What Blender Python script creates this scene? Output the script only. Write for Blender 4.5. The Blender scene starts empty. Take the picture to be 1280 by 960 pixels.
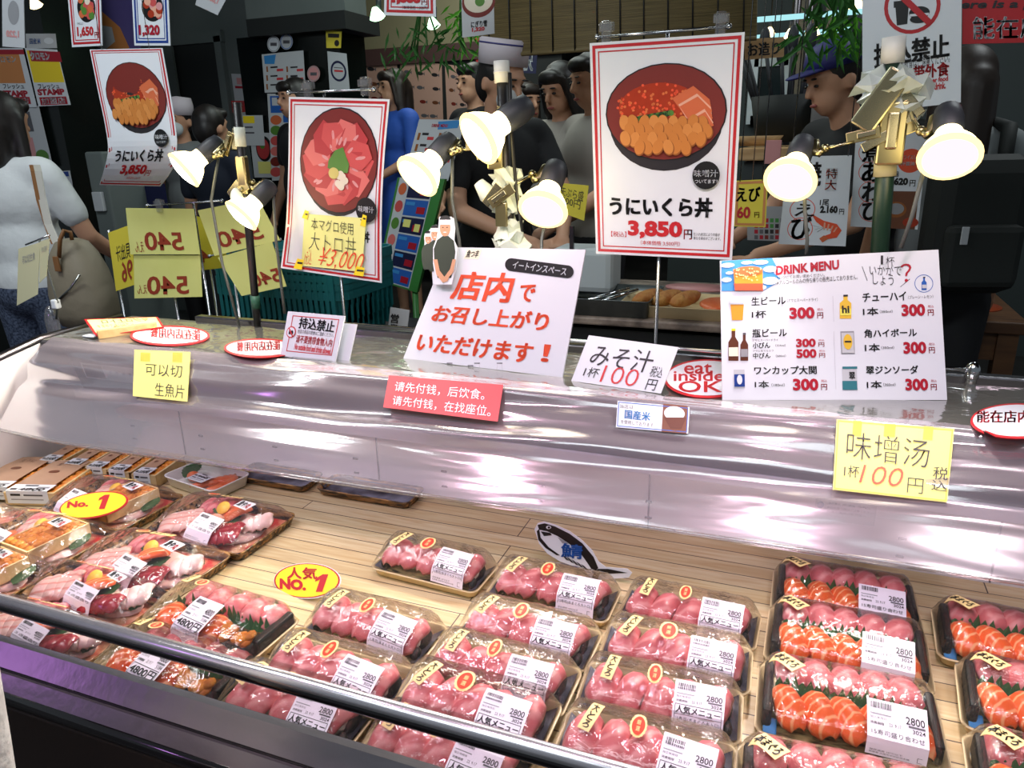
import bpy, bmesh, math, random
from mathutils import Vector, Matrix
sc = bpy.context.scene
COL = sc.collection
V = Vector
PI = math.pi
# ------------------------------------------------------------------ camera, world, lights, exposure
FPX, PITCH, YAW, ROLL = 930.0, math.radians(18), math.radians(21.4), math.radians(-1.3)
CAM = V((0, 0, 1.30))
FW = V((-math.sin(YAW)*math.cos(PITCH), math.cos(YAW)*math.cos(PITCH), -math.sin(PITCH)))
_r = V((math.cos(YAW), math.sin(YAW), 0)); _u = _r.cross(FW)
RT = _r*math.cos(ROLL) + _u*math.sin(ROLL)
UP = _u*math.cos(ROLL) - _r*math.sin(ROLL)
cd = bpy.data.cameras.new('camera'); cam = bpy.data.objects.new('camera', cd); COL.objects.link(cam)
cd.sensor_fit = 'HORIZONTAL'; cd.sensor_width = 36.0; cd.lens = FPX/1280*36.0; cd.clip_start = 0.02; cd.clip_end = 60
cam.matrix_world = Matrix(((RT.x, UP.x, -FW.x, CAM.x), (RT.y, UP.y, -FW.y, CAM.y), (RT.z, UP.z, -FW.z, CAM.z), (0, 0, 0, 1)))
sc.camera = cam
w = bpy.data.worlds.new('world'); sc.world = w; w.use_nodes = True
w.node_tree.nodes['Background'].inputs[0].default_value = (0.62, 0.72, 0.80, 1)
w.node_tree.nodes['Background'].inputs[1].default_value = 0.20
sc.view_settings.view_transform = 'Standard'; sc.view_settings.look = 'None'
sc.view_settings.exposure = 0.0; sc.view_settings.gamma = 1.0; sc.view_settings.use_curve_mapping = False
sc.cycles.max_bounces = 10; sc.cycles.transparent_max_bounces = 32; sc.cycles.caustics_reflective = False; sc.cycles.caustics_refractive = False

def area(name, loc, target, size, power, color=(1, 1, 1), size_y=None):
    l = bpy.data.lights.new(name, 'AREA'); l.energy = power; l.color = color; l.size = size
    if size_y: l.shape = 'RECTANGLE'; l.size_y = size_y
    o = bpy.data.objects.new(name, l); COL.objects.link(o); o.location = loc
    o.rotation_euler = (V(target)-V(loc)).to_track_quat('-Z', 'Y').to_euler(); return o
def spot(name, loc, target, power, color, angle=100, blend=.7, radius=.05):
    l = bpy.data.lights.new(name, 'SPOT'); l.energy = power; l.color = color; l.spot_size = math.radians(angle); l.spot_blend = blend
    l.shadow_soft_size = radius
    o = bpy.data.objects.new(name, l); COL.objects.link(o); o.location = loc
    o.rotation_euler = (V(target)-V(loc)).to_track_quat('-Z', 'Y').to_euler(); return o
area('market_ceiling_light_over_aisle', (-.3, -.9, 2.9), (-.4, 1.2, .9), 1.8, 27, (.86, .95, 1.0), .8)
for _x, _y, _z, _t, _p, _c in ((-1.72, .42, 2.05, -1.15, 21, (1, .88, .90)), (-.92, .40, 2.05, -.62, 26, (1, .62, .80)), (-.02, .40, 2.05, -.12, 26, (1, .66, .82)), (.48, .42, 2.05, .36, 20, (1, .78, .87))):
    spot('display_spot', (_x, _y, _z), (_t, .96, .68), _p, _c, 74, .8, .07)
_l = bpy.data.lights.new('purple_neon', 'POINT'); _l.energy = 4; _l.color = (.72, .30, 1.0); _l.shadow_soft_size = .08
_o = bpy.data.objects.new('purple_neon', _l); COL.objects.link(_o); _o.location = (-2.1, -.5, 1.24)
area('market_ceiling_light_behind', (-1.6, 3.6, 2.95), (-1.5, 3.8, 0), 1.6, 24, (.88, 1.0, .95), 1.2)
area('fill_light_far', (-2.5, 5.4, 2.95), (-2.5, 5.8, 1.0), 1.0, 20, (.95, 1.0, .9), .8)  # added fill with no fixture, brightens the beige wall at the back
area('fill_light_left', (-2.0, .7, 2.9), (-2.3, 1.8, 1.0), .9, 26, (.9, .97, 1.0), .5)  # added fill with no fixture, brightens the woman in the white tee
area('market_ceiling_light_right', (1.0, 3.2, 2.95), (.8, 3.2, 0), 1.2, 16, (.9, .97, 1.0), .6)
LAMP_SPOT, LAMP_GLOW = 11.5, 14.0

# ------------------------------------------------------------------ measuring: a ray through a spot of the photograph meets a plane of the room
def ray(px, py): return FW + RT*((px-640)/FPX) - UP*((py-480)/FPX)
def at(px, py, **k):
    a, c = next(iter(k.items())); i = 'xyz'.index(a); d = ray(px, py)
    return CAM + d*((c-CAM[i])/d[i])
# ------------------------------------------------------------------ materials
def lin(c):
    f = lambda v: v/12.92 if v <= .04045 else ((v+.055)/1.055)**2.4
    return tuple(f(x/255) for x in c[:3]) + (1,)
MATS = {}
def mat(name, col, rough=.5, metal=0., spec=.5, noise=None, bump=None, emit=None, sss=0., wave=None, coat=0., trans=0.):
    m = bpy.data.materials.new(name); m.use_nodes = True; nt = m.node_tree; b = nt.nodes['Principled BSDF']
    b.inputs['Base Color'].default_value = lin(col); b.inputs['Roughness'].default_value = rough
    b.inputs['Metallic'].default_value = metal; b.inputs['Specular IOR Level'].default_value = spec
    b.inputs['Coat Weight'].default_value = coat; b.inputs['Coat Roughness'].default_value = .08
    if trans: b.inputs['Transmission Weight'].default_value = trans
    if sss: b.inputs['Subsurface Weight'].default_value = sss; b.inputs['Subsurface Radius'].default_value = (.01, .004, .003); b.inputs['Subsurface Scale'].default_value = .5
    tc = nt.nodes.new('ShaderNodeTexCoord')
    if noise:
        sc_, c2, st = (noise+((1, 1, 1),))[:3]
        mp = nt.nodes.new('ShaderNodeMapping'); mp.inputs['Scale'].default_value = st
        n = nt.nodes.new('ShaderNodeTexNoise'); n.inputs['Scale'].default_value = sc_; n.inputs['Detail'].default_value = 4
        r = nt.nodes.new('ShaderNodeValToRGB'); r.color_ramp.elements[0].position = .38; r.color_ramp.elements[1].position = .64
        r.color_ramp.elements[0].color = lin(col); r.color_ramp.elements[1].color = lin(c2)
        nt.links.new(tc.outputs['Object'], mp.inputs[0]); nt.links.new(mp.outputs[0], n.inputs['Vector'])
        nt.links.new(n.outputs[0], r.inputs[0]); nt.links.new(r.outputs[0], b.inputs['Base Color'])
    if wave:
        sc_, c2, dist, rot = wave[:4]
        thr = wave[4] if len(wave) > 4 else (.55, .95)
        mp = nt.nodes.new('ShaderNodeMapping'); mp.inputs['Rotation'].default_value = rot
        n = nt.nodes.new('ShaderNodeTexWave'); n.inputs['Scale'].default_value = sc_; n.inputs['Distortion'].default_value = dist
        n.inputs['Detail'].default_value = 2; n.inputs['Detail Scale'].default_value = 1.2
        r = nt.nodes.new('ShaderNodeValToRGB'); r.color_ramp.elements[0].position = thr[0]; r.color_ramp.elements[1].position = thr[1]
        r.color_ramp.elements[0].color = lin(col); r.color_ramp.elements[1].color = lin(c2)
        nt.links.new(tc.outputs['Object'], mp.inputs[0]); nt.links.new(mp.outputs[0], n.inputs['Vector'])
        nt.links.new(n.outputs[0], r.inputs[0]); nt.links.new(r.outputs[0], b.inputs['Base Color'])
    if bump:
        n = nt.nodes.new('ShaderNodeTexNoise'); n.inputs['Scale'].default_value = bump[0]; n.inputs['Detail'].default_value = 5
        bp = nt.nodes.new('ShaderNodeBump'); bp.inputs['Strength'].default_value = bump[1]; bp.inputs['Distance'].default_value = bump[2] if len(bump) > 2 else .01
        nt.links.new(tc.outputs['Object'], n.inputs['Vector']); nt.links.new(n.outputs[0], bp.inputs['Height']); nt.links.new(bp.outputs[0], b.inputs['Normal'])
    if emit: b.inputs['Emission Color'].default_value = lin(emit[0]); b.inputs['Emission Strength'].default_value = emit[1]
    MATS[name] = m; return m
def film(name, tint=(255, 255, 255), base=.05, edge=.5, rough=.06, haze=0., hazecol=(235, 230, 240), bump=None):
    m = bpy.data.materials.new(name); m.use_nodes = True; nt = m.node_tree; nt.nodes.clear(); N = nt.nodes.new; L = nt.links.new
    out = N('ShaderNodeOutputMaterial'); t = N('ShaderNodeBsdfTransparent'); t.inputs[0].default_value = lin(tint)
    g = N('ShaderNodeBsdfGlossy'); g.inputs['Roughness'].default_value = rough
    lw = N('ShaderNodeLayerWeight'); lw.inputs['Blend'].default_value = .25
    mr = N('ShaderNodeMapRange'); mr.inputs['To Min'].default_value = base; mr.inputs['To Max'].default_value = edge
    mx = N('ShaderNodeMixShader'); L(lw.outputs['Fresnel'], mr.inputs[0]); L(mr.outputs[0], mx.inputs[0]); L(t.outputs[0], mx.inputs[1]); L(g.outputs[0], mx.inputs[2])
    if bump:
        tc = N('ShaderNodeTexCoord'); mp = N('ShaderNodeMapping'); mp.inputs['Scale'].default_value = bump[2]
        n = N('ShaderNodeTexNoise'); n.inputs['Scale'].default_value = bump[0]; n.inputs['Detail'].default_value = 3; n.inputs['Distortion'].default_value = .6
        bp = N('ShaderNodeBump'); bp.inputs['Strength'].default_value = bump[1]; bp.inputs['Distance'].default_value = .01
        L(tc.outputs['Object'], mp.inputs[0]); L(mp.outputs[0], n.inputs['Vector']); L(n.outputs[0], bp.inputs['Height']); L(bp.outputs[0], g.inputs['Normal'])
    last = mx
    if haze:
        d = N('ShaderNodeBsdfDiffuse'); d.inputs[0].default_value = lin(hazecol); m2 = N('ShaderNodeMixShader'); m2.inputs[0].default_value = haze
        L(mx.outputs[0], m2.inputs[1]); L(d.outputs[0], m2.inputs[2]); last = m2
    L(last.outputs[0], out.inputs[0]); MATS[name] = m; return m
def glow(name, col, strength):
    m = bpy.data.materials.new(name); m.use_nodes = True; nt = m.node_tree; nt.nodes.clear()
    e = nt.nodes.new('ShaderNodeEmission'); e.inputs[0].default_value = lin(col); e.inputs[1].default_value = strength
    o = nt.nodes.new('ShaderNodeOutputMaterial'); nt.links.new(e.outputs[0], o.inputs[0]); MATS[name] = m; return m
for n_, c_ in dict(white=(224, 230, 236), cream=(246, 240, 214), red=(186, 30, 38), deepred=(172, 22, 44), orange=(232, 84, 48), black=(16, 16, 18), ink=(38, 36, 40),
        yellow=(242, 236, 96), paleyellow=(240, 240, 150), gold=(255, 226, 44), blue=(24, 60, 140), skyblue=(60, 140, 205), midblue=(40, 96, 180), navy=(24, 28, 66), green=(60, 130, 60), darkgreen=(30, 62, 40),
        bowlbrown=(118, 38, 30), bowldark=(38, 34, 38), roe=(168, 54, 26), roehi=(212, 108, 56), uni=(198, 124, 54), uniline=(150, 86, 34), uni2=(208, 136, 66), salmonp=(208, 104, 62), salmonhi=(226, 170, 144),
        tunap=(200, 80, 78), tunap2=(216, 112, 106), tunap3=(180, 58, 60), leafp=(84, 132, 52), radish=(226, 216, 196), wasabi=(206, 192, 110), greyp=(150, 152, 156), lightgrey=(196, 200, 204), skin_print=(190, 140, 108),
        pinkp=(214, 150, 150), brownp=(110, 64, 40), beer=(216, 150, 40), bottlebrown=(92, 44, 20), canyellow=(230, 190, 60), tealp=(50, 120, 130), purple=(70, 58, 110), orangep=(214, 140, 80), labelwhite=(238, 232, 244), tagcream=(246, 220, 150), redsticker=(228, 60, 34), greyline=(90, 90, 96)).items():
    mat(n_, c_, .42)
for n_ in ('white', 'cream', 'paleyellow'): MATS[n_].node_tree.nodes['Principled BSDF'].inputs['Roughness'].default_value = .3
MATS['roe'].node_tree.nodes['Principled BSDF'].inputs['Roughness'].default_value = .3
# ------------------------------------------------------------------ mesh builder
class MB:
    def __init__(s): s.v = []; s.f = []; s.m = []; s.sm = []; s.mats = []
    def mi(s, m):
        if m not in s.mats: s.mats.append(m)
        return s.mats.index(m)
    def add(s, vs, fs, m, smooth=False, T=None):
        o = len(s.v); k = s.mi(m)
        s.v += [tuple((T @ V(p)) if T else p) for p in vs]
        for f in fs: s.f.append(tuple(o+i for i in f)); s.m.append(k); s.sm.append(smooth)
        return s
    def box(s, c, d, m, T=None, bev=0.):
        x, y, z = [q/2 for q in d]; c = V(c)
        if bev <= 0:
            vs = [c+V((i*x, j*y, k*z)) for i in (-1, 1) for j in (-1, 1) for k in (-1, 1)]
            return s.add(vs, [(0, 1, 3, 2), (4, 6, 7, 5), (0, 4, 5, 1), (2, 3, 7, 6), (0, 2, 6, 4), (1, 5, 7, 3)], m, False, T)
        bm = bmesh.new(); bmesh.ops.create_cube(bm, size=1)
        for vv in bm.verts: vv.co = V((vv.co.x*d[0], vv.co.y*d[1], vv.co.z*d[2]))+c
        bmesh.ops.bevel(bm, geom=bm.edges[:], offset=bev, segments=2, profile=.5, affect='EDGES')
        return s.bm(bm, m, T)
    def bm(s, bm, m, T=None, smooth=False):
        bm.verts.index_update(); s.add([v.co.copy() for v in bm.verts], [[v.index for v in f.verts] for f in bm.faces], m, smooth, T); bm.free(); return s
    def tube(s, pts, r, m, n=8, caps=True, T=None):
        pts = [V(p) for p in pts]; rs = r if isinstance(r, (list, tuple)) else [r]*len(pts)
        vs = []; up = V((0, 0, 1)); pa = None
        for i, p in enumerate(pts):
            t = (pts[min(i+1, len(pts)-1)]-pts[max(i-1, 0)]).normalized()
            if pa is None:
                a = t.cross(up if abs(t.z) < .9 else V((1, 0, 0))).normalized()
            else:
                a = (pa - t*pa.dot(t)).normalized()
            pa = a; b = t.cross(a)
            vs += [p+(a*math.cos(2*PI*k/n)+b*math.sin(2*PI*k/n))*rs[i] for k in range(n)]
        fs = [(i*n+k, i*n+(k+1) % n, (i+1)*n+(k+1) % n, (i+1)*n+k) for i in range(len(pts)-1) for k in range(n)]
        if caps: fs += [tuple(range(n))[::-1], tuple((len(pts)-1)*n+k for k in range(n))]
        return s.add(vs, fs, m, True, T)
    def ell(s, c, r, m, T=None, n=14, k=9):
        c = V(c); vs = [c+V((0, 0, r[2]))]
        for i in range(1, k):
            a = PI*i/k
            vs += [c+V((r[0]*math.sin(a)*math.cos(2*PI*j/n), r[1]*math.sin(a)*math.sin(2*PI*j/n), r[2]*math.cos(a))) for j in range(n)]
        vs.append(c-V((0, 0, r[2]))); fs = [(0, 1+j, 1+(j+1) % n) for j in range(n)]
        for i in range(k-2): fs += [(1+i*n+j, 1+(i+1)*n+j, 1+(i+1)*n+(j+1) % n, 1+i*n+(j+1) % n) for j in range(n)]
        e = len(vs)-1; fs += [(e, 1+(k-2)*n+(j+1) % n, 1+(k-2)*n+j) for j in range(n)]
        return s.add(vs, fs, m, True, T)
    def lathe(s, prof, m, T=None, n=24, smooth=True):
        vs = []; fs = []
        for r, z in prof: vs += [(r*math.cos(2*PI*j/n), r*math.sin(2*PI*j/n), z) for j in range(n)]
        for i in range(len(prof)-1): fs += [(i*n+j, i*n+(j+1) % n, (i+1)*n+(j+1) % n, (i+1)*n+j) for j in range(n)]
        if prof[0][0] > 1e-6: fs.append(tuple(range(n))[::-1])
        if prof[-1][0] > 1e-6: fs.append(tuple((len(prof)-1)*n+j for j in range(n)))
        return s.add(vs, fs, m, smooth, T)
    def rings(s, rings, m, T=None, close=True, cap0=False, cap1=False, smooth=True):
        n = len(rings[0]); vs = [p for r in rings for p in r]; fs = []
        for i in range(len(rings)-1):
            fs += [(i*n+j, i*n+(j+1) % n, (i+1)*n+(j+1) % n, (i+1)*n+j) for j in range(n if close else n-1)]
        if cap0: fs.append(tuple(range(n))[::-1])
        if cap1: fs.append(tuple((len(rings)-1)*n+j for j in range(n)))
        return s.add(vs, fs, m, smooth, T)
    def prism(s, poly, z0, z1, m, T=None):
        n = len(poly); vs = [(x, y, z0) for x, y in poly]+[(x, y, z1) for x, y in poly]
        return s.add(vs, [tuple(range(n))[::-1], tuple(range(n, 2*n))]+[(i, (i+1) % n, n+(i+1) % n, n+i) for i in range(n)], m, False, T)
    def mesh(s, name, base=(0, 0, 0)):
        b = V(base); me = bpy.data.meshes.new(name)
        me.from_pydata([tuple(V(p)-b) for p in s.v], [], s.f)
        for m in s.mats: me.materials.append(MATS[m])
        me.polygons.foreach_set('material_index', s.m); me.polygons.foreach_set('use_smooth', s.sm); me.update(); return me
    def obj(s, name, parent=None, base=None):
        if base is None: base = parent.get('_b', (0, 0, 0)) if parent else (0, 0, 0)
        base = V(base); o = bpy.data.objects.new(name, s.mesh(name, base)); COL.objects.link(o)
        if parent: o.parent = parent
        else: o.location = base
        return o
def tag(o, label=None, cat=None, group=None, kind=None):
    if label: o['label'] = label
    if cat: o['category'] = cat
    if group: o['group'] = group
    if kind: o['kind'] = kind
    return o
BASES = {}
def thing(name, label, cat, loc, group=None):
    o = bpy.data.objects.new(name, None); COL.objects.link(o); o.location = loc; o.empty_display_size = .02
    BASES[o.name] = V(loc); return tag(o, label, cat, group)
def part(root, name, mb, parent=None, label=None):
    o = bpy.data.objects.new(name, mb.mesh(name, BASES.get(root.name, V((0, 0, 0))))); COL.objects.link(o); o.parent = parent or root
    if label: o['label'] = label
    return o
def single(name, mb, label, cat, base, group=None):
    return tag(mb.obj(name, None, base), label, cat, group)
def struct(name, mb): return tag(mb.obj(name), kind='structure')
def kids(o): return [c for c in COL.objects if c.parent == o]
def copy_tree(o, label, loc, rot, group=None):
    r = o.copy(); COL.objects.link(r); r.location = loc; r.rotation_euler = rot
    r['label'] = label
    if group: r['group'] = group
    for c in CH[o.name]:
        k = c.copy(); COL.objects.link(k); k.parent = r
        for d in CH.get(c.name, []):
            e = d.copy(); COL.objects.link(e); e.parent = k
    return r
CH = {}
def note_children(o):
    ks = kids(o); CH[o.name] = ks
    for k in ks: CH[k.name] = kids(k)
def frame(origin, z, x=None):
    z = V(z).normalized(); x = V(x) if x else (V((0, 0, 1)) if abs(z.z) < .95 else V((1, 0, 0))).cross(z)
    x = (x - z*x.dot(z)).normalized(); y = z.cross(x)
    return Matrix(((x.x, y.x, z.x, origin[0]), (x.y, y.y, z.y, origin[1]), (x.z, y.z, z.z, origin[2]), (0, 0, 0, 1)))
# ------------------------------------------------------------------ lettering
_tc = bpy.data.curves.new('letters', 'FONT'); _to = bpy.data.objects.new('letters', _tc); COL.objects.link(_to)
_tc.fill_mode = 'FRONT'
TX = {}
def text_geo(s, bold=0.):
    if (s, bold) in TX: return TX[(s, bold)]
    _tc.body = s; _tc.size = 1; _tc.offset = bold; _tc.resolution_u = 3
    dg = bpy.context.evaluated_depsgraph_get(); dg.update()
    me = bpy.data.meshes.new_from_object(_to.evaluated_get(dg))
    vs = [(v.co.x, v.co.y) for v in me.vertices]; fs = [tuple(p.vertices) for p in me.polygons]
    bpy.data.meshes.remove(me)
    if not vs: vs = [(0, 0), (1, 0), (1, 1)]; fs = []
    x0 = min(p[0] for p in vs); x1 = max(p[0] for p in vs); y0 = min(p[1] for p in vs); y1 = max(p[1] for p in vs)
    vs = [((x-x0)/max(x1-x0, 1e-6), 1-(y-y0)/max(y1-y0, 1e-6)) for x, y in vs]
    TX[(s, bold)] = (vs, fs); return TX[(s, bold)]
# ------------------------------------------------------------------ sheets of paper, card and film with print on them
class Sheet:
    def __init__(s, fn, wh, px=None):
        s.fn = fn; s.w, s.h = wh; s.parts = {}; s.px = px
    def mb(s, p): return s.parts.setdefault(p, MB())
    def P(s, u, v, lay): return s.fn(u, v, .0005*lay)
    def faces(s, uvs, fs, m, p, lay): s.mb(p).add([s.P(u, v, lay) for u, v in uvs], fs, m, True)
    def base(s, m, t=.0012, nu=10, nv=10, p='sheet', u0=0., v0=0., u1=1., v1=1.):
        g = [(u0+(u1-u0)*i/nu, v0+(v1-v0)*j/nv) for j in range(nv+1) for i in range(nu+1)]; k = len(g); W = nu+1
        vs = [s.fn(u, v, 0) for u, v in g]+[s.fn(u, v, -t) for u, v in g]
        fs = [(j*W+i, j*W+i+1, (j+1)*W+i+1, (j+1)*W+i) for j in range(nv) for i in range(nu)]
        fs += [tuple(k+q for q in f[::-1]) for f in fs]
        b = [i for i in range(W)]+[j*W+nu for j in range(1, nv+1)]+[nv*W+i for i in range(nu-1, -1, -1)]+[j*W for j in range(nv-1, 0, -1)]
        fs += [(b[i], k+b[i], k+b[(i+1) % len(b)], b[(i+1) % len(b)]) for i in range(len(b))]
        s.mb(p).add(vs, fs, m, False)
    def rect(s, u0, v0, u1, v1, m, p='print', lay=1, n=8):
        nu = max(1, min(n, int(abs(u1-u0)*n)+1)); nv = max(1, min(n, int(abs(v1-v0)*n)+1)); W = nu+1
        s.faces([(u0+(u1-u0)*i/nu, v0+(v1-v0)*j/nv) for j in range(nv+1) for i in range(nu+1)],
                [(j*W+i, j*W+i+1, (j+1)*W+i+1, (j+1)*W+i) for j in range(nv) for i in range(nu)], m, p, lay)
    def border(s, inset, th, m, p='border', lay=1):
        a, b = inset/s.w, inset/s.h; c, d = th/s.w, th/s.h
        s.rect(a, b, 1-a, b+d, m, p, lay); s.rect(a, 1-b-d, 1-a, 1-b, m, p, lay)
        s.rect(a, b+d, a+c, 1-b-d, m, p, lay); s.rect(1-a-c, b+d, 1-a, 1-b-d, m, p, lay)
    def poly(s, uvs, m, p='print', lay=1): s.faces(uvs, [tuple(range(len(uvs)))], m, p, lay)
    def ell(s, cu, cv, ru, rv, m, p='print', lay=1, n=28, rot=0.):
        ar = s.w/s.h
        pts = []
        for k in range(n):
            a = 2*PI*k/n; x, y = ru*math.cos(a), rv*math.sin(a)/ar
            pts.append((cu+x*math.cos(rot)-y*math.sin(rot), cv+(x*math.sin(rot)+y*math.cos(rot))*ar))
        s.faces([(cu, cv)]+pts, [(0, 1+k, 1+(k+1) % n) for k in range(n)], m, p, lay)
    def ring(s, cu, cv, ru, rv, th, m, p='print', lay=1, n=36):
        o = [(cu+ru*math.cos(2*PI*k/n), cv+rv*math.sin(2*PI*k/n)) for k in range(n)]
        i = [(cu+ru*(1-th)*math.cos(2*PI*k/n), cv+rv*(1-th)*math.sin(2*PI*k/n)) for k in range(n)]
        s.faces(o+i, [(k, (k+1) % n, n+(k+1) % n, n+k) for k in range(n)], m, p, lay)
    def text(s, t, box, m, bold=0.02, p='lettering', lay=2, mirror=False, slant=0., tilt=0.):
        if p == 'lettering' : s.nl = getattr(s, 'nl', -1)+1; p = 'lettering' if s.nl == 0 else 'lettering.%03d' % s.nl
        cjk = any(ord(c) > 0x2E80 for c in t); vs, fs = text_geo(t, 0. if cjk and bold > 0 else bold); u0, v0, u1, v1 = box
        o = []
        for x, y in vs:
            if mirror: x = 1-x
            x = x + slant*(1-y)
            o.append((u0+(u1-u0)*x, v0+(v1-v0)*(y + tilt*(x-.5))))
        if cjk and bold > .012:      # heavier strokes: the same letters printed again a hair to each side
            d = bold*.62*(v1-v0)*s.h; q = (d/s.w, d/s.h); vv, ff = [], []
            for du, dv in ((-1, -.7), (1, -.7), (-1, .7), (1, .7), (0, 0)): 
                ff += [tuple(len(vv)+i for i in f) for f in fs]; vv += [(a+du*q[0], b+dv*q[1]) for a, b in o]
            o, fs = vv, ff
        s.faces(o, fs, m, p, lay)
    def vtext(s, t, box, m, bold=.02, p='lettering', lay=2, mirror=False):
        u0, v0, u1, v1 = box; n = len(t)
        for i, c in enumerate(t): s.text(c, (u0, v0+(v1-v0)*(i+.06)/n, u1, v0+(v1-v0)*(i+.94)/n), m, bold, p, lay, mirror)
    # ----- the same with places read off the photograph
    def uv(s, x, y): return s.px(x, y)
    def bx(s, b):
        cx, cy = (b[0]+b[2])/2, (b[1]+b[3])/2
        return (s.uv(b[0], cy)[0], s.uv(cx, b[1])[1], s.uv(b[2], cy)[0], s.uv(cx, b[3])[1])
    def rp(s, b, m, p='print', lay=1): s.rect(*s.bx(b), m, p, lay)
    def tp(s, t, b, m, bold=.02, p='lettering', lay=2, **k): s.text(t, s.bx(b), m, bold, p, lay, **k)
    def ep(s, cx, cy, rx, ry, m, p='print', lay=1, rot=0.):
        c = s.uv(cx, cy); s.ell(c[0], c[1], abs(s.uv(cx+rx, cy)[0]-c[0]), abs(s.uv(cx, cy+ry)[1]-c[1]), m, p, lay, rot=rot)
    def pp(s, pts, m, p='print', lay=1): s.poly([s.uv(*q) for q in pts], m, p, lay)
    def build(s, root, labels={}):
        return {k: part(root, k, b, label=labels.get(k)) for k, b in s.parts.items()}
    def digit_one(s, box, m, p='lettering', lay=2, slant=.3):
        u0, v0, u1, v1 = box; w_, h_ = u1-u0, v1-v0
        f = lambda x, y: (u0+w_*(x*.7+slant*(1-y)), v0+h_*y)
        s.poly([f(.35, 0), f(.75, 0), f(.75, 1), f(.30, 1), f(.30, .30), f(0, .42), f(0, .22)], m, p, lay)
    def one(s, name, label, cat, base, group=None):
        mb = MB()
        for b in s.parts.values():
            for f, k, sm in zip(b.f, b.m, b.sm): mb.f.append(tuple(i+len(mb.v) for i in f)); mb.m.append(mb.mi(b.mats[k])); mb.sm.append(sm)
            mb.v += b.v
        return single(name, mb, label, cat, base, group)
def quad_sheet(tl, tr, br, bl, curl=None):
    tl, tr, br, bl = map(V, (tl, tr, br, bl)); n = (tr-tl+br-bl).cross(bl-tl+br-tr).normalized()
    if n.dot(CAM-tl) < 0: n = -n
    w = ((tr-tl).length+(br-bl).length)/2; h = ((bl-tl).length+(br-tr).length)/2
    def fn(u, v, off):
        p = (tl*(1-u)+tr*u)*(1-v)+(bl*(1-u)+br*u)*v
        return p+n*(off+(curl(u, v) if curl else 0))
    def px(x, y):
        d = ray(x, y); hit = CAM+d*((tl+br)*.5-CAM).dot(n)/d.dot(n) if abs(d.dot(n)) > 1e-6 else tl
        u = v = .5
        for _ in range(12):
            p = fn(u, v, 0)
            if curl: p = p-n*curl(u, v)
            du = ((tr-tl)*(1-v)+(br-bl)*v); dv = ((bl-tl)*(1-u)+(br-tr)*u); e = hit-p
            e -= n*e.dot(n)
            a, b, c = du.dot(du), du.dot(dv), dv.dot(dv); D = a*c-b*b
            u += (e.dot(du)*c-e.dot(dv)*b)/D; v += (e.dot(dv)*a-e.dot(du)*b)/D
        return u, v
    return Sheet(fn, (w, h), px)
def sheet_y(c, Y, curl=None):
    Ys = Y if isinstance(Y, (list, tuple)) else [Y]*4
    return quad_sheet(*[at(x, y, y=q) for (x, y), q in zip(c, Ys)], curl=curl)
def sheet_lean(c, z, lean, curl=None):     # bottom edge stands on height z, top leans back
    bl, br = at(*c[3], z=z), at(*c[2], z=z)
    return quad_sheet(at(*c[0], y=bl.y+lean), at(*c[1], y=br.y+lean), br, bl, curl)
def sheet_flat(c, z, curl=None): return quad_sheet(*[at(x, y, z=z) for x, y in c], curl=curl)
def base_of(sh): 
    p = (sh.fn(0, 1, 0)+sh.fn(1, 1, 0))/2; return V((p.x, p.y, min(sh.fn(0, 1, 0).z, sh.fn(1, 1, 0).z)))
R = random.Random(7)
# ------------------------------------------------------------------ materials of the place
mat('floor_tile', (46, 44, 44), .35, noise=(3, (60, 58, 56)))
mat('ceiling_dark', (22, 24, 24), .8)
mat('wall_dark', (26, 30, 30), .7)
mat('pillar_black', (14, 20, 18), .25)
mat('wall_grey', (96, 106, 104), .7, noise=(2, (108, 116, 114)))
mat('wall_beige', (146, 140, 110), .7)
mat('band_maroon', (84, 58, 56), .6)
mat('stainless', (150, 148, 152), .22, 1.0, bump=(60, .06))
mat('stainless_dark', (100, 96, 100), .3, 1.0)
mat('panel_white', (222, 220, 226), .35)
mat('panel_grey', (96, 95, 98), .42, .3)
mat('top_grey', (104, 106, 98), .35, .3, noise=(5, (122, 122, 112)))
mat('chrome', (220, 222, 226), .12, 1.0)
mat('rail_black', (18, 16, 18), .16, .2, coat=.6)
mat('rail_steel', (214, 216, 220), .26, .85); mat('ledge_steel', (140, 134, 140), .30, .88, bump=(60, .05)); mat('kick_dark', (30, 28, 27), .45)
mat('kick_brown', (64, 54, 48), .4, .3)
mat('hole', (60, 56, 62), .6)
mat('gasket', (206, 208, 216), .3)
mat('glass_edge', (150, 190, 180), .1)
film('glass', (253, 255, 254), .02, .14, .01)
film('vinyl', (244, 241, 247), .20, .8, .15, .17, (224, 214, 224), bump=(9, .8, (.16, 1, 1)))
film('vinyl_top', (250, 250, 248), .12, .6, .10, .04, (220, 220, 214), bump=(14, .6, (.6, 1, 1)))
film('pack_film', (255, 253, 250), .055, .75, .05, .012, (240, 236, 236), bump=(70, .25, (1, 1, 1)))
film('platter_film', (255, 250, 250), .05, .6, .06, .02, bump=(45, .5, (1, 1, 1)))
film('clear_plastic', (246, 248, 246), .12, .6, .08, .06)
glow('case_tube', (255, 214, 236), 9.0)
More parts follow.
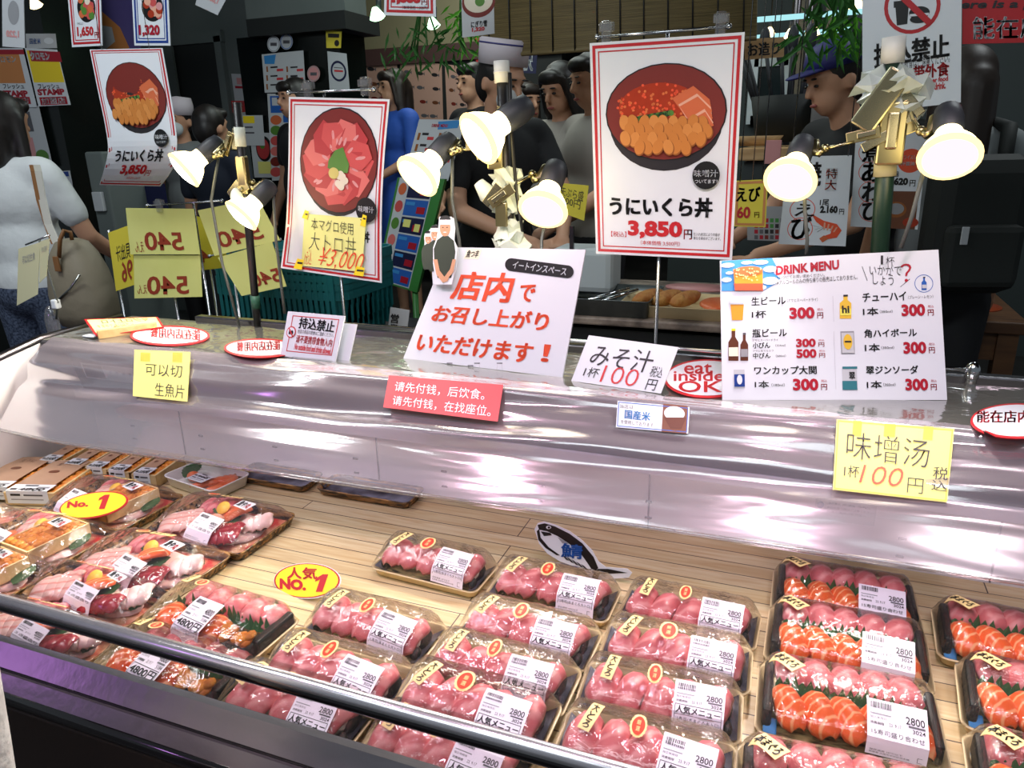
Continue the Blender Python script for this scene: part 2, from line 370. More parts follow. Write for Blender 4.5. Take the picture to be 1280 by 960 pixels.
# wooden board: real material of long pale strips with dark joints, seen on the case floor
def board_material():
    m = mat('board_wood', (206, 182, 136), .38); nt = m.node_tree; b = nt.nodes['Principled BSDF']; N = nt.nodes.new; L = nt.links.new
    tc = N('ShaderNodeTexCoord'); br = N('ShaderNodeTexBrick'); br.offset = .37; br.offset_frequency = 3
    br.inputs['Scale'].default_value = 1; br.inputs['Brick Width'].default_value = 1.1; br.inputs['Row Height'].default_value = .0325
    br.inputs['Mortar Size'].default_value = .0009; br.inputs['Mortar Smooth'].default_value = .1
    br.inputs['Color1'].default_value = lin((216, 204, 166)); br.inputs['Color2'].default_value = lin((200, 184, 142)); br.inputs['Mortar'].default_value = lin((74, 62, 58))
    mp = N('ShaderNodeMapping'); mp.inputs['Scale'].default_value = (3, 40, 1); n = N('ShaderNodeTexNoise'); n.inputs['Scale'].default_value = 2.2; n.inputs['Detail'].default_value = 6; n.inputs['Distortion'].default_value = 1.2
    r = N('ShaderNodeValToRGB'); r.color_ramp.elements[0].position = .35; r.color_ramp.elements[0].color = (1, 1, 1, 1); r.color_ramp.elements[1].position = .75; r.color_ramp.elements[1].color = lin((214, 176, 130))
    mx = N('ShaderNodeMix'); mx.data_type = 'RGBA'; mx.blend_type = 'MULTIPLY'; mx.inputs[0].default_value = .6
    vo = N('ShaderNodeTexVoronoi'); vo.inputs['Scale'].default_value = 3.1; mp2 = N('ShaderNodeMapping'); mp2.inputs['Scale'].default_value = (1.0, 1.6, 1)
    cr = N('ShaderNodeValToRGB'); cr.color_ramp.elements[0].position = .028; cr.color_ramp.elements[0].color = lin((118, 78, 46)); cr.color_ramp.elements[1].position = .04; cr.color_ramp.elements[1].color = (1, 1, 1, 1)
    m2 = N('ShaderNodeMix'); m2.data_type = 'RGBA'; m2.blend_type = 'MULTIPLY'; m2.inputs[0].default_value = .85
    L(tc.outputs['Object'], br.inputs['Vector']); L(tc.outputs['Object'], mp.inputs[0]); L(mp.outputs[0], n.inputs['Vector']); L(n.outputs[0], r.inputs[0])
    L(br.outputs['Color'], mx.inputs[6]); L(r.outputs[0], mx.inputs[7])
    L(tc.outputs['Object'], mp2.inputs[0]); L(mp2.outputs[0], vo.inputs['Vector']); L(vo.outputs['Distance'], cr.inputs[0])
    L(mx.outputs[2], m2.inputs[6]); L(cr.outputs[0], m2.inputs[7]); L(m2.outputs[2], b.inputs['Base Color'])
board_material()
# ------------------------------------------------------------------ the place: floor, ceiling, walls
struct('floor', MB().box((0, 3.4, -.05), (14, 14, .1), 'floor_tile'))
struct('ceiling', MB().box((0, 4.6, 3.05), (14, 9.5, .1), 'ceiling_dark'))
struct('wall_back', MB().box((0, 8.9, 1.5), (14, .1, 3), 'wall_dark'))
# ------------------------------------------------------------------ the display case
ZB, ZT, YT, YB, YF, XL, XR = .675, .93, 1.05, 1.25, .500, -1.46, .62
ZL = .7225      # height of the steel front lip
case = thing('display_case', 'long refrigerated display case with chrome front rail, wooden shelf board and steel back', 'display case', (-.4, .9, 0))
XM, XW = (XL+XR)/2, XR-XL
part(case, 'case_body', MB().box((XM, .885, .44), (XW+.02, .72, .4), 'panel_white').box((XM, .95, .13), (XW, .5, .26), 'kick_dark'))
part(case, 'shelf_board', MB().box((XM, (YF+1.13)/2+.012, ZB-.012), (XW-.01, 1.13-YF-.03, .02), 'board_wood'))
b = MB().box((XM, 1.135, .735), (XW-.02, .02, .13), 'panel_white')
part(case, 'back_panel', b)
b = MB()
for i in range(11):
    for z in (.694, .724):
        b.box((XL+.12+i*.19, 1.1245, z), (.012, .003, .004), 'hole', bev=.0012)
part(case, 'panel_slot', b)
b = MB()
for x in (-1.2, -.72, -.2, .3): b.box((x, 1.1248, .725), (.0025, .0025, .1), 'greyline')
part(case, 'panel_seam', b)
part(case, 'duct_panel', MB().rings([[V((x, y, z)) for x in (XL+.01, XR-.01)]+[V((x, y+.02, z)) for x in (XR-.01, XL+.01)] for y, z in ((1.112, .802), (1.085, .915))], 'panel_grey', cap0=True, cap1=True, smooth=False))
b = MB()
b.box((XM, 1.115, .796), (XW-.02, .04, .008), 'gasket', bev=.002); b.box((XM, 1.090, .802), (XW-.02, .006, .024), 'gasket', bev=.002)
part(case, 'duct_lip', b)
dm = lambda x, z: V((x, 1.112-(z-.802)*.239-.003, z))
b = MB().add([dm(-1.42, .835), dm(-1.22, .835), dm(-1.22, .872), dm(-1.42, .872)], [(0, 1, 2, 3)], 'lightgrey')
b.add([dm(-1.42, .838)+V((.003, -.001, 0)), dm(-1.36, .838)+V((0, -.001, 0)), dm(-1.36, .868)+V((0, -.001, 0)), dm(-1.415, .868)+V((0, -.001, 0))], [(0, 1, 2, 3)], 'black')
b.add([dm(-1.245, .845)+V((0, -.001, 0)), dm(-1.225, .845)+V((0, -.001, 0)), dm(-1.225, .868)+V((0, -.001, 0)), dm(-1.245, .868)+V((0, -.001, 0))], [(0, 1, 2, 3)], 'orange')
for i in range(5): b.ell(dm(-1.34+i*.018, .856), (.004, .002, .004), 'greyp')
part(case, 'control_panel', b)
b = MB().box((XM, (YT+YB+.03)/2, ZT-.006), (XW, YB+.03-YT, .012), 'top_grey')
part(case, 'top_panel', b)
part(case, 'top_front_edge', MB().tube([(XL, YT, ZT-.007), (XR, YT, ZT-.007)], .006, 'panel_grey', 8))
b = MB()
b.box((XM+.1, YB+.03, ZT+.004), (XW-.2, .022, .02), 'stainless', bev=.003)
part(case, 'back_track', b)
part(case, 'back_bar', MB().tube([(-.9, YB+.012, ZT+.024), (.26, YB+.012, ZT+.024)], .004, 'chrome').ell((.26, YB+.012, ZT+.022), (.011, .011, .016), 'chrome').tube([(.26, YB+.012, ZT), (.26, YB+.012, ZT+.02)], .008, 'chrome'))
def endpanel(x, m):
    return MB().prism([(1.26, .6), (1.26, .925), (YT, .925), (.93, .905), (YF, .785), (YF, .6)], x-.008, x+.008, m, Matrix(((0, 0, 1, 0), (1, 0, 0, 0), (0, 1, 0, 0), (0, 0, 0, 1))))
part(case, 'end_panel', endpanel(XL-.009, 'panel_white')); part(case, 'end_panel', endpanel(XR+.009, 'panel_white'))
part(case, 'end_panel_trim', MB().tube([(XL-.009, 1.26, .93), (XL-.009, YT, .93), (XL-.009, .93, .91), (XL-.009, YF, .79)], .009, 'stainless_dark', 8))
part(case, 'front_glass', MB().box((XM, YF, (ZL+.785)/2), (XW, .004, .785-ZL), 'glass'))
part(case, 'front_rail', MB().tube([(XL, YF-.008, .7925), (XR, YF-.008, .7925)], .0078, 'rail_steel', 20).tube([(XL, YF-.010, .7868), (XR, YF-.010, .7868)], .0070, 'rail_black', 16))
def strip(pts, m): return MB().rings([[V((x, y, z)) for y, z in pts] for x in (XL-.03, XR+.03)], m, cap0=True, cap1=True, smooth=False)
part(case, 'front_ledge', strip(((YF+.006, ZL+.001), (YF-.002, ZL), (YF-.020, ZL-.022), (YF+.006, ZL-.022)), 'ledge_steel'))
part(case, 'ledge_gap', strip(((YF+.006, ZL-.021), (YF-.020, ZL-.021), (YF-.020, ZL-.026), (YF+.006, ZL-.026)), 'rail_black'))
part(case, 'lower_ledge', strip(((YF+.006, ZL-.025), (YF-.023, ZL-.025), (YF-.034, ZL-.040), (YF+.006, ZL-.040)), 'ledge_steel'))
part(case, 'front_moulding', MB().tube([(XL-.03, YF-.030, ZL-.050), (XR+.03, YF-.030, ZL-.050)], .011, 'rail_black', 14))
part(case, 'front_lip', MB().box((XM, YF+.004, .69), (XW, .006, .065), 'stainless'))
b = MB().box((XM, YF-.016, ZL-.128), (XW+.06, .04, .14), 'kick_brown', bev=.006); b.tube([(XL-.03, YF-.038, ZL-.197), (XR+.03, YF-.038, ZL-.197)], .006, 'stainless_dark', 8)
part(case, 'front_bumper', b)
part(case, 'front_skirt', MB().box((XM, YF+.02, .24), (XW, .05, .44), 'kick_dark'))
# vinyl sheet: lies on the top and hangs down in front
PROFILE = [(0, YB, .9345), (.30, YT+.012, .9345), (.36, YT-.004, .933), (.42, YT-.018, .926), (.50, YT-.035, .911), (.66, YT-.072, .873), (.83, YT-.110, .836), (1, YT-.148, .797)]
def vprof(v):
    k = 0
    while k < len(PROFILE)-2 and v > PROFILE[k+1][0]: k += 1
    a, b_ = PROFILE[k], PROFILE[k+1]; t = (v-a[0])/(b_[0]-a[0]); return a[1]+(b_[1]-a[1])*t, a[2]+(b_[2]-a[2])*t
def vinyl(u, v):
    x = XL+.02+(XR+.2-XL)*u; y, z = vprof(v)
    if v < .33: return V((x, y, z+.0012*(1+math.sin(x*31+v*25)*math.sin(x*13))))
    t = (v-.33)/.67
    wob = (.0035*math.sin(x*9+9*t)+.0045*math.sin(x*3.1+16*t+1)+.002*math.sin(x*23+5*t)+.003*math.sin(29*t+x*2))*math.sin(PI*min(1, t*1.3+.05))
    sag = .008*math.sin(x*2.3+.6)*t-.010*math.exp(-((x+1.25)/.25)**2)*t
    return V((x, y-wob*.7, z+wob*.7+sag))
def slope_at(px, py, off=.006):      # where a ray meets the slanting front sheet
    d = ray(px, py); y0, z0 = YT-.035, .911+off; s_ = (.911-.797)/(.148-.035)
    t = ((CAM.z-z0)-s_*(CAM.y-y0))/(s_*d.y-d.z); return CAM+d*t
g = MB(); nu, nv = 170, 60; W = nu+1
vs = [vinyl(i/nu, j/nv) for j in range(nv+1) for i in range(nu+1)]
cut = int(nv*.33)
g.add(vs, [(j*W+i, j*W+i+1, (j+1)*W+i+1, (j+1)*W+i) for j in range(nv) for i in range(nu)], 'vinyl', True)
k0 = g.mi('vinyl_top'); g.m = [k0 if (q//nu) < cut else m_ for q, m_ in enumerate(g.m)]
curtain = thing('vinyl_curtain', 'clear wrinkled vinyl sheet slanting over the opening of the display case', 'curtain', (-.4, YT, ZT))
part(curtain, 'vinyl_sheet', g)
hem = [vinyl(i/120, 1) for i in range(121)]
part(curtain, 'hem', MB().rings([[p+V((0, 0, .004)), p+V((0, -.0015, 0)), p+V((0, 0, -.004)), p+V((0, .0015, 0))] for p in hem], 'clear_plastic'))
# ------------------------------------------------------------------ food materials
mat('tuna', (208, 112, 118), .40, wave=(20, (224, 148, 150), 5, (0, .3, .9), (.45, 1)), sss=.12, coat=.08)
mat('tuna_dark', (150, 36, 50), .25, wave=(20, (172, 60, 70), 4, (0, .3, .9), (.5, 1)), sss=.1, coat=.4)
mat('salmon', (236, 104, 48), .28, wave=(34, (250, 178, 128), 2.2, (0, .5, .75), (.72, .98)), sss=.12, coat=.3)
mat('salmon_plain', (238, 112, 62), .3, noise=(60, (244, 140, 92)), sss=.1, coat=.3)
mat('white_fish', (232, 196, 186), .3, wave=(22, (224, 150, 140), 4, (0, .2, 1.2), (.6, 1)), sss=.15, coat=.3)
mat('squid', (244, 226, 220), .35, noise=(40, (238, 206, 202)), sss=.15)
mat('rice', (240, 238, 232), .5, bump=(260, .6, .004))
mat('urchin', (224, 148, 50), .4, noise=(90, (202, 116, 34)), bump=(220, .5, .004), sss=.1)
mat('seaweed', (26, 34, 32), .5)
mat('shiso', (52, 96, 52), .5, noise=(50, (38, 76, 42)))
mat('baran', (64, 112, 70), .35)
mat('lemon', (250, 206, 80), .4)
mat('tray_cream', (222, 198, 146), .3, noise=(26, (40, 34, 32), (1.6, 5, 5)), coat=.3)
mat('tray_cream_plain', (226, 206, 160), .3, coat=.2)
mat('tray_black', (24, 22, 24), .25, noise=(30, (170, 130, 80), (1, 4, 4)))
mat('tray_red', (190, 44, 44), .3, noise=(38, (226, 190, 150), (1, 1, 1)), coat=.3)
mat('wood_box', (226, 200, 150), .6, noise=(6, (212, 182, 130), (1, 12, 12)))
mat('paper_cover', (186, 150, 122), .5, noise=(9, (172, 136, 110)))
mat('foam_white', (238, 240, 240), .5)
mat('dark_pattern', (34, 34, 44), .3, noise=(22, (120, 124, 140)))

def rrect(w, d, r, z, n=5):
    o = []
    for cx, cy, a0 in ((w/2-r, d/2-r, 0), (-w/2+r, d/2-r, 90), (-w/2+r, -d/2+r, 180), (w/2-r, -d/2+r, 270)):
        o += [V((cx+r*math.cos(math.radians(a0+90*i/n)), cy+r*math.sin(math.radians(a0+90*i/n)), z)) for i in range(n+1)]
    return o
def tray_mb(W, D, m, m2=None, h=.013):
    g = MB().rings([rrect(W-.02, D-.02, .008, 0), rrect(W-.012, D-.012, .01, .001), rrect(W-.004, D-.004, .012, h-.002), rrect(W, D, .013, h-.001), rrect(W, D, .013, h+.001), rrect(W-.006, D-.006, .011, h+.0005), rrect(W-.016, D-.016, .009, .0035)], m2 or m, cap0=True)
    g.add(rrect(W-.016, D-.016, .009, .0035), [tuple(range(24))], m)
    return g
class Lid:
    def __init__(s, W, D, prof, flat=.80):
        s.W, s.D, s.prof, s.flat = W, D, prof, flat
    def pt(s, x, t):
        t = min(max(t, 0), 1); p = s.prof; k = 0
        while k < len(p)-2 and t > p[k+1][0]: k += 1
        a = (t-p[k][0])/(p[k+1][0]-p[k][0]); y = (p[k][1]+(p[k+1][1]-p[k][1])*a)*s.D; z = p[k][2]+(p[k+1][2]-p[k][2])*a
        q = abs(x)/(s.W/2); f = 1 if q < s.flat else max(0, 1-((q-s.flat)/(1-s.flat))**1.6)
        return V((x, y*(1-.04*(1-f)), .0135+(z-.0135)*f))
    def mb(s, m, seed=0):
        rr = random.Random(seed); g = MB(); nx, nt = 30, 16; W = nx+1
        vs = []
        for j in range(nt+1):
            for i in range(nx+1):
                x = -s.W/2+.001+(s.W-.002)*i/nx; p = s.pt(x, j/nt)
                if 0 < i < nx and 0 < j < nt: p += V((0, rr.uniform(-.0004, .0004), rr.uniform(-.0006, .0006)))
                vs.append(p)
        return g.add(vs, [(j*W+i, j*W+i+1, (j+1)*W+i+1, (j+1)*W+i) for j in range(nt) for i in range(nx)], m, True)
    def sheet(s, x0, x1, t0, t1, rot=0.):
        L = sum((s.pt(x0, t0+(t1-t0)*(i+1)/10)-s.pt(x0, t0+(t1-t0)*i/10)).length for i in range(10))
        cx, ct = (x0+x1)/2, (t0+t1)/2; w = x1-x0; kt = (t1-t0)/L
        def fn(u, v, off):
            a, b = (u-.5)*w, (.5-v)*L
            X = cx+a*math.cos(rot)-b*math.sin(rot); B = a*math.sin(rot)+b*math.cos(rot); t = ct+B*kt
            p = s.pt(X, t); e = .02; n = (s.pt(X+.004, t)-s.pt(X-.004, t)).cross(s.pt(X, t+e)-s.pt(X, t-e)).normalized()
            return p+n*(off+.0011)
        return Sheet(fn, (w, L))
PROF = [(0, -.485, .0135), (.2, -.43, .036), (.5, -.14, .050), (.66, .12, .053), (.85, .38, .043), (1, .485, .0135)]
PROF2 = [(0, -.485, .0135), (.2, -.45, .037), (.42, -.14, .048), (.62, .1, .052), (.85, .41, .045), (1, .485, .0135)]
def print_label(sh, price, big=None, lines=(), code=True, sub='3024'):
    sh.base('labelwhite', .0003, 8, 8, 'price_label')
    p = 'price_label'
    rr = random.Random(3)
    x = .06
    while x < .40: wd = rr.choice((.008, .012, .018)); sh.rect(x, .06, x+wd, .17, 'ink', p, 1, 3); x += wd+rr.choice((.008, .014))
    sh.text(price, (.64, .20, .95, .32), 'ink', .012, p, 1); sh.rect(.68, .335, .95, .365, 'greyline', p, 1, 3); sh.text(sub, (.74, .385, .95, .45), 'ink', .01, p, 1)
    sh.rect(.05, .25, .40, .268, 'greyp', p, 1, 3); sh.text('加工年月日', (.05, .30, .32, .34), 'ink', 0, p, 1); sh.text('消費期限', (.05, .385, .28, .43), 'ink', .02, p, 1); sh.text('23. 9.17', (.36, .37, .56, .425), 'ink', 0, p, 1)
    if big:
        sh.rect(.04, .475, .96, .487, 'ink', p, 1, 4); sh.rect(.04, .475, .05, .80, 'ink', p, 1, 4); sh.rect(.95, .475, .96, .80, 'ink', p, 1, 4)
        sh.text(big, (.07, .505, .93, .65), 'black', .05, p, 1); sh.rect(.04, .665, .96, .672, 'ink', p, 1, 4)
    y = .70 if big else .50
    for i, t in enumerate(lines): sh.text(t, (.07, y, .93, y+.085), 'ink', .01, p, 1); y += .12
    sh.text('保存温度 10℃以下', (.06, .86, .6, .90), 'greyline', 0, p, 1); sh.text('製造者 大阪市中央区日本橋', (.06, .915, .72, .95), 'greyline', 0, p, 1)
    sh.rect(.84, .85, .92, .857, 'ink', p, 1, 2); sh.rect(.84, .95, .92, .957, 'ink', p, 1, 2); sh.rect(.84, .85, .848, .95, 'ink', p, 1, 2)
def round_sticker(sh):
    n = 36; pts = []
    for k in range(n):
        a = 2*PI*k/n; r = .5 if k % 2 else .46; pts.append((.5+r*math.cos(a), .5+r*math.sin(a)))
    m = sh.mb('round_sticker'); m.add([sh.P(.5, .5, 0)]+[sh.P(u, v, 0) for u, v in pts], [(0, 1+(k+1) % n, 1+k) for k in range(n)], 'tagcream', True)
    sh.ell(.5, .5, .37, .37, 'redsticker', 'round_sticker', .5); sh.text('厳', (.38, .27, .62, .47), 'tagcream', 0, 'round_sticker', 1); sh.text('選', (.38, .53, .62, .73), 'tagcream', 0, 'round_sticker', 1)
def name_sticker(sh, txt, vertical=True):
    sh.base('tagcream', .0003, 6, 8, 'name_sticker')
    if vertical: sh.vtext(txt, (.24, .06, .76, .92), 'black', .03, 'name_sticker', 1)
    else: sh.text(txt, (.06, .16, .90, .86), 'black', .03, 'name_sticker', 1)
def sheet_parts(root, *shs):
    for sh in shs: sh.build(root)
def slab(L, Wd, t, m, T, droop=.006, taper=.35, seed=0, nn=12, nl=9):
    rr = random.Random(seed); rs = []
    k1, k2 = rr.uniform(-.15, .15), rr.uniform(.8, 1.2)
    for i in range(nl+1):
        v = -1+2*i/nl; e = math.sqrt(max(0, 1-abs(v)**5)); wv = Wd/2*(1-taper*(v*.5+.5)**2)*(.42+.58*e)*(1+.06*math.sin(5*v+seed)); tv = t*(.3+.7*e)
        r = []
        for k in range(nn):
            a = 2*PI*k/nn; ca, sa = math.cos(a), math.sin(a)
            x = wv*math.copysign(abs(ca)**.8, ca)+k1*v*Wd*.3; z = tv*.5*sa-droop*k2*v*v-droop*1.1*(ca*ca)
            r.append(V((x, v*L/2, z)))
        rs.append(r)
    return MB().rings(rs, m, T, cap0=True, cap1=True)
def TR(x, y, z, rz=0, rx=0, ry=0): return Matrix.Translation((x, y, z)) @ Matrix.Rotation(rz, 4, 'Z') @ Matrix.Rotation(rx, 4, 'X') @ Matrix.Rotation(ry, 4, 'Y')
def nigiri(root, name, m, x, y, seed, L=.056, Wd=.031, rz=0., z=.004):
    o = part(root, name, slab(L, Wd, .011, m, TR(x, y, z+.025, rz, .10), .0075, .16, seed))
    part(root, 'rice', MB().ell((0, 0, 0), (Wd*.40, L*.36, .012), 'rice', TR(x, y, z+.010, rz), 10, 7), o)
def spikes(x0, x1, y, z0, h, m, seed=0):
    rr = random.Random(seed); g = MB(); n = int((x1-x0)/.004); top = []
    for i in range(n+1):
        x = x0+(x1-x0)*i/n; top.append((x, z0+h*(.45+.55*rr.random() if i % 2 else .35)))
    vs = [V((x, y+.002*math.sin(x*90), z0)) for x, _ in top]+[V((x, y+.002*math.sin(x*90)+.003, z)) for x, z in top]; k = n+1
    vs2 = [p+V((0, .0006, 0)) for p in vs]
    g.add(vs+vs2, [(i, i+1, k+i+1, k+i) for i in range(n)]+[(2*k+i+1, 2*k+i, 3*k+i, 3*k+i+1) for i in range(n)], m)
    return g
PW, PD = .182, .086
def make_tuna_pack(seed, label, loc, extra=None):
    rr = random.Random(seed)
    t = thing('tuna_sushi_pack', label, 'sushi pack', (0, 0, 0), 'packs of tuna sushi in the display case')
    g = tray_mb(PW, PD, 'tray_cream', 'tray_cream_plain')
    part(t, 'tray', g)
    part(t, 'tray_decoration', MB().rings([[V((s*x, y, z)) for x, y, z in ((PW/2-.006, -PD*.38, .0145), (PW/2-.022, -PD*.3, .0045), (PW/2-.022, PD*.3, .0045), (PW/2-.006, PD*.38, .0145))] for s in (1,)], 'dark_pattern', close=False) if False else
         MB().add([(PW/2-.005, -PD*.4, .0142), (PW/2-.02, -PD*.36, .005), (PW/2-.026, PD*.1, .0045), (PW/2-.02, PD*.36, .005), (PW/2-.005, PD*.4, .0142)], [(0, 1, 2, 3, 4)], 'dark_pattern').add([(-PW/2+.005, -PD*.4, .0142), (-PW/2+.02, -PD*.36, .005), (-PW/2+.026, PD*.1, .0045), (-PW/2+.02, PD*.36, .005), (-PW/2+.005, PD*.4, .0142)], [(4, 3, 2, 1, 0)], 'dark_pattern'))
    for s in (-1, 1):
        part(t, 'leaf_garnish', MB().ell((s*(PW/2-.018), .006, .016), (.007, .017, .011), 'seaweed', None, 8, 6).ell((s*(PW/2-.016), -.02, .013), (.006, .01, .008), 'seaweed', None, 8, 6))
    n = 5
    for i in range(n):
        x = -.060+.0305*i; nigiri(t, 'tuna_nigiri', 'tuna', x+rr.uniform(-.002, .002), -.008+rr.uniform(-.003, .003), seed*10+i, .058, .036, rr.uniform(-.38, .02), .011+rr.uniform(-.0015, .002))
    lid = Lid(PW, PD, PROF); part(t, 'lid_film', lid.mb('pack_film', seed))
    a = lid.sheet(-.061, -.048, .42, .70, rr.uniform(-.5, -.1)); name_sticker(a, '大とろ')
    b = lid.sheet(-.016+rr.uniform(-.004, .004), .003, .47, .68); round_sticker(b)
    c = lid.sheet(.018, .071, .02, .56, rr.uniform(-.10, .02)); print_label(c, '2800', '人気メニュー', ('15寿司(本まぐろ大トロ)',))
    sheet_parts(t, a, b, c)
    note_children(t); t.location = loc; return t
SW, SD = .188, .112
def make_salmon_pack(seed, label, loc):
    rr = random.Random(seed)
    t = thing('salmon_sushi_pack', label, 'sushi pack', (0, 0, 0), 'packs of salmon and tuna sushi in the display case')
    part(t, 'tray', tray_mb(SW, SD, 'tray_cream', 'tray_cream_plain'))
    for s in (-1, 1):
        part(t, 'leaf_garnish', MB().box((s*(SW/2-.012), 0, .02), (.010, SD*.72, .026), 'seaweed', bev=.004))
    for i in range(5):
        nigiri(t, 'salmon_nigiri', 'salmon', -.060+.030*i+rr.uniform(-.002, .002), -.022+rr.uniform(-.002, .002), seed*10+i, .056, .036, rr.uniform(.1, .5), .010)
        nigiri(t, 'tuna_nigiri', 'tuna_dark' if rr.random() < .0 else 'tuna', -.060+.030*i+rr.uniform(-.002, .002), .030, seed*10+i+5, .044, .036, rr.uniform(-.2, .2), .012)
    part(t, 'leaf_divider', spikes(-.075, .075, .006, .02, .024, 'baran', seed))
    part(t, 'wasabi_packet', MB().box((-.078, -.034, .02), (.014, .02, .004), 'skyblue', TR(0, 0, 0, .0, .3), .0012))
    lid = Lid(SW, SD, PROF2); part(t, 'lid_film', lid.mb('pack_film', seed))
    a = lid.sheet(-.080, -.048, .62, .76, -.75); name_sticker(a, '本まぐろ', False)
    c = lid.sheet(.014, .070, .04, .46, -.03); print_label(c, '2800', None, ('15寿司盛り合わせ',))
    sheet_parts(t, a, c)
    note_children(t); t.location = loc; return t
def make_mixed_pack(seed, label, loc):
    rr = random.Random(seed)
    t = thing('mixed_sushi_pack', label, 'sushi pack', (0, 0, 0), 'mixed sushi packs priced 4800')
    part(t, 'tray', tray_mb(.192, .106, 'tray_cream', 'tray_cream_plain'))
    for i in range(2): nigiri(t, 'salmon_nigiri', 'salmon', -.062+.034*i, -.022, seed*10+i, .052, .036, rr.uniform(.0, .4), .006)
    nigiri(t, 'salmon_nigiri', 'salmon', .012, -.022, seed*10+3, .052, .036, .2, .006)
    for i in range(5): nigiri(t, 'tuna_nigiri', 'tuna', -.058+.032*i, .028, seed*10+i+5, .044, .033, rr.uniform(-.2, .2), .008)
    for i in range(2):
        cx = .046+.026*i; o = part(t, 'urchin_sushi', MB().lathe([(.0125, .004), (.0135, .026)], 'seaweed', TR(cx, -.026, 0), 14))
        g = MB()
        for k in range(7): g.ell((cx+rr.uniform(-.009, .009), -.026+rr.uniform(-.009, .009), .028+rr.uniform(0, .006)), (.0065, .010, .005), 'urchin', None, 8, 6)
        part(t, 'sea_urchin', g, o)
    part(t, 'leaf_divider', spikes(-.08, .08, .006, .016, .028, 'baran', seed))
    part(t, 'leaf_garnish', MB().box((.086, .01, .018), (.012, .07, .022), 'seaweed', bev=.004))
    lid = Lid(.192, .106, PROF2); part(t, 'lid_film', lid.mb('pack_film', seed))
    a = lid.sheet(-.080, -.066, .66, .86, .0); name_sticker(a, '本まぐろ')
    b = lid.sheet(-.058, -.040, .66, .80); round_sticker(b)
    c = lid.sheet(-.026, .020, .04, .52, -.08); print_label(c, '4800', '4800円', ('15特上(うに海老うす)',), sub='5184')
    sheet_parts(t, a, b, c)
    note_children(t); t.location = loc; return t
def leaf_mb(cx, cy, z, L, Wd, rz, m, seed=0, tilt=.2):
    n = 14; T = TR(cx, cy, z, rz, tilt); l = []; r = []
    for i in range(n+1):
        t = i/n; wv = Wd*.5*math.sin(PI*min(1, t*1.02))**.7*(1.08 if i % 2 else .92); zz = .004*math.sin(PI*t)
        l.append(V((-wv, (t-.5)*L, zz))); r.append(V((wv, (t-.5)*L, zz)))
    mid = [V((0, (i/n-.5)*L, .004*math.sin(PI*i/n)-.0015)) for i in range(n+1)]; k = n+1
    low = [p-V((0, 0, .0006)) for p in l+mid+r]
    fs = [(i, k+i, k+i+1, i+1) for i in range(n)]+[(k+i, 2*k+i, 2*k+i+1, k+i+1) for i in range(n)]
    return MB().add(l+mid+r+low, fs+[tuple(3*k+q for q in f[::-1]) for f in fs], m, True, T)
def fan(root, name, m, cx, cy, n, L, Wd, ang, step, seed, t=.006, z=.018):
    rr = random.Random(seed)
    for i in range(n):
        o = (i-(n-1)/2)*step
        part(root, name, slab(L, Wd, t, m, TR(cx+o*math.cos(ang), cy+o*math.sin(ang), z+.002*i, ang+rr.uniform(-.1, .1), rr.uniform(.05, .2), -.35), .004, .2, seed*7+i))
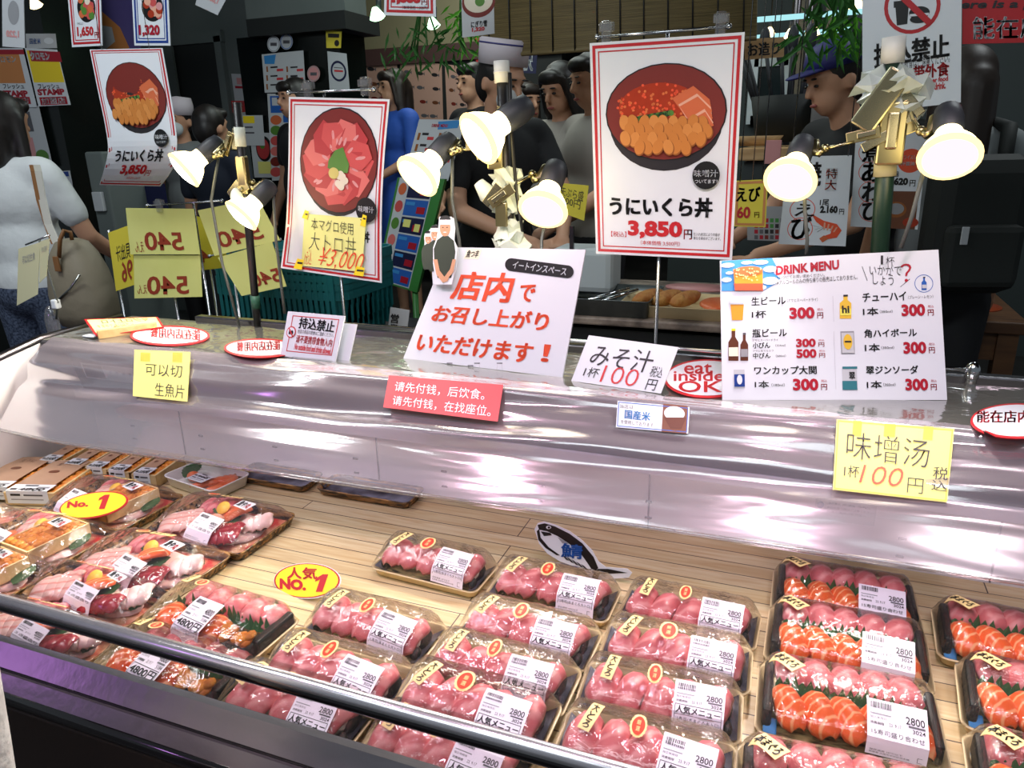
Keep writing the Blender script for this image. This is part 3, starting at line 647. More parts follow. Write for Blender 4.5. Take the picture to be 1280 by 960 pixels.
def make_platter(kind, seed, label, loc, W=.21, D=.146):
    rr = random.Random(seed)
    t = thing('sashimi_platter', label, 'sashimi platter', (0, 0, 0), 'assorted sashimi platters wrapped in clear film')
    part(t, 'tray', tray_mb(W, D, 'tray_red', 'tray_black', .016))
    sy = D/.146
    part(t, 'radish_shreds', MB().ell((0, 0, .008), (W*.40, D*.38, .010), 'squid', None, 16, 6))
    part(t, 'shiso_leaf', leaf_mb(-.02, .035*sy, .022, .05, .04, .7, 'shiso', 1)); part(t, 'shiso_leaf', leaf_mb(.02, -.004*sy, .022, .05, .036, -.5, 'shiso', 2))
    part(t, 'shiso_leaf', leaf_mb(.078, .018*sy, .020, .042, .034, .1, 'shiso', 4))
    if kind == 'box':
        T = TR(.032, -.004*sy, .016, -.12); o = part(t, 'wooden_box', MB().box((0, 0, .002), (.072, .10*sy, .003), 'wood_box', T).box((-.036, 0, .013), (.003, .10*sy, .022), 'wood_box', T).box((.036, 0, .013), (.003, .10*sy, .022), 'wood_box', T).box((0, .05*sy, .013), (.072, .003, .022), 'wood_box', T).box((0, -.05*sy, .013), (.072, .003, .022), 'wood_box', T))
        g = MB()
        for i in range(5):
            for j in range(8): g.ell((-.026+.013*i+rr.uniform(-.002, .002), (-.040+.0115*j)*sy, .019+rr.uniform(0, .004)), (.008, .0095, .006), 'urchin', T, 8, 6)
        part(t, 'sea_urchin', g, o)
        fan(t, 'salmon_slice', 'salmon_plain', -.050, -.036*sy, 3, .05, .036, .4, .016, seed, .009, .026)
        fan(t, 'white_fish_slice', 'white_fish', -.035, .026*sy, 4, .046, .03, .2, .013, seed+1, .006, .024)
        fan(t, 'tuna_slice', 'tuna', -.055, .05*sy, 3, .036, .028, .1, .014, seed+2, .008, .022)
    else:
        fan(t, 'white_fish_slice', 'white_fish', -.062, -.026*sy, 4, .058, .040, .5, .014, seed, .006, .024)
        fan(t, 'tuna_block_slice', 'tuna_dark', .040, -.040*sy, 4, .046*sy+.006, .034, .2, .013, seed+1, .012, .026)
        fan(t, 'scallop_slice', 'squid', .068, .010*sy, 3, .04, .03, .5, .014, seed+2, .009, .026)
        if kind == 'salmon': fan(t, 'salmon_slice', 'salmon', .004, .012*sy, 2, .05, .04, -.9, .012, seed+3, .012, .032)
        else: fan(t, 'yellowtail_slice', 'salmonp', .010, .026*sy, 3, .05, .034, -.6, .014, seed+3, .009, .028)
        fan(t, 'tuna_slice', 'tuna', -.040, .040*sy, 4, .044, .030, .1, .016, seed+4, .009, .024)
        fan(t, 'prawn_slice', 'salmonhi', -.006, -.016*sy, 2, .042, .022, -.5, .012, seed+5, .010, .03)
    part(t, 'lemon_slice', MB().lathe([(.0, 0), (.012, 0), (.012, .003), (0, .003)], 'lemon', TR(-.004, .016*sy, .036, 0, .6), 16))
    lid = Lid(W, D, [(0, -.49, .017), (.16, -.40, .036), (.4, -.12, .050), (.65, .16, .052), (.86, .4, .036), (1, .49, .017)], .74)
    part(t, 'lid_film', lid.mb('platter_film', seed))
    c = lid.sheet(-.012, .040, .03, .34, -.12); print_label(c, '4800', None, ('３点盛造り',), sub='5184')
    if kind == 'box': c = lid.sheet(-.058, -.008, .03, .34, -.12); print_label(c, '6500', None, ('３点盛造り',), sub='7020')
    a = lid.sheet(.030, .062, .52, .66, -.2); a.base('white', .0003, 5, 5, 'shop_sticker'); a.text('魚や', (.1, .15, .6, .85), 'black', .04, 'shop_sticker', 1); a.text('丸', (.64, .2, .92, .85), 'red', .04, 'shop_sticker', 1)
    b = lid.sheet(-.052, -.034, .66, .80); round_sticker(b)
    d = lid.sheet(-.030, .006, .74, .84, .35); name_sticker(d, '本まぐろ', False)
    sheet_parts(t, c, a, b, d)
    note_children(t); t.location = loc; return t
# ------------------------------------------------------------------ tuna packs: one of each of four fillings, copies get their own label
protos = []
tuna = [  # column x, centre y, z, tilt, turn, label
 (-.478, .880, 0, 0, -.06, 'tuna sushi pack sitting alone at back left, beside the leftmost bare board'),
 (-.286, .873, 0, .02, -.03, 'back row tuna sushi pack just below the tail of the fish shaped sign'),
 (-.097, .877, 0, 0, -.04, 'back row tuna sushi pack next to the topmost salmon pack'),
 (-.480, .708, .004, .02, -.05, 'tuna sushi pack right of the uncovered 4800 mixed pack, nearest the round popularity sign'),
 (-.286, .765, .003, .03, -.04, 'tuna sushi pack second from the back in the middle tuna column'),
 (-.100, .783, .006, .04, .03, 'tuna sushi pack second from the back in the right tuna column'),
 (-.472, .612, .008, .03, -.03, 'tuna sushi pack of the left column seen just above the chrome rail'),
 (-.289, .679, .008, .03, -.03, 'tuna sushi pack third from the back in the middle tuna column'),
 (-.104, .698, .008, .03, .05, 'tuna sushi pack third from the back in the right tuna column'),
 (-.492, .556, .0, .03, -.03, 'tuna sushi pack priced 2300 seen through the front glass below the rail, left column'),
 (-.292, .610, .014, .05, -.03, 'tuna sushi pack cut by the chrome rail in the middle tuna column'),
 (-.104, .612, .010, .03, .02, 'nearest tuna sushi pack of the right column, at the bottom edge'),
 (-.300, .553, .0, .03, -.02, 'tuna sushi pack behind the front glass at the bottom, middle column'),
]
for i, (x, y, dz, tl, rz, lb) in enumerate(tuna):
    loc, rot = (x, y, ZB+dz), (tl, 0, rz)
    if i < 4: p = make_tuna_pack(11+i, lb, loc); p.rotation_euler = rot; protos.append(p)
    else:
        o = copy_tree(protos[(i*3+i//4) % 4], lb, loc, rot)
sal = [(.098, .985, 0, 0, .0, 'topmost salmon and tuna sushi pack in the column right of the tuna packs'),
 (.096, .870, .006, .05, -.02, 'salmon and tuna sushi pack second from the back, overlapping the topmost one'),
 (.092, .742, .012, .05, .02, 'salmon and tuna sushi pack third from the back with a large white 2800 label'),
 (.080, .606, .014, .04, .05, 'shiny salmon and tuna sushi pack at the bottom edge below the large white label'),
 (.297, .945, .002, .02, -.05, 'back salmon and tuna sushi pack of the rightmost column'),
 (.304, .818, .008, .04, -.08, 'salmon and tuna sushi pack second from the back in the rightmost column'),
 (.292, .690, .012, .04, -.06, 'nearest salmon and tuna sushi pack of the rightmost column')]
sp = []
for i, (x, y, dz, tl, rz, lb) in enumerate(sal):
    loc, rot = (x, y, ZB+dz), (tl, 0, rz)
    if i < 3: p = make_salmon_pack(31+i, lb, loc); p.rotation_euler = rot; sp.append(p)
    else: copy_tree(sp[i % 3], lb, loc, rot)
p = make_mixed_pack(41, 'mixed sushi pack with large 4800 label and sea urchin, above the chrome rail', (-.677, .640, ZB+.012)); p.rotation_euler = (.0, 0, -.06)
q = copy_tree(p, 'mixed sushi pack with sea urchin seen through the front glass below the rail', (-.676, .560, ZB), (.0, 0, -.02)); q.scale = (1, .96, 1)
plat = [('salmon', -.900, .734, 'sashimi platter with orange salmon and dark red tuna, left of the round popularity sign'),
        ('tail', -.885, .878, 'sashimi platter ending the back platter row, in front of the shrimp tray'),
        ('box', -1.135, .730, 'sashimi platter with open sea urchin box, in front of the yellow oval sign'),
        ('box', -1.130, .874, 'sashimi platter with sea urchin box half hidden behind the yellow oval sign'),
        ('box', -1.350, .727, 'sashimi platter cut off by the left edge of the picture'),
        ]
pr = {}
for i, (k, x, y, lb) in enumerate(plat):
    if k not in pr: pr[k] = make_platter(k, 51+i, lb, (x, y, ZB)); o = pr[k]
    else: o = copy_tree(pr[k], lb, (x, y, ZB), (0, 0, 0))
    o.rotation_euler = (.0, 0, -.04+.02*(i % 3))
o = make_platter('salmon', 61, 'sashimi platter with salmon and squid just above the left end of the rail', (-.900, .642, ZB+.006), .215, .084); o.rotation_euler = (.06, 0, -.03)
o = copy_tree(o, 'sashimi platter seen through the front glass under the left end of the rail', (-.892, .556, ZB), (.0, 0, -.02))
o = make_platter('box', 63, 'sashimi platter with sea urchin at the far left above the rail', (-1.13, .634, ZB), .215, .10)
# ------------------------------------------------------------------ wooden boxes of sea urchin
def make_uni_box(W, D, price, label, loc, rz):
    t = thing('sea_urchin_box', label, 'sea urchin box', (0, 0, 0), 'wooden boxes of sea urchin at the back left')
    h = .026
    part(t, 'wooden_box', MB().box((0, 0, .002), (W, D, .004), 'wood_box').box((-W/2+.002, 0, h/2), (.004, D, h), 'wood_box').box((W/2-.002, 0, h/2), (.004, D, h), 'wood_box').box((0, D/2-.002, h/2), (W, .004, h), 'wood_box').box((0, -D/2+.002, h/2), (W, .004, h), 'wood_box'))
    rr = random.Random(int(W*1e4)); g = MB()
    nj = int(D/.010)-1
    for j in range(nj):
        for i in range(4): g.ell((-W/2+.010+(W-.020)*i/3, -D/2+.010+(D-.02)*j/max(1, nj-1), h-.008+rr.uniform(0, .003)), (W/7, .0075, .006), 'urchin', None, 8, 6)
    part(t, 'sea_urchin', g)
    cv = quad_sheet((-W/2+.003, D/2-.008, h+.002), (W/2-.020, D/2-.008, h+.002), (W/2-.020, -D/2+.006, h+.002), (-W/2+.003, -D/2+.006, h+.002))
    cv = Sheet(lambda u, v, off: V((-W/2+.003+(W-.023)*u, D/2-.008-(D-.016)*v, h+.0018+off+.002*math.sin(PI*u))), (W-.023, D-.016))
    cv.base('paper_cover', .0005, 6, 4, 'paper_cover'); cv.ell(.5, .42, .14, .05, 'brownp', 'paper_cover', 1); cv.text('生うに', (.3, .1, .7, .2), 'brownp', 0, 'paper_cover', 1)
    cv.build(t)
    def lf(u, v, off):
        s = v*.052; y0 = -D/2+.026
        return V((-W/2+.006+(W-.018)*u, y0-s, h+.0045+off)) if s < .026 else V((-W/2+.006+(W-.018)*u, -D/2-.0012-off, h+.0045-(s-.026)))
    sl = Sheet(lf, (W-.018, .052)); print_base(sl, price); sl.build(t)
    note_children(t); t.location = loc; t.rotation_euler = (0, 0, rz); return t
def print_base(sl, price):
    sl.base('white', .0003, 4, 10, 'price_label'); sl.rect(.3, .06, .62, .16, 'greyline', 'price_label', 1); sl.rect(.06, .34, .22, .46, 'ink', 'price_label', 1); sl.rect(.66, .2, .94, .3, 'greyp', 'price_label', 1)
    sl.text(price, (.26, .30, .9, .50), 'ink', .04, 'price_label', 1); sl.rect(.1, .62, .34, .70, 'ink', 'price_label', 1); sl.rect(.42, .64, .88, .70, 'greyline', 'price_label', 1); sl.rect(.1, .82, .88, .86, 'greyp', 'price_label', 1)
u1 = make_uni_box(.100, .148, '4800', 'large wooden sea urchin box priced 4800, behind the yellow oval sign', (-1.318, .912, ZB), .28)
copy_tree(u1, 'large wooden sea urchin box cut by the left edge of the picture', (-1.408, .90, ZB+.0), (0, 0, .28))
u2 = make_uni_box(.052, .098, '2500', 'leftmost small sea urchin box of the back row against the end wall', (-1.402, 1.006, ZB), .20)
for i, wd in enumerate(('second small sea urchin box from the end wall in the back row', 'third small sea urchin box from the end wall in the back row', 'fourth small sea urchin box from the end wall in the back row')):
    copy_tree(u2, wd, (-1.335+.056*i, 1.008+.003*i, ZB), (0, 0, .20))
copy_tree(u2, 'rightmost small sea urchin box of the back row, beside the white tray', (-1.163, 1.018, ZB), (0, 0, .20))
# white tray of shrimp, dark empty trays
t = thing('shrimp_tray', 'white foam tray of orange shrimp with green leaf at the back of the case', 'seafood tray', (0, 0, 0))
part(t, 'tray', tray_mb(.150, .092, 'foam_white', None, .022))
g = 0
for i in range(12):
    a = PI*i/11; part(t, 'shrimp', MB().ell((0, 0, 0), (.0075, .022, .007), 'salmon_plain', TR(.012+.048*math.cos(a*.55-.3), -.026+.050*math.sin(a)*.9, .016, a-.6), 8, 6))
part(t, 'green_leaf', leaf_mb(-.044, .0, .022, .05, .036, .3, 'shiso', 3)); part(t, 'salmon_ball', MB().ell((-.024, -.012, .018), (.014, .012, .010), 'salmon_plain'))
sl = Sheet(lambda u, v, off: V((-.012+.044*u, -.006-.03*v, .027+off)), (.044, .03)); print_base(sl, '980'); sl.build(t)
part(t, 'film_cover', MB().rings([rrect(.146, .088, .012, .0232), rrect(.12, .06, .02, .0262), rrect(.02, .01, .004, .0272)], 'pack_film', cap1=True))
t.location = (-1.042, 1.018, ZB); t.rotation_euler = (0, 0, -.18)
def dark_tray(x, y, label, W=.17):
    t = thing('black_tray', label, 'empty tray', (x, y, ZB), 'empty black trays under the curtain')
    g = tray_mb(W, .07, 'dark_pattern', 'tray_black', .014)
    g.v = [tuple(V(p)+V((x, y, ZB))) for p in g.v]; part(t, 'tray', g)
    h = MB().rings([rrect(W-.02, .05, .01, .0148), rrect(W-.026, .044, .01, .013)], 'stainless_dark'); h.v = [tuple(V(p)+V((x, y, ZB))) for p in h.v]
    part(t, 'tray_lip', h); return t
dark_tray(-.92, 1.078, 'left empty black tray showing below the vinyl curtain hem'); dark_tray(-.715, 1.082, 'right empty black tray in shadow below the curtain hem', .2)
# ------------------------------------------------------------------ little signs in the case
def clip_stand(root, x, y, z0, z1): part(root, 'clip_stand', MB().tube([(x, y, z0), (x, y, z1)], .0012, 'clear_plastic', 6))
sh = sheet_y([(76, 612), (162, 612), (162, 650), (76, 650)], .80)
sh = quad_sheet(at(74, 616, y=.835), at(160, 612, y=.835), at(160, 648, y=.785), at(74, 650, y=.785))
t = thing('oval_price_sign', 'yellow oval sign with red edge reading No. 1 on the left platters', 'sign', (sh.fn(.5, 1, 0).x, .79, ZB+.035))
n = 40
def oval(sh, m, ru, rv, lay, p, th=0):
    pts = [(.5+ru*math.cos(2*PI*k/n), .5+rv*math.sin(2*PI*k/n)-.28*ru*math.cos(2*PI*k/n)) for k in range(n)]
    if th:
        a = [sh.P(u, v, lay) for u, v in pts]; b = [sh.P(u, v, lay)-(sh.P(.5, .5, 2)-sh.P(.5, .5, 0))*th for u, v in pts]
        sh.mb(p).add(a+b, [tuple(range(n)), tuple(range(2*n-1, n-1, -1))]+[(k, n+k, n+(k+1) % n, (k+1) % n) for k in range(n)], m)
    else: sh.poly(pts, m, p, lay)
oval(sh, 'red', .5, .46, 0, 'oval_board', 1.2); oval(sh, 'gold', .475, .415, 1, 'oval_board')
sh.text('No.', (.12, .34, .44, .58), 'red', .05, 'lettering', 2, slant=.05, tilt=-.12); sh.digit_one((.54, .16, .80, .66), 'red')
sh.build(t); clip_stand(t, sh.fn(.5, .6, 0).x, sh.fn(.5, .6, -.002).y, ZB+.045, sh.fn(.5, .6, -.002).z)
sh = quad_sheet(at(342, 704, y=.80), at(426, 703, y=.80), at(426, 748, y=.757), at(342, 749, y=.757))
t = thing('popularity_sign', 'round yellow sign with red rim reading popularity NO.1 on the bare board', 'sign', (sh.fn(.5, 1, 0).x, .757, ZB))
def disc(sh, m, ru, rv, lay, p, th=0):
    pts = [(.5+ru*math.cos(2*PI*k/n), .5+rv*math.sin(2*PI*k/n)) for k in range(n)]
    a = [sh.P(u, v, lay) for u, v in pts]; b = [sh.P(u, v, lay-2.4*th) for u, v in pts]
    if th: sh.mb(p).add(a+b, [tuple(range(n)), tuple(range(2*n-1, n-1, -1))]+[(k, n+k, n+(k+1) % n, (k+1) % n) for k in range(n)], m)
    else: sh.poly(pts, m, p, lay)
disc(sh, 'white', .5, .5, 0, 'round_board', 1); sh.ring(.5, .5, .49, .48, .05, 'red', 'round_board', 1); disc(sh, 'gold', .465, .455, 1, 'round_board')
sh.text('人気', (.22, .14, .66, .46), 'red', .06, 'lettering', 2, tilt=.08); sh.text('NO.', (.10, .46, .50, .76), 'red', .06, 'lettering', 2, tilt=.18); sh.digit_one((.58, .34, .88, .82), 'red')
sh.build(t); clip_stand(t, sh.fn(.5, .6, 0).x, .785, ZB, sh.fn(.5, .6, 0).z)
# fish-shaped sign
sh = quad_sheet(at(668, 652, y=.962), at(790, 652, y=.962), at(790, 726, y=.948), at(668, 726, y=.948))
t = thing('fish_sign', 'cut-out sign of a black and white mackerel with blue lettering', 'sign', (sh.fn(.5, 1, 0).x, .948, ZB))
outline = [(668, 662), (672, 654), (680, 652), (694, 656), (712, 664), (728, 676), (740, 688), (748, 702), (757, 709), (784, 711), (790, 716), (786, 722), (760, 724), (746, 725), (738, 722), (730, 712), (718, 708), (700, 702), (684, 692), (674, 680)]
def blob(sh, pts, m, p, lay, th=0):
    uv = [sh.uv(*q) for q in pts]; k = len(uv); a = [sh.P(u, v, lay) for u, v in uv]
    if th:
        b = [sh.P(u, v, lay-2.4) for u, v in uv]; sh.mb(p).add(a+b, [tuple(range(k)), tuple(range(2*k-1, k-1, -1))]+[(i, k+i, k+(i+1) % k, (i+1) % k) for i in range(k)], m)
    else: sh.mb(p).add(a, [tuple(range(k))], m)
blob(sh, outline, 'white', 'fish_board', 0, 1)
blob(sh, [(672, 656), (681, 654), (694, 658), (712, 667), (728, 679), (742, 696), (748, 710), (742, 716), (736, 706), (726, 692), (712, 680), (697, 670), (684, 664), (674, 662)], 'black', 'fish_drawing', 1)
blob(sh, [(748, 711), (760, 711), (785, 716), (764, 717), (750, 717), (747, 724), (740, 722), (743, 714)], 'black', 'fish_drawing', 1)
blob(sh, [(671, 664), (674, 661), (676, 672), (686, 684), (700, 694), (696, 694), (682, 685), (673, 675)], 'black', 'fish_drawing', 1)
blob(sh, [(676, 664), (688, 666), (690, 669), (680, 670)], 'black', 'fish_drawing', 1)
blob(sh, [(697, 671), (706, 676), (711, 680), (703, 679)], 'greyp', 'fish_drawing', 1.4)
sh.ep(686, 659, 3.2, 2.2, 'white', 'fish_drawing', 2); sh.ep(686.5, 659, 1.6, 1.4, 'black', 'fish_drawing', 3)
for i in range(5): blob(sh, [(702+i*6, 693+i*3), (706+i*6, 695+i*3), (712+i*6, 701+i*3), (708+i*6, 700+i*3)], 'ink', 'fish_drawing', 1)
sh.tp('鯖', (702, 680, 728, 697), 'midblue', .05, 'lettering', 3, tilt=.18)
sh.build(t); clip_stand(t, sh.fn(.55, .75, 0).x, .956, ZB, sh.fn(.55, .8, 0).z)
# ------------------------------------------------------------------ signs standing and lying on the case top
mat('wire', (190, 192, 196), .2, 1.0); mat('cord_black', (18, 18, 18), .5); mat('cord_grey', (84, 88, 84), .5)
mat('wood_block', (206, 170, 122), .6, noise=(8, (190, 150, 100), (1, 8, 8)))
mat('card_back', (214, 214, 210), .6); mat('yellow_card', (238, 238, 146), .5, noise=(6, (230, 230, 134))); mat('pale_card', (206, 206, 166), .6); mat('yellow_card2', (232, 214, 70), .5)
mat('polo', (44, 54, 42), .7); mat('face_print', (196, 146, 112), .5); mat('mirror_ink', (160, 60, 36), .6); mat('note_yellow', (236, 232, 130), .5)
mat('sign_red', (206, 60, 64), .4)
def stand_prop(root, sh, z, m='white'):
    a, b_ = sh.fn(.5, .45, -.002), sh.fn(.5, .96, -.002)
    part(root, 'back_prop', MB().box(((a.x+b_.x)/2, a.y+.028, (a.z+z)/2), (.05, .003, a.z-z), m, None))
# eat-in sign
sh = sheet_lean([(560, 309), (732, 312), (703, 472), (504, 448)], ZT+.006, .055)
t = thing('eat_in_sign', 'large white leaning board with orange lettering about eating inside the shop', 'sign', base_of(sh))
sh.base('white', .003)
sh.tp('店内', (569, 341, 641, 376), 'orange', .06); sh.tp('で', (650, 356, 669, 377), 'orange', .05)
sh.tp('お召し上がり', (541, 386, 687, 408), 'orange', .055); sh.tp('いただけます', (521, 423, 667, 446), 'orange', .055); sh.tp('！', (679, 431, 687, 452), 'orange', .06)
c0, c1 = sh.uv(640, 331), sh.uv(712, 340)
rr_, hh = .052, (c1[1]-c0[1])
import itertools
pill = [(.5, 0)]
uv = []
for k in range(12):
    a = PI/2+PI*k/11; uv.append((640+8*math.cos(a), 331-8*math.sin(a)))
for k in range(12):
    a = -PI/2+PI*k/11; uv.append((710+8*math.cos(a), 340-8*math.sin(a)))
sh.pp(uv, 'black', 'badge', 2); sh.tp('イートインスペース', (641, 331, 710, 340), 'white', .03, lay=3, tilt=.75)
sh.rp((582, 311, 601, 324), 'cream', 'shop_mark', 1); sh.tp('魚つ丰', (584, 313, 599, 322), 'black', .03, lay=2)
for x, y in ((589, 463-2), (597, 463), (625, 463), (563, 458)):
    q = [(x-3, y), (x-3, y-9 if x > 590 else y-4), (x+3, y-9 if x > 590 else y-4), (x+3, y)]
    for a, b_ in zip(q, q[1:]): 
        sh.pp([(a[0]-.5, a[1]-.5), (b_[0]+.5, b_[1]-.5), (b_[0]+.5, b_[1]+.5), (a[0]-.5, a[1]+.5)], 'greyline', 'staple', 1)
sh.build(t); stand_prop(t, sh, ZT+.002)
# cut-out of the three men, fixed to the board's corner
zz = lambda x, y: sh.fn(*sh.uv(x, y), .006)
mn = Sheet(lambda u, v, off: sh.fn(*sh.uv(534+42*u, 272+86*v), .012+off), (.05, .10), lambda x, y: ((x-534)/42, (y-272)/86))
t2 = thing('staff_cutout', 'small cardboard cut-out of three smiling men in headbands at the corner of the eat-in board', 'cut-out', zz(550, 358))
def cut(pts, m, p, lay=0, th=0): blob(mn, pts, m, p, lay, th)
cut([(546, 356), (544, 330), (534, 328), (535, 310), (535, 296), (540, 290), (545, 284), (552, 284), (556, 276), (562, 272), (571, 274), (573, 288), (572, 302), (577, 312), (575, 336), (568, 357)], 'white', 'cutout_board', 0, 1)
def man(cx, top, k, body):
    if k == 1: cut([(cx-11, top+84), (cx-15, top+58), (cx-15, top+38), (cx-11, top+27), (cx-9, top+14), (cx-8, top), (cx+8, top), (cx+9, top+14), (cx+11, top+27), (cx+15, top+40), (cx+13, top+60), (cx+9, top+84)], 'white', 'cutout_board', body-1)
    else: mn.ep(cx, top+12*k, 9*k, 14*k, 'white', 'cutout_board', body-1)
    cut([(cx-9*k, top+76*k), (cx-13*k, top+58*k), (cx-14*k, top+40*k), (cx-10*k, top+29*k), (cx-3*k, top+24*k), (cx+4*k, top+24*k), (cx+11*k, top+30*k), (cx+13*k, top+44*k), (cx+11*k, top+60*k), (cx+8*k, top+76*k)], 'polo', 'shirt_print', body)
    mn.ep(cx, top+14*k, 6.6*k, 10.5*k, 'face_print', 'face_print', body+1); mn.ep(cx, top+3.4*k, 7.0*k, 5*k, 'black', 'hair_print', body+1)
    cut([(cx-7*k, top+4*k), (cx+7*k, top+4*k), (cx+7*k, top+10*k), (cx-7*k, top+10*k)], 'white', 'headband_print', body+2)
    mn.ep(cx-2.6*k, top+13.4*k, 1.1*k, .6*k, 'black', 'face_detail', body+2); mn.ep(cx+2.6*k, top+13.4*k, 1.1*k, .6*k, 'black', 'face_detail', body+2); mn.ep(cx, top+19.4*k, 2.2*k, .6*k, 'white', 'face_detail', body+2)
    cut([(cx-1.2*k, top+14*k), (cx+.8*k, top+14*k), (cx+1.6*k, top+17*k), (cx-1.6*k, top+17*k)], 'skin_print', 'face_detail', body+2)
man(540, 291, .62, 1); man(549, 284, .74, 4); man(562, 273, 1.0, 7)
cut([(548, 326), (553, 326), (556, 340), (563, 349), (568, 346), (566, 353), (560, 355), (552, 345)], 'face_print', 'arm_print', 9); cut([(572, 326), (576, 326), (573, 342), (564, 352), (561, 349), (569, 338)], 'face_print', 'arm_print', 9)
mn.build(t2)
# soup price card
sh = sheet_lean([(736, 419), (848, 434), (826, 492), (714, 476)], ZT+.006, .03)
t = thing('soup_price_card', 'small white hand-lettered card for miso soup at 100, on the case top', 'price card', base_of(sh))
sh.base('white', .002)
sh.tp('みそ汁', (738, 434, 818, 462), 'ink', 0); sh.tp('1杯', (730, 459, 749, 472), 'ink', .01); sh.tp('100', (752, 459, 799, 481), 'sign_red', -.012); sh.tp('税込', (813, 458, 829, 472), 'ink', 0); sh.tp('円', (808, 474, 821, 488), 'ink', 0)
sh.build(t); stand_prop(t, sh, ZT+.002)
# drink menu
sh = sheet_lean([(900, 326), (1173, 312), (1184, 500), (903, 500)], ZT+.006, .06)
t = thing('drink_menu', 'large laminated white drink menu with beer picture and red prices', 'menu', base_of(sh))
sh.base('white', .002, 16, 12)
P_ = 'lettering'
k = lambda x, y: (890+x*310/1280, 305+y*205/846)      # read off an enlarged view
def K(x0, y0, x1, y1): a, b_ = k(x0, y0), k(x1, y1); return (a[0], a[1], b_[0], b_[1])
sh.pp([k(48, 88), k(310, 72), k(330, 110), k(318, 150), k(352, 178), k(330, 205), k(262, 242), k(50, 243)], 'skyblue', 'sky_picture', 1)
for x, y, a, b_ in ((80, 110, 36, 12), (250, 95, 40, 12), (300, 130, 36, 16), (300, 190, 44, 20), (75, 185, 26, 12), (90, 150, 20, 8), (240, 225, 40, 14), (180, 96, 30, 9)):
    q = k(x, y); sh.ep(q[0], q[1], a*.242, b_*.242, 'white', 'sky_picture', 2)
sh.pp([k(108, 130), k(260, 130), k(262, 241), k(118, 241)], 'beer', 'beer_picture', 3); q = k(184, 140); sh.ep(q[0], q[1], 18.4, 6, 'roehi', 'beer_picture', 4); sh.pp([k(112, 205), k(260, 205), k(262, 241), k(118, 241)], 'orange', 'beer_picture', 4)
for i in range(40): q = k(R.uniform(118, 252), R.uniform(124, 190)); sh.ep(q[0], q[1], 1, .8, 'tagcream', 'beer_picture', 5)
sh.tp('DRINK MENU', K(328, 98, 655, 146), 'deepred', .04, tilt=-.35)
sh.tp('※レジにてお買い求めください。', K(333, 158, 580, 176), 'ink', .01, tilt=-.3); sh.tp('※アルコールのみの持ち帰りの販売はしておりません。', K(333, 172, 750, 198), 'ink', .01, tilt=-.5)
sh.tp('1', K(868, 60, 880, 106), 'ink', -.01, slant=.2); sh.tp('杯', K(896, 66, 940, 110), 'ink', -.01); sh.tp('いかがで', K(812, 108, 975, 160), 'ink', -.01, tilt=.2); sh.tp('しょう', K(828, 155, 935, 212), 'ink', -.01, tilt=.2)
sh.tp('？', K(972, 102, 1028, 196), 'deepred', .0)
sh.pp([k(772, 116), k(775, 116), k(802, 190), k(799, 190)], 'ink', 'picture_line', 1); sh.pp([k(1018, 180), k(1021, 182), k(972, 222), k(969, 222)], 'ink', 'picture_line', 1)
c = k(1092, 204); c = sh.uv(*c); e = sh.uv(*k(1140, 204)); f = sh.uv(*k(1092, 250)); sh.ring(c[0], c[1], e[0]-c[0], f[1]-c[1], .06, 'midblue', 'bottle_badge', 1)
def bottle(x0, y0, x1, y1, m, lab, neck=.4, cap='ink', pn='bottle_picture'):
    w_, h_ = x1-x0, y1-y0; n0, n1 = x0+w_*.32, x1-w_*.32
    sh.pp([k(n0, y0), k(n1, y0), k(n1, y0+h_*neck*.6), k(x1, y0+h_*neck), k(x1, y1), k(x0, y1), k(x0, y0+h_*neck), k(n0, y0+h_*neck*.6)], m, pn, 1)
    sh.rp(K(n0-1, y0-2, n1+1, y0+h_*.06), cap, pn, 2); sh.rp(K(x0+2, y0+h_*.58, x1-2, y0+h_*.86), lab, pn, 2)
bottle(1080, 172, 1106, 238, 'midblue', 'lightgrey')
sh.pp([k(92, 286), k(166, 284), k(158, 393), k(103, 393)], 'beer', 'beer_glass_picture', 1); sh.pp([k(90, 276), k(167, 274), k(165, 312), k(93, 312)], 'white', 'beer_glass_picture', 2); sh.pp([k(90, 276), k(167, 274), k(165, 306), k(93, 306)], 'lightgrey', 'beer_glass_picture', 2.5)
bottle(84, 438, 136, 602, 'bottlebrown', 'cream', .42, 'gold', 'large_bottle_picture'); bottle(146, 460, 186, 602, 'bottlebrown', 'greyp', .42, 'greyline', 'small_bottle_picture')
sh.rp(K(112, 648, 168, 744), 'lightgrey', 'sake_cup_picture', 1); sh.rp(K(114, 672, 168, 736), 'blue', 'sake_cup_picture', 2); q = k(141, 700); sh.ep(q[0], q[1], 3.4, 6, 'white', 'sake_cup_picture', 3)
bottle(658, 264, 718, 385, 'canyellow', 'yellow', .34, 'ink', 'soda_bottle_picture'); sh.tp('hi', K(668, 318, 706, 356), 'ink', .03, lay=4)
sh.rp(K(664, 450, 734, 568), 'greyp', 'highball_can_picture', 1); sh.rp(K(668, 458, 730, 562), 'lightgrey', 'highball_can_picture', 2); q = k(699, 505); sh.ep(q[0], q[1], 5.6, 9.6, 'canyellow', 'highball_can_picture', 3); sh.rp(K(682, 500, 716, 508), 'ink', 'highball_can_picture', 4)
sh.rp(K(672, 634, 748, 752), 'lightgrey', 'gin_can_picture', 1); sh.rp(K(672, 706, 748, 752), 'tealp', 'gin_can_picture', 2); sh.rp(K(672, 632, 748, 644), 'tealp', 'gin_can_picture', 2); sh.tp('翠', K(706, 660, 736, 698), 'ink', .03, lay=3)
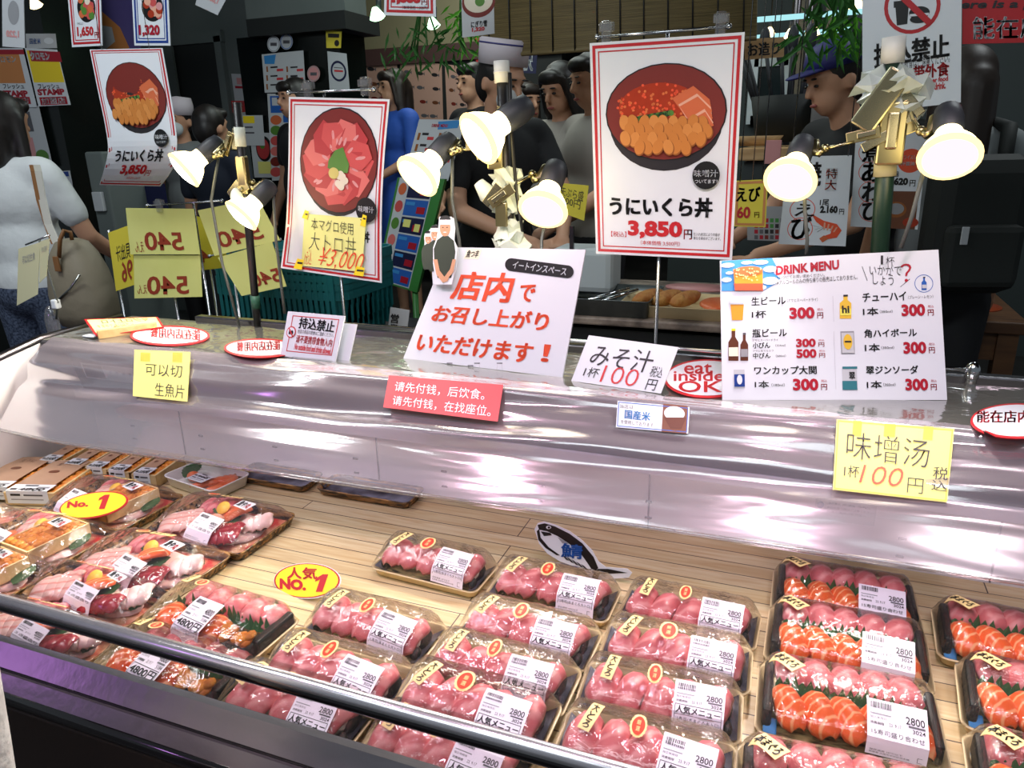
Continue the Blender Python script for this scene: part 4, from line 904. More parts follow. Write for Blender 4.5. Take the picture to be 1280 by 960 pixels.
for tx, b_ in (('生ビール', (203, 272, 378, 314)), ('1杯', (205, 344, 278, 382)), ('瓶ビール', (208, 438, 384, 480)), ('小びん', (209, 508, 298, 538)), ('中びん', (211, 562, 300, 590)), ('ワンカップ大関', (217, 630, 538, 672)), ('1本', (220, 706, 292, 742)), ('チューハイ', (776, 250, 1000, 294)), ('1本', (778, 328, 856, 368)), ('角ハイボール', (785, 438, 1054, 480)), ('1本', (788, 514, 864, 554)), ('翠ジンソーダ', (794, 628, 1062, 670)), ('1本', (798, 706, 874, 744))):
    sh.tp(tx, K(*b_), 'black', .035)
for tx, b_ in (('（アサヒスーパードライ）', (386, 280, 544, 298)), ('アサヒスーパードライ', (208, 490, 340, 502)), ('アサヒ生マルエフ', (210, 546, 316, 556)), ('（334ml）', (326, 516, 378, 530)), ('（500ml）', (328, 570, 380, 584)), ('（180ml）', (306, 718, 374, 736)), ('（プレーン・レモン）', (1010, 264, 1140, 282)), ('（350ml）', (864, 340, 930, 356)), ('（350ml）', (872, 526, 938, 542)), ('（350ml）', (882, 716, 946, 734))):
    sh.tp(tx, K(*b_), 'ink', .005)
for tx, b_ in (('300', (398, 326, 528, 386)), ('300', (432, 488, 534, 532)), ('500', (434, 542, 538, 588)), ('300', (416, 694, 548, 756)), ('300', (976, 310, 1098, 372)), ('300', (986, 504, 1104, 566)), ('300', (996, 694, 1114, 756))):
    sh.tp(tx, K(*b_), 'deepred', .045); x1 = b_[2]; h_ = b_[3]-b_[1]
    sh.tp('円', K(x1+14, b_[1]+h_*.45, x1+44, b_[3]-h_*.05), 'deepred', .02); sh.tp('税込', K(x1+14, b_[1]+h_*.08, x1+44, b_[1]+h_*.30), 'deepred', .0)
sh.rp(K(624, 268, 626, 400), 'lightgrey', 'picture_line', 1); sh.rp(K(632, 450, 634, 750), 'lightgrey', 'picture_line', 1)
sh.build(t); stand_prop(t, sh, ZT+.002)
# small no-takeout plate on an acrylic stand
sh = sheet_lean([(360, 389), (431, 395), (419, 452), (350, 445)], ZT+.006, .02)
t = thing('small_no_takeout_plate', 'small white acrylic plate with red frame, left of the large eat-in board', 'sign', base_of(sh))
sh.base('white', .003); 
q4 = [sh.uv(*p) for p in ((366, 393), (424, 397), (414, 445), (359, 439))]; u0, v0, u1, v1 = .10, .08, .92, .88
sh.rect(u0, v0, u1, v0+.018, 'sign_red', 'frame_line', 1); sh.rect(u0, v1-.018, u1, v1, 'sign_red', 'frame_line', 1); sh.rect(u0, v0, u0+.012, v1, 'sign_red', 'frame_line', 1); sh.rect(u1-.012, v0, u1, v1, 'sign_red', 'frame_line', 1)
sh.tp('持込禁止', (374, 399, 419, 413), 'black', .04, tilt=.12); sh.tp('他店の商品の飲食はご遠慮ください。', (372, 414, 418, 419), 'ink', .0, tilt=.25); sh.tp('请不要携带食物入内', (370, 421, 416, 431), 'sign_red', .02, tilt=.15); sh.tp('No outside food and drinks allowed.', (368, 432, 415, 440), 'sign_red', .03, tilt=.25)
sh.ell(.13, .45, .085, .13, 'sign_red', 'ban_mark', 2); sh.ell(.13, .45, .07, .105, 'white', 'ban_mark', 3); sh.rect(.095, .41, .125, .50, 'black', 'ban_mark', 4); sh.ell(.15, .46, .024, .05, 'black', 'ban_mark', 4); sh.poly([(.08, .37), (.095, .355), (.185, .53), (.17, .545)], 'sign_red', 'ban_mark', 5)
sh.build(t)
s2 = Sheet(lambda u, v, off: sh.fn(.55+.62*u, .16+.86*v, -.012+off), (.1, .1)); s2.base('white', .002, 4, 4, 'back_plate'); s2.build(t)
part(t, 'acrylic_foot', MB().box(tuple(base_of(sh)+V((.012, .018, 0))), (.085, .05, .004), 'clear_plastic', None, .001))
# oval shop signs lying on the top
def oval_flat(pts, txts, label, tailpt=None):
    x0, y0, x1, y1 = pts; sh = sheet_flat([(x0, y0), (x1, y0), (x1, y1), (x0, y1)], ZT+.0085)
    n = 40; cx, cy = (x0+x1)/2, (y0+y1)/2
    t = thing('oval_sign', label, 'sign', at(cx, cy, z=ZT+.007), 'oval signs lying on the case top')
    def el(rx, ry, m, lay, th=0):
        p = [(cx+rx*math.cos(2*PI*q/n), cy+ry*math.sin(2*PI*q/n)) for q in range(n)]
        if tailpt and lay < 2: p[int(n*.36)] = tailpt
        blob(sh, p, m, 'oval_board', lay, th)
    el((x1-x0)/2, (y1-y0)/2, 'red', 0, 1); el((x1-x0)/2-3, (y1-y0)/2-2.2, 'white', 1)
    for tx, b_, m, kw in txts: sh.tp(tx, b_, m, .014 if len(tx) > 5 else .012, **kw)
    sh.build(t); return t
oval_flat((163, 407, 262, 432), [('能在店内用餐', (188, 411, 250, 424), 'red', dict(mirror=True, tilt=.3))], 'white oval sign with red rim lying at the left end of the case top')
oval_flat((280, 423, 372, 447), [('能在店内用餐', (296, 427, 350, 439), 'red', dict(mirror=True, tilt=-.2))], 'white oval sign with red rim lying behind the small acrylic plate')
oval_flat((830, 449, 938, 497), [('eat', (855, 455, 890, 468), 'red', {}), ('inside', (842, 464, 905, 477), 'red', {}), ('OK', (848, 477, 903, 491), 'red', {})], 'white oval sign reading eat inside OK, half behind the drink menu')
oval_flat((1213, 504, 1330, 548), [('能在店内用餐', (1221, 514, 1322, 529), 'red', {})], 'white speech-bubble oval sign lying at the right end of the case top', (1228, 537))
# yellow card on a wooden block
sh = sheet_lean([(105, 399), (197, 396), (205, 409), (120, 420)], ZT+.012, .05)
t = thing('yellow_block_card', 'yellow card with red edge lying on a pale wooden block at the left end', 'price card', base_of(sh))
sh.base('red', .0015); sh.rect(.03, .06, .97, .94, 'paleyellow', 'card_face', 1); sh.text('マグロ上トロ', (.2, .1, .85, .36), 'ink', .02, mirror=True); sh.text('にぎりにもできます', (.1, .42, .6, .6), 'ink', .01, mirror=True); sh.text('¥2,100', (.3, .55, .92, .9), 'orange', .02, mirror=True)
a, b_ = at(122, 422, z=ZT+.007), at(196, 411, z=ZT+.007)
m_ = (a+b_)/2; ang = math.atan2(b_.y-a.y, b_.x-a.x)
sh.build(t); part(t, 'wooden_block', MB().box((m_.x, m_.y-.004, ZT+.014), ((b_-a).length, .012, .018), 'wood_block', Matrix.Translation((m_.x, m_.y, 0)) @ Matrix.Rotation(ang, 4, 'Z') @ Matrix.Translation((-m_.x, -m_.y, 0)), .001))
part(t, 'white_tag', MB().box((at(114, 421, z=ZT+.007).x, at(114, 421, z=ZT+.007).y, ZT+.009), (.03, .018, .003), 'white', None, .001))
# notes stuck to the curtain
def note(c, label, name='curtain_note', m='note_yellow', txts=(), cat='note', extra=None, frame_m=None):
    sh = quad_sheet(*[slope_at(*q) for q in c]); sh.base(m, .0006)
    if frame_m: sh.border(.0015, .0012, frame_m, 'print', 1)
    t = thing(name, label, cat, base_of(sh))
    for tx, b_, mm, bo, kw in txts: sh.tp(tx, b_, mm, bo, **kw)
    if extra: extra(sh)
    sh.build(t); return t
film('tape', (252, 250, 200), .08, .4, .15, .35, (236, 232, 120))
def tapes(*ps):
    def f(sh):
        for q_, (x0, y0, x1, y1) in enumerate(ps): sh.rp((x0, y0, x1, y1), 'tape', 'tape.%03d' % q_, 1.5)
    return f
note([(168, 437), (238, 440), (234, 502), (166, 495)], 'small pale yellow note with handwritten characters on the left of the curtain', txts=[('可以切', (182, 456, 228, 471), 'ink', -.005, {}), ('生魚片', (194, 480, 231, 497), 'ink', -.005, {})], extra=tapes((176, 441, 188, 452), (216, 441, 228, 453)))
note([(486, 469), (629, 481), (622, 527), (479, 509)], 'red sticker with two white lines of characters on the curtain', 'red_sticker', 'sign_red', [('请先付钱，后饮食。', (493, 482, 607, 495), 'white', .012, {}), ('请先付钱，在找座位。', (490, 501, 615, 514), 'white', .012, {})], 'sticker')
def rice(sh): sh.rp((828, 506, 859, 541), 'brownp', 'rice_picture', .9); sh.ep(844, 524, 13, 15, 'brownp', 'rice_picture', 1.1); sh.ep(843, 517, 13, 9, 'white', 'rice_picture', 1.4); sh.pp([(830, 522), (858, 522), (852, 536), (838, 536)], 'bottlebrown', 'rice_picture', 1.6)
note([(772, 501), (862, 509), (860, 542), (770, 534)], 'small blue framed rice sticker with a bowl of rice on the curtain', 'rice_sticker', 'white', [('当店は', (775, 506, 792, 511), 'ink', .01, {}), ('国産米', (781, 514, 813, 525), 'skyblue', .03, dict(tilt=.06)), ('を使用しております', (776, 527, 817, 532), 'ink', .01, dict(tilt=.2))], 'sticker', rice, 'midblue')
note([(1046, 524), (1193, 536), (1184, 628), (1041, 612)], 'large yellow note about miso soup for 100 on the right of the curtain', 'curtain_note', 'note_yellow', [('味增汤', (1058, 545, 1162, 579), 'ink', -.012, dict(tilt=.08)), ('1杯', (1055, 582, 1074, 597), 'ink', 0, {}), ('100', (1074, 583, 1126, 606), 'orange', -.012, dict(slant=.1)), ('円', (1134, 598, 1154, 617), 'ink', -.01, {}), ('税', (1166, 584, 1185, 600), 'ink', 0, {}), ('込', (1164, 601, 1184, 614), 'ink', 0, {})], 'note', tapes((1066, 526, 1077, 545), (1105, 530, 1119, 546), (1154, 533, 1166, 550)), 'yellow_card2')
# printed service plates on the back panel seen through the curtain
sh = Sheet(lambda u, v, off: V((.055+.085*u, 1.1245-off, .772-.034*v)), (.085, .034)); sh.base('lightgrey', .0004)
sh.ell(.09, .3, .06, .16, 'blue', 'print', 1); sh.text('連絡先', (.2, .1, .9, .2), 'greyline', 0); sh.text('食品を扱う際はご注意ください', (.2, .3, .95, .42), 'greyline', 0); sh.text('修理の連絡は販売店へ', (.2, .5, .85, .62), 'greyline', 0)
t = thing('service_label', 'grey printed service label on the back panel behind the curtain', 'label', (.097, 1.1245, .738)); sh.build(t)
# ------------------------------------------------------------------ posters hung on wire stands behind the case
def frame_posters(sh, red='red'):
    k = sh.w
    sh.border(.018*k, .020*k, red); sh.border(.056*k, .008*k, red)
def bowl(sh, cx, cy, rx, ry, kind, seed=1, low=.22, p='bowl_picture'):
    rr = random.Random(seed)
    sh.ep(cx, cy+ry*low, rx*.93, ry*.99, 'bowldark', p, 1); sh.ep(cx, cy, rx, ry, 'black', p, 1.6); sh.ep(cx, cy, rx*.975, ry*.975, 'bowlbrown', p, 2.2)
    ins = lambda a, r: (cx+rx*r*math.cos(a), cy+ry*r*math.sin(a))
    if kind == 'urchin':
        sh.ep(cx-rx*.10, cy-ry*.10, rx*.66, ry*.52, 'roe', p, 2.8)
        for i in range(190):
            a, r = rr.uniform(0, 2*PI), math.sqrt(rr.random()); sh.ep(cx-rx*.10+rx*.66*r*math.cos(a), cy-ry*.10+ry*.52*r*math.sin(a), rx*.022, rx*.022, rr.choice(('roehi', 'roe', 'orange')), p, 3.2)
        for i in range(4):   # salmon slices
            sh.pp([(cx+rx*(.12+.1*i), cy-ry*(.30-.13*i)), (cx+rx*(.46+.06*i), cy-ry*(.56-.16*i)), (cx+rx*(.72+.02*i), cy-ry*(.28-.16*i)), (cx+rx*.76, cy-ry*(.02-.10*i)), (cx+rx*(.30+.05*i), cy+ry*(.02+.10*i))], 'salmonp' if i % 2 == 0 else 'salmonhi', p, 3.6+.4*i)
            sh.pp([(cx+rx*(.14+.1*i), cy-ry*(.26-.13*i)), (cx+rx*(.47+.06*i), cy-ry*(.50-.16*i)), (cx+rx*(.73+.02*i), cy-ry*(.22-.16*i)), (cx+rx*.74, cy-ry*(.00-.10*i)), (cx+rx*(.32+.05*i), cy+ry*(.02+.10*i))], 'salmonp', p, 3.8+.4*i)
        for i in range(14): a = -.1+.05*i; sh.ep(cx-rx*.55+rx*.05*i, cy+ry*(.16-.012*i), rx*.05, ry*.06, 'leafp' if i % 2 else 'darkgreen', p, 5.6)
        for j in range(4):
            for i in range(9):
                x = cx-rx*.64+rx*.155*i+(.07*rx if j % 2 else 0)+rr.uniform(-.02, .02)*rx; y = cy+ry*(.20+.17*j)+rr.uniform(-.02, .02)*ry
                if ((x-cx)/rx)**2+((y-cy)/ry)**2 > .74: continue
                l_ = 6+1.3*j+.12*rr.randrange(9); ro = rr.uniform(-.5, .5)
                sh.ep(x+rx*.008, y+ry*.02, rx*.088, ry*.165, 'uniline', p, l_, rot=ro); sh.ep(x, y, rx*.080, ry*.155, rr.choice(('uni', 'uni', 'uni2')), p, l_+.06, rot=ro)
    else:
        for i in range(13):
            a = 2*PI*i/13+.2; r = .50; c = ins(a, r); s_ = .40; q = []
            for kk in range(6):
                b_ = a+.5+2*PI*kk/6; q.append((c[0]+rx*s_*rr.uniform(.7, 1.1)*math.cos(b_), c[1]+ry*s_*rr.uniform(.6, 1.05)*math.sin(b_)))
            sh.pp(q, ('tunap', 'tunap2', 'tunap3')[i % 3], p, 2.8+.25*i)
            for kk in range(2): 
                d_ = ins(a+rr.uniform(-.2, .2), r+rr.uniform(-.2, .15)); sh.ep(d_[0], d_[1], rx*.09, ry*.03, 'pinkp', p, 3+.25*i, rot=a)
        sh.pp([(cx-rx*.22, cy-ry*.02), (cx-rx*.05, cy-ry*.22), (cx+rx*.14, cy-ry*.28), (cx+rx*.22, cy-ry*.10), (cx+rx*.30, cy+ry*.05), (cx+rx*.26, cy+ry*.22), (cx+rx*.02, cy+ry*.20), (cx-rx*.24, cy+ry*.12)], 'leafp', p, 7)
        for i in range(9): sh.ep(cx+rx*(.10+rr.uniform(-.08, .12)), cy+ry*(.34+rr.uniform(-.16, .16)), rx*.08, ry*.07, 'radish', p, 7.5+.1*i)
        sh.ep(cx-rx*.08, cy+ry*.22, rx*.13, ry*.11, 'wasabi', p, 9)
def clips(t, ps, Y):
    for x, y in ps:
        c = at(x, y, y=Y-.004); part(t, 'clear_clip', MB().box(c, (.016, .012, .034), 'clear_plastic', None, .003).box(c+V((0, -.006, .006)), (.022, .004, .012), 'clear_plastic', None, .001).box(c+V((0, .006, .008)), (.024, .004, .014), 'clear_plastic', None, .001))
def wire_stand(t, bar, foot, Y):
    a, b_ = at(*bar[0], y=Y), at(*bar[1], y=Y); part(t, 'hanging_bar', MB().tube([a, b_], .0025, 'wire').ell(a, (.005, .005, .005), 'wire').ell(b_, (.005, .005, .005), 'wire'))
    f = at(*foot, y=Y); f = V((f.x, Y, 0)); tp = V((f.x, Y+.004, (a.z+b_.z)/2))
    part(t, 'stand_pole', MB().tube([V((f.x, Y+.004, 0)), tp], .0032, 'wire'))
PY = 1.32
sh = sheet_y([(737, 54), (931, 40), (915, 325), (745, 317)], PY-.012)
t = thing('bowl_poster', 'largest hanging poster of an urchin and roe rice bowl, at centre right', 'poster', base_of(sh))
sh.base('white', .0012); frame_posters(sh); bowl(sh, 831, 141, 78, 60, 'urchin')
sh.tp('うにいくら丼', (763, 247, 890, 270), 'black', .07); sh.tp('3,850', (785, 276, 853, 299), 'red', .05); sh.tp('円', (855, 287, 865, 299), 'red', .03); sh.tp('【税込】', (764, 289, 783, 296), 'red', .0); sh.tp('（本体価格 3,500円）', (801, 301, 850, 307), 'red', 0); sh.tp('仕入れ状況により内容が', (867, 291, 900, 295), 'ink', 0); sh.tp('異なる場合がございます。', (867, 296, 901, 300), 'ink', 0)
c = sh.uv(883, 219); sh.ell(c[0], c[1], .092, .092*sh.w/sh.h, 'black', 'round_badge', 10); sh.tp('味噌汁', (868, 212, 898, 221), 'white', .014, lay=11); sh.tp('ついてます！', (869, 224, 897, 229), 'white', .01, lay=11)
sh.build(t); wire_stand(t, ((747, 47), (911, 33)), (820, 400), PY); clips(t, ((758, 40), (901, 29)), PY)
curl2 = lambda u, v: .016*math.sin(PI*v*1.1)*(u-.3)+.010*max(0, v-.75)*4*(1-u)
sh = sheet_y([(361, 121), (487, 124), (476, 354), (355, 334)], PY-.012, curl2)
t = thing('tuna_bowl_poster', 'hanging poster of a fatty tuna rice bowl with a yellow note taped over it', 'poster', base_of(sh))
sh.base('white', .0012); frame_posters(sh); bowl(sh, 424, 202, 52, 65, 'tuna', 3, .06)
c = sh.uv(462, 262); sh.ell(c[0], c[1], .105, .105*sh.w/sh.h, 'black', 'round_badge', 10); sh.tp('味噌汁', (452, 257, 472, 265), 'white', .014, lay=11)
sh.tp('トロ丼', (440, 288, 464, 302), 'black', .04)
sh.pp([(382, 267), (462, 272), (454, 339), (381, 331)], 'paleyellow', 'taped_note', 10)
sh.tp('本マグロ使用', (391, 275, 445, 290), 'ink', -.01, lay=11); sh.tp('大トロ丼', (389, 293, 448, 315), 'ink', -.016, lay=11); sh.tp('¥3,000', (398, 311, 452, 337), 'orange', -.01, lay=11, slant=.15); sh.tp('税込', (384, 310, 393, 330), 'orange', -.01, lay=11)
for q_, q in enumerate(((381, 262, 388, 274), (456, 267, 463, 283), (374, 322, 384, 336), (446, 332, 458, 345))): sh.pp([(q[0]+2, q[1]), (q[2], q[1]+2), (q[2]-2, q[3]), (q[0]-2, q[3]-2)], 'gold', 'note_tape.%03d' % q_, 12); sh.pp([(q[0]+3, q[1]+4), (q[2]-1, q[1]+5), (q[2]-2, q[1]+7), (q[0]+2, q[1]+6)], 'ink', 'note_tape.%03d' % q_, 13)
sh.build(t); wire_stand(t, ((361, 116), (467, 112)), (429, 392), PY); clips(t, ((385, 112), (456, 108)), PY)
curl0 = lambda u, v: .05*math.sin(PI*v*1.25+.3)*(.3+.7*u)-.02*u
sh = sheet_y([(112, 60), (205, 60), (221, 190), (127, 190)], 1.5)
PT = [(0, (112, 62), (203, 60), 0), (.30, (122, 112), (212, 112), .012), (.55, (131, 155), (219, 155), .028), (.73, (135, 187), (221, 185), .034), (.88, (130, 212), (215, 212), .018), (1, (124, 231), (200, 233), -.012)]
PL = [(q[0], at(*q[1], y=1.5-q[3]), at(*q[2], y=1.5-q[3]*1.5)) for q in PT]
tl, tr_, bl, br = PL[0][1], PL[0][2], PL[-1][1], PL[-1][2]
def cat(p0_, p1, p2, p3, t): return .5*((2*p1)+(p2-p0_)*t+(2*p0_-5*p1+4*p2-p3)*t*t+(3*p1-p0_-3*p2+p3)*t**3)
def p0(u, v, off):
    k = 0
    while k < 4 and v > PL[k+1][0]: k += 1
    t = (v-PL[k][0])/(PL[k+1][0]-PL[k][0]); g = lambda i: PL[min(max(i, 0), 5)][1]*(1-u)+PL[min(max(i, 0), 5)][2]*u
    return cat(g(k-1), g(k), g(k+1), g(k+2), t)+V((0, -off, 0))
def p0uv(x, y):
    u, v = .5, .5
    for _ in range(30):
        def pr(u, v):
            q = p0(u, v, 0)-CAM; return 640+FPX*q.dot(RT)/q.dot(FW), 480-FPX*q.dot(UP)/q.dot(FW)
        a = pr(u, v); b_ = pr(u+.001, v); c_ = pr(u, v+.001)
        J = ((b_[0]-a[0])/.001, (c_[0]-a[0])/.001, (b_[1]-a[1])/.001, (c_[1]-a[1])/.001); D_ = J[0]*J[3]-J[1]*J[2]; ex, ey = x-a[0], y-a[1]
        u += (ex*J[3]-ey*J[1])/D_; v += (J[0]*ey-J[2]*ex)/D_
    return u, v
sh = Sheet(p0, ((tr_-tl).length, (bl-tl).length), p0uv)
t = thing('curled_bowl_poster', 'curling hanging poster of an urchin and roe rice bowl at the upper left', 'poster', (bl+br)/2)
sh.base('white', .0012, 10, 24); frame_posters(sh)
bowl(sh, 170, 121, 38, 40, 'urchin', 2, .16)
sh.tp('うにいくら丼', (145, 187, 204, 202), 'black', .06); sh.tp('3,850', (151, 206, 183, 220), 'red', .045); sh.tp('円', (182, 213, 188, 220), 'red', .03); sh.tp('（本体価格 3,500円）', (158, 221, 176, 224), 'red', 0)
c = sh.uv(203, 173); sh.ell(c[0], c[1], .098, .098*sh.w/sh.h, 'black', 'round_badge', 9); sh.tp('味噌汁', (196, 168, 211, 174), 'white', .014, lay=10); sh.tp('ついてます！', (197, 176, 209, 179), 'white', .01, lay=10)
sh.build(t); part(t, 'hanging_thread', MB().tube([tl+V((.04, 0, -.004)), V((tl.x+.04, 1.5, 3.0))], .0008, 'wire', 5).tube([tr_+V((-.04, 0, -.004)), V((tr_.x-.04, 1.5, 3.0))], .0008, 'wire', 5))
# yellow price cards on thin wire stands behind the left end, seen from behind
def ycard(name, label, c, Y, txts, m='yellow_card', bar=None, foot=None, clip=None):
    sh = sheet_y(c, Y); t = thing(name, label, 'price card', base_of(sh), 'yellow price cards behind the left end'); sh.base(m, .0012)
    for tx, b_, mm, bo in txts: sh.tp(tx, b_, mm, bo, mirror=True)
    sh.build(t); 
    if bar: wire_stand(t, bar, foot, Y+.008)
    if clip: clips(t, clip, Y)
    return t
def twin(y0): return [('540', (181, y0+30, 229, y0+53), 'mirror_ink', .02), ('えん', (169, y0+42, 180, y0+55), 'mirror_ink', .0)]
ycard('price_card', 'upper yellow card with mirrored red 540, hung on a wire bar at left', [(157, 260), (242, 261), (250, 318), (163, 318)], 1.55, twin(260), bar=((184, 257), (277, 251)), foot=(262, 400), clip=((199, 257),))
ycard('price_card', 'lower yellow card with mirrored red 540, directly under the upper one', [(167, 319), (250, 319), (253, 371), (168, 373)], 1.556, [('540', (184, 345, 236, 368), 'mirror_ink', .02), ('えん', (172, 356, 184, 367), 'mirror_ink', .0)], bar=((170, 330), (246, 330)), foot=(222, 400))
ycard('price_card', 'tilted yellow card with red 540 behind the lowest left lamp, upper of two', [(247, 263), (322, 248), (350, 300), (268, 320)], 1.56, [('540', (269, 284, 330, 305), 'mirror_ink', .02)], bar=((262, 320), (350, 300)), foot=(300, 410))
ycard('price_card', 'tilted yellow card with red 540 below the lowest left lamp, lower of two', [(272, 322), (340, 302), (358, 358), (302, 370)], 1.558, [('540', (312, 338, 352, 356), 'mirror_ink', .02)], bar=((285, 330), (345, 312)), foot=(318, 410))
ycard('price_card', 'deep yellow card seen edge-on left of the two 540 cards', [(135, 291), (165, 280), (168, 356), (145, 364)], 1.62, [('96', (152, 325, 166, 352), 'mirror_ink', .02), ('貝出汁', (145, 305, 163, 325), 'ink', 0)], 'yellow_card2', bar=((138, 292), (164, 284)), foot=(156, 405))
ycard('price_card', 'deep yellow card showing between the paired and the tilted cards', [(244, 270), (268, 275), (288, 334), (250, 338)], 1.66, [('4', (250, 312, 262, 328), 'mirror_ink', .02)], 'yellow_card2', bar=((246, 278), (270, 282)), foot=(272, 405))
t = thing('card_holder', 'thin wire stand with two pale cards in front of the handbag at far left', 'card stand', at(72, 420, z=ZT))
f0 = at(75, 420, y=1.22); q = [at(60, 296, y=1.22), at(44, 300, y=1.22), at(33, 304, y=1.22)]
part(t, 'stand_pole', MB().tube([V((f0.x, 1.22, ZT-.005)), at(72, 378, y=1.22), at(49, 300, y=1.22)], .0025, 'cord_grey')); part(t, 'hanging_bar', MB().tube([at(32, 306, y=1.22), at(62, 294, y=1.22)], .002, 'wire'))
for nm, c, in (('pale_card', [(23, 311), (50, 303), (47, 368), (21, 382)]), ('pale_card', [(50, 302), (62, 298), (58, 345), (49, 354)])):
    s_ = sheet_y(c, 1.215); s_.base('pale_card', .001, p=nm); s_.text('可以切生魚', (.2, .15, .8, .3), 'greyp', 0, nm, 1); s_.build(t)
part(t, 'white_clamp', MB().box(at(70, 380, y=1.22), (.016, .016, .022), 'white', None, .003)); part(t, 'plastic_bag', MB().ell(at(66, 405, y=1.225), (.018, .014, .045), 'clear_plastic'))
# ------------------------------------------------------------------ clip lamps on three poles
glow('bulb_face', (255, 246, 232), LAMP_GLOW); glow('bulb_face_pink', (255, 226, 244), 1.25)
glow('bulb_glass', (255, 232, 170), LAMP_GLOW*.45); glow('bulb_rim', (255, 222, 150), LAMP_GLOW*.16)
mat('socket', (40, 44, 50), .5); mat('brass', (172, 160, 116), .28, 1.0); mat('clip_metal', (168, 160, 128), .25, 1.0); mat('tape_white', (206, 214, 200), .6); mat('tape_beige', (200, 190, 150), .6); mat('pole_green', (26, 52, 36), .35); mat('pole_black', (24, 24, 26), .4); mat('pvc_white', (214, 214, 206), .5); mat('tape_green', (40, 92, 70), .5)
film('bag_plastic', (236, 240, 240), .14, .6, .15, .55, (216, 228, 220))
def lamp(px, py, Y, r, d, label, arm, pink=False, power=1.0, cord=None):
    f = at(px, py, y=Y); d = V(d).normalized(); T = frame(f, -d)      # local +z points from face back to socket
    t = thing('clip_lamp', label, 'lamp', f, 'clip-on spot lamps above the case')
    k = r/.05
    part(t, 'bulb_face', MB().lathe([(0, -.010*k), (.020*k, -.0085*k), (.036*k, -.004*k), (.044*k, 0)], 'bulb_face_pink' if pink else 'bulb_face', T, 28))
    part(t, 'bulb_rim', MB().lathe([(.044*k, -.001*k), (.050*k, .001*k), (.0505*k, .005*k), (.048*k, .009*k)], 'bulb_rim', T, 28))
    part(t, 'bulb_reflector', MB().lathe([(.048*k, .009*k), (.043*k, .022*k), (.033*k, .038*k), (.024*k, .046*k), (.022*k, .052*k), (.022*k, .066*k)], 'bulb_glass', T, 28))
    so = part(t, 'socket', MB().lathe([(.0215*k, .062*k), (.024*k, .064*k), (.025*k, .100*k), (.022*k, .122*k), (.012*k, .128*k), (0, .128*k)], 'socket', T, 20))
    a = at(*arm, y=Y+.02) if len(arm) == 2 else at(arm[0], arm[1], y=arm[2])
    s0 = T @ V((0, 0, .085*k)); side = (a-s0); side = (side-d*side.dot(d)).normalized()
    j = s0+side*.045*k+d*(-.012*k)
    part(t, 'bracket', MB().tube([T @ V((0, 0, .125*k))+side*.004, T @ V((0, 0, .118*k))+side*.024*k, s0+side*.030*k, s0+side*.036*k+d*.004, j], [.007*k, .008*k, .008*k, .007*k, .006*k], 'brass', 8))
    part(t, 'swivel_joint', MB().ell(j, (.009*k, .009*k, .009*k), 'brass'))
    part(t, 'arm', MB().tube([j, (j+a)/2, a], .0034*k, 'clip_metal', 8))
    dr = (a-j).normalized(); q = frame(a+dr*.012, V((0, -1, .1)), dr)
    part(t, 'clip_plate', MB().box((0, .006, 0), (.060*k, .022*k, .003), 'brass', q, .001).box((.004, .006, .004), (.034*k, .010*k, .004), 'clip_metal', q, .001).box((.012, -.010, -.002), (.050*k, .018*k, .003), 'clip_metal', q @ Matrix.Rotation(.3, 4, 'Z'), .001))
    if cord:
        pts = [T @ V((0, 0, .126*k))]+[at(x, y, y=Y+.03) for x, y in cord]; part(t, 'power_cord', MB().tube(pts, .003, 'cord_grey', 6))
    spot('lamp_light', f+d*.014, f+d, LAMP_SPOT*power, (1, .90, .86) if pink else (1, .89, .74), 125, .8, r*.8)
    pl = bpy.data.lights.new('lamp_spill', 'POINT'); pl.energy = .35*power; pl.color = (1, .86, .62); pl.shadow_soft_size = .05
    po = bpy.data.objects.new('lamp_spill', pl); COL.objects.link(po); po.location = f-d*.02-V((0, .09, -.02)); return t
LY = 1.27
def pole(label, top, foot, Y, m, r=.009, cat='lamp pole'):
    a, b_ = at(*top, y=Y), at(*foot, y=Y); b_ = V((b_.x, b_.y+.0, max(ZT-.004, .1)))
    t = thing('lamp_pole', label, cat, b_, 'poles carrying the clip lamps'); part(t, 'pole_tube', MB().tube([b_, a], r, m, 14)); return t, a, b_
def along(a, b_, s): return a*(1-s)+b_*s
# left black pole
t, a, b_ = pole('black lamp pole at left, carrying the two leftmost lamps', (296, 128), (323, 414), LY, 'pole_black', .008)
part(t, 'clear_band', MB().tube([along(a, b_, .10), along(a, b_, .18)], .011, 'tape_white', 12)); part(t, 'brass_clip', MB().box(along(a, b_, .30), (.022, .016, .075), 'brass', None, .003)); part(t, 'green_tape', MB().tube([along(a, b_, .84), along(a, b_, .90)], .0095, 'tape_green', 12)); part(t, 'white_knob', MB().ell(along(a, b_, .40)+V((-.012, -.012, 0)), (.014, .012, .022), 'tape_white'))
lamp(228, 214, LY-.05, .040, (-.50, -.66, -.56), 'leftmost lit clip lamp, tilted left in front of the curled poster', (283, 186, LY), cord=((264, 250), (278, 330), (300, 412)))
lamp(300, 271, LY-.04, .038, (-.40, -.66, -.62), 'lit clip lamp hanging low in front of the tilted yellow cards', (306, 232, LY), cord=((345, 300), (352, 360), (356, 392)))
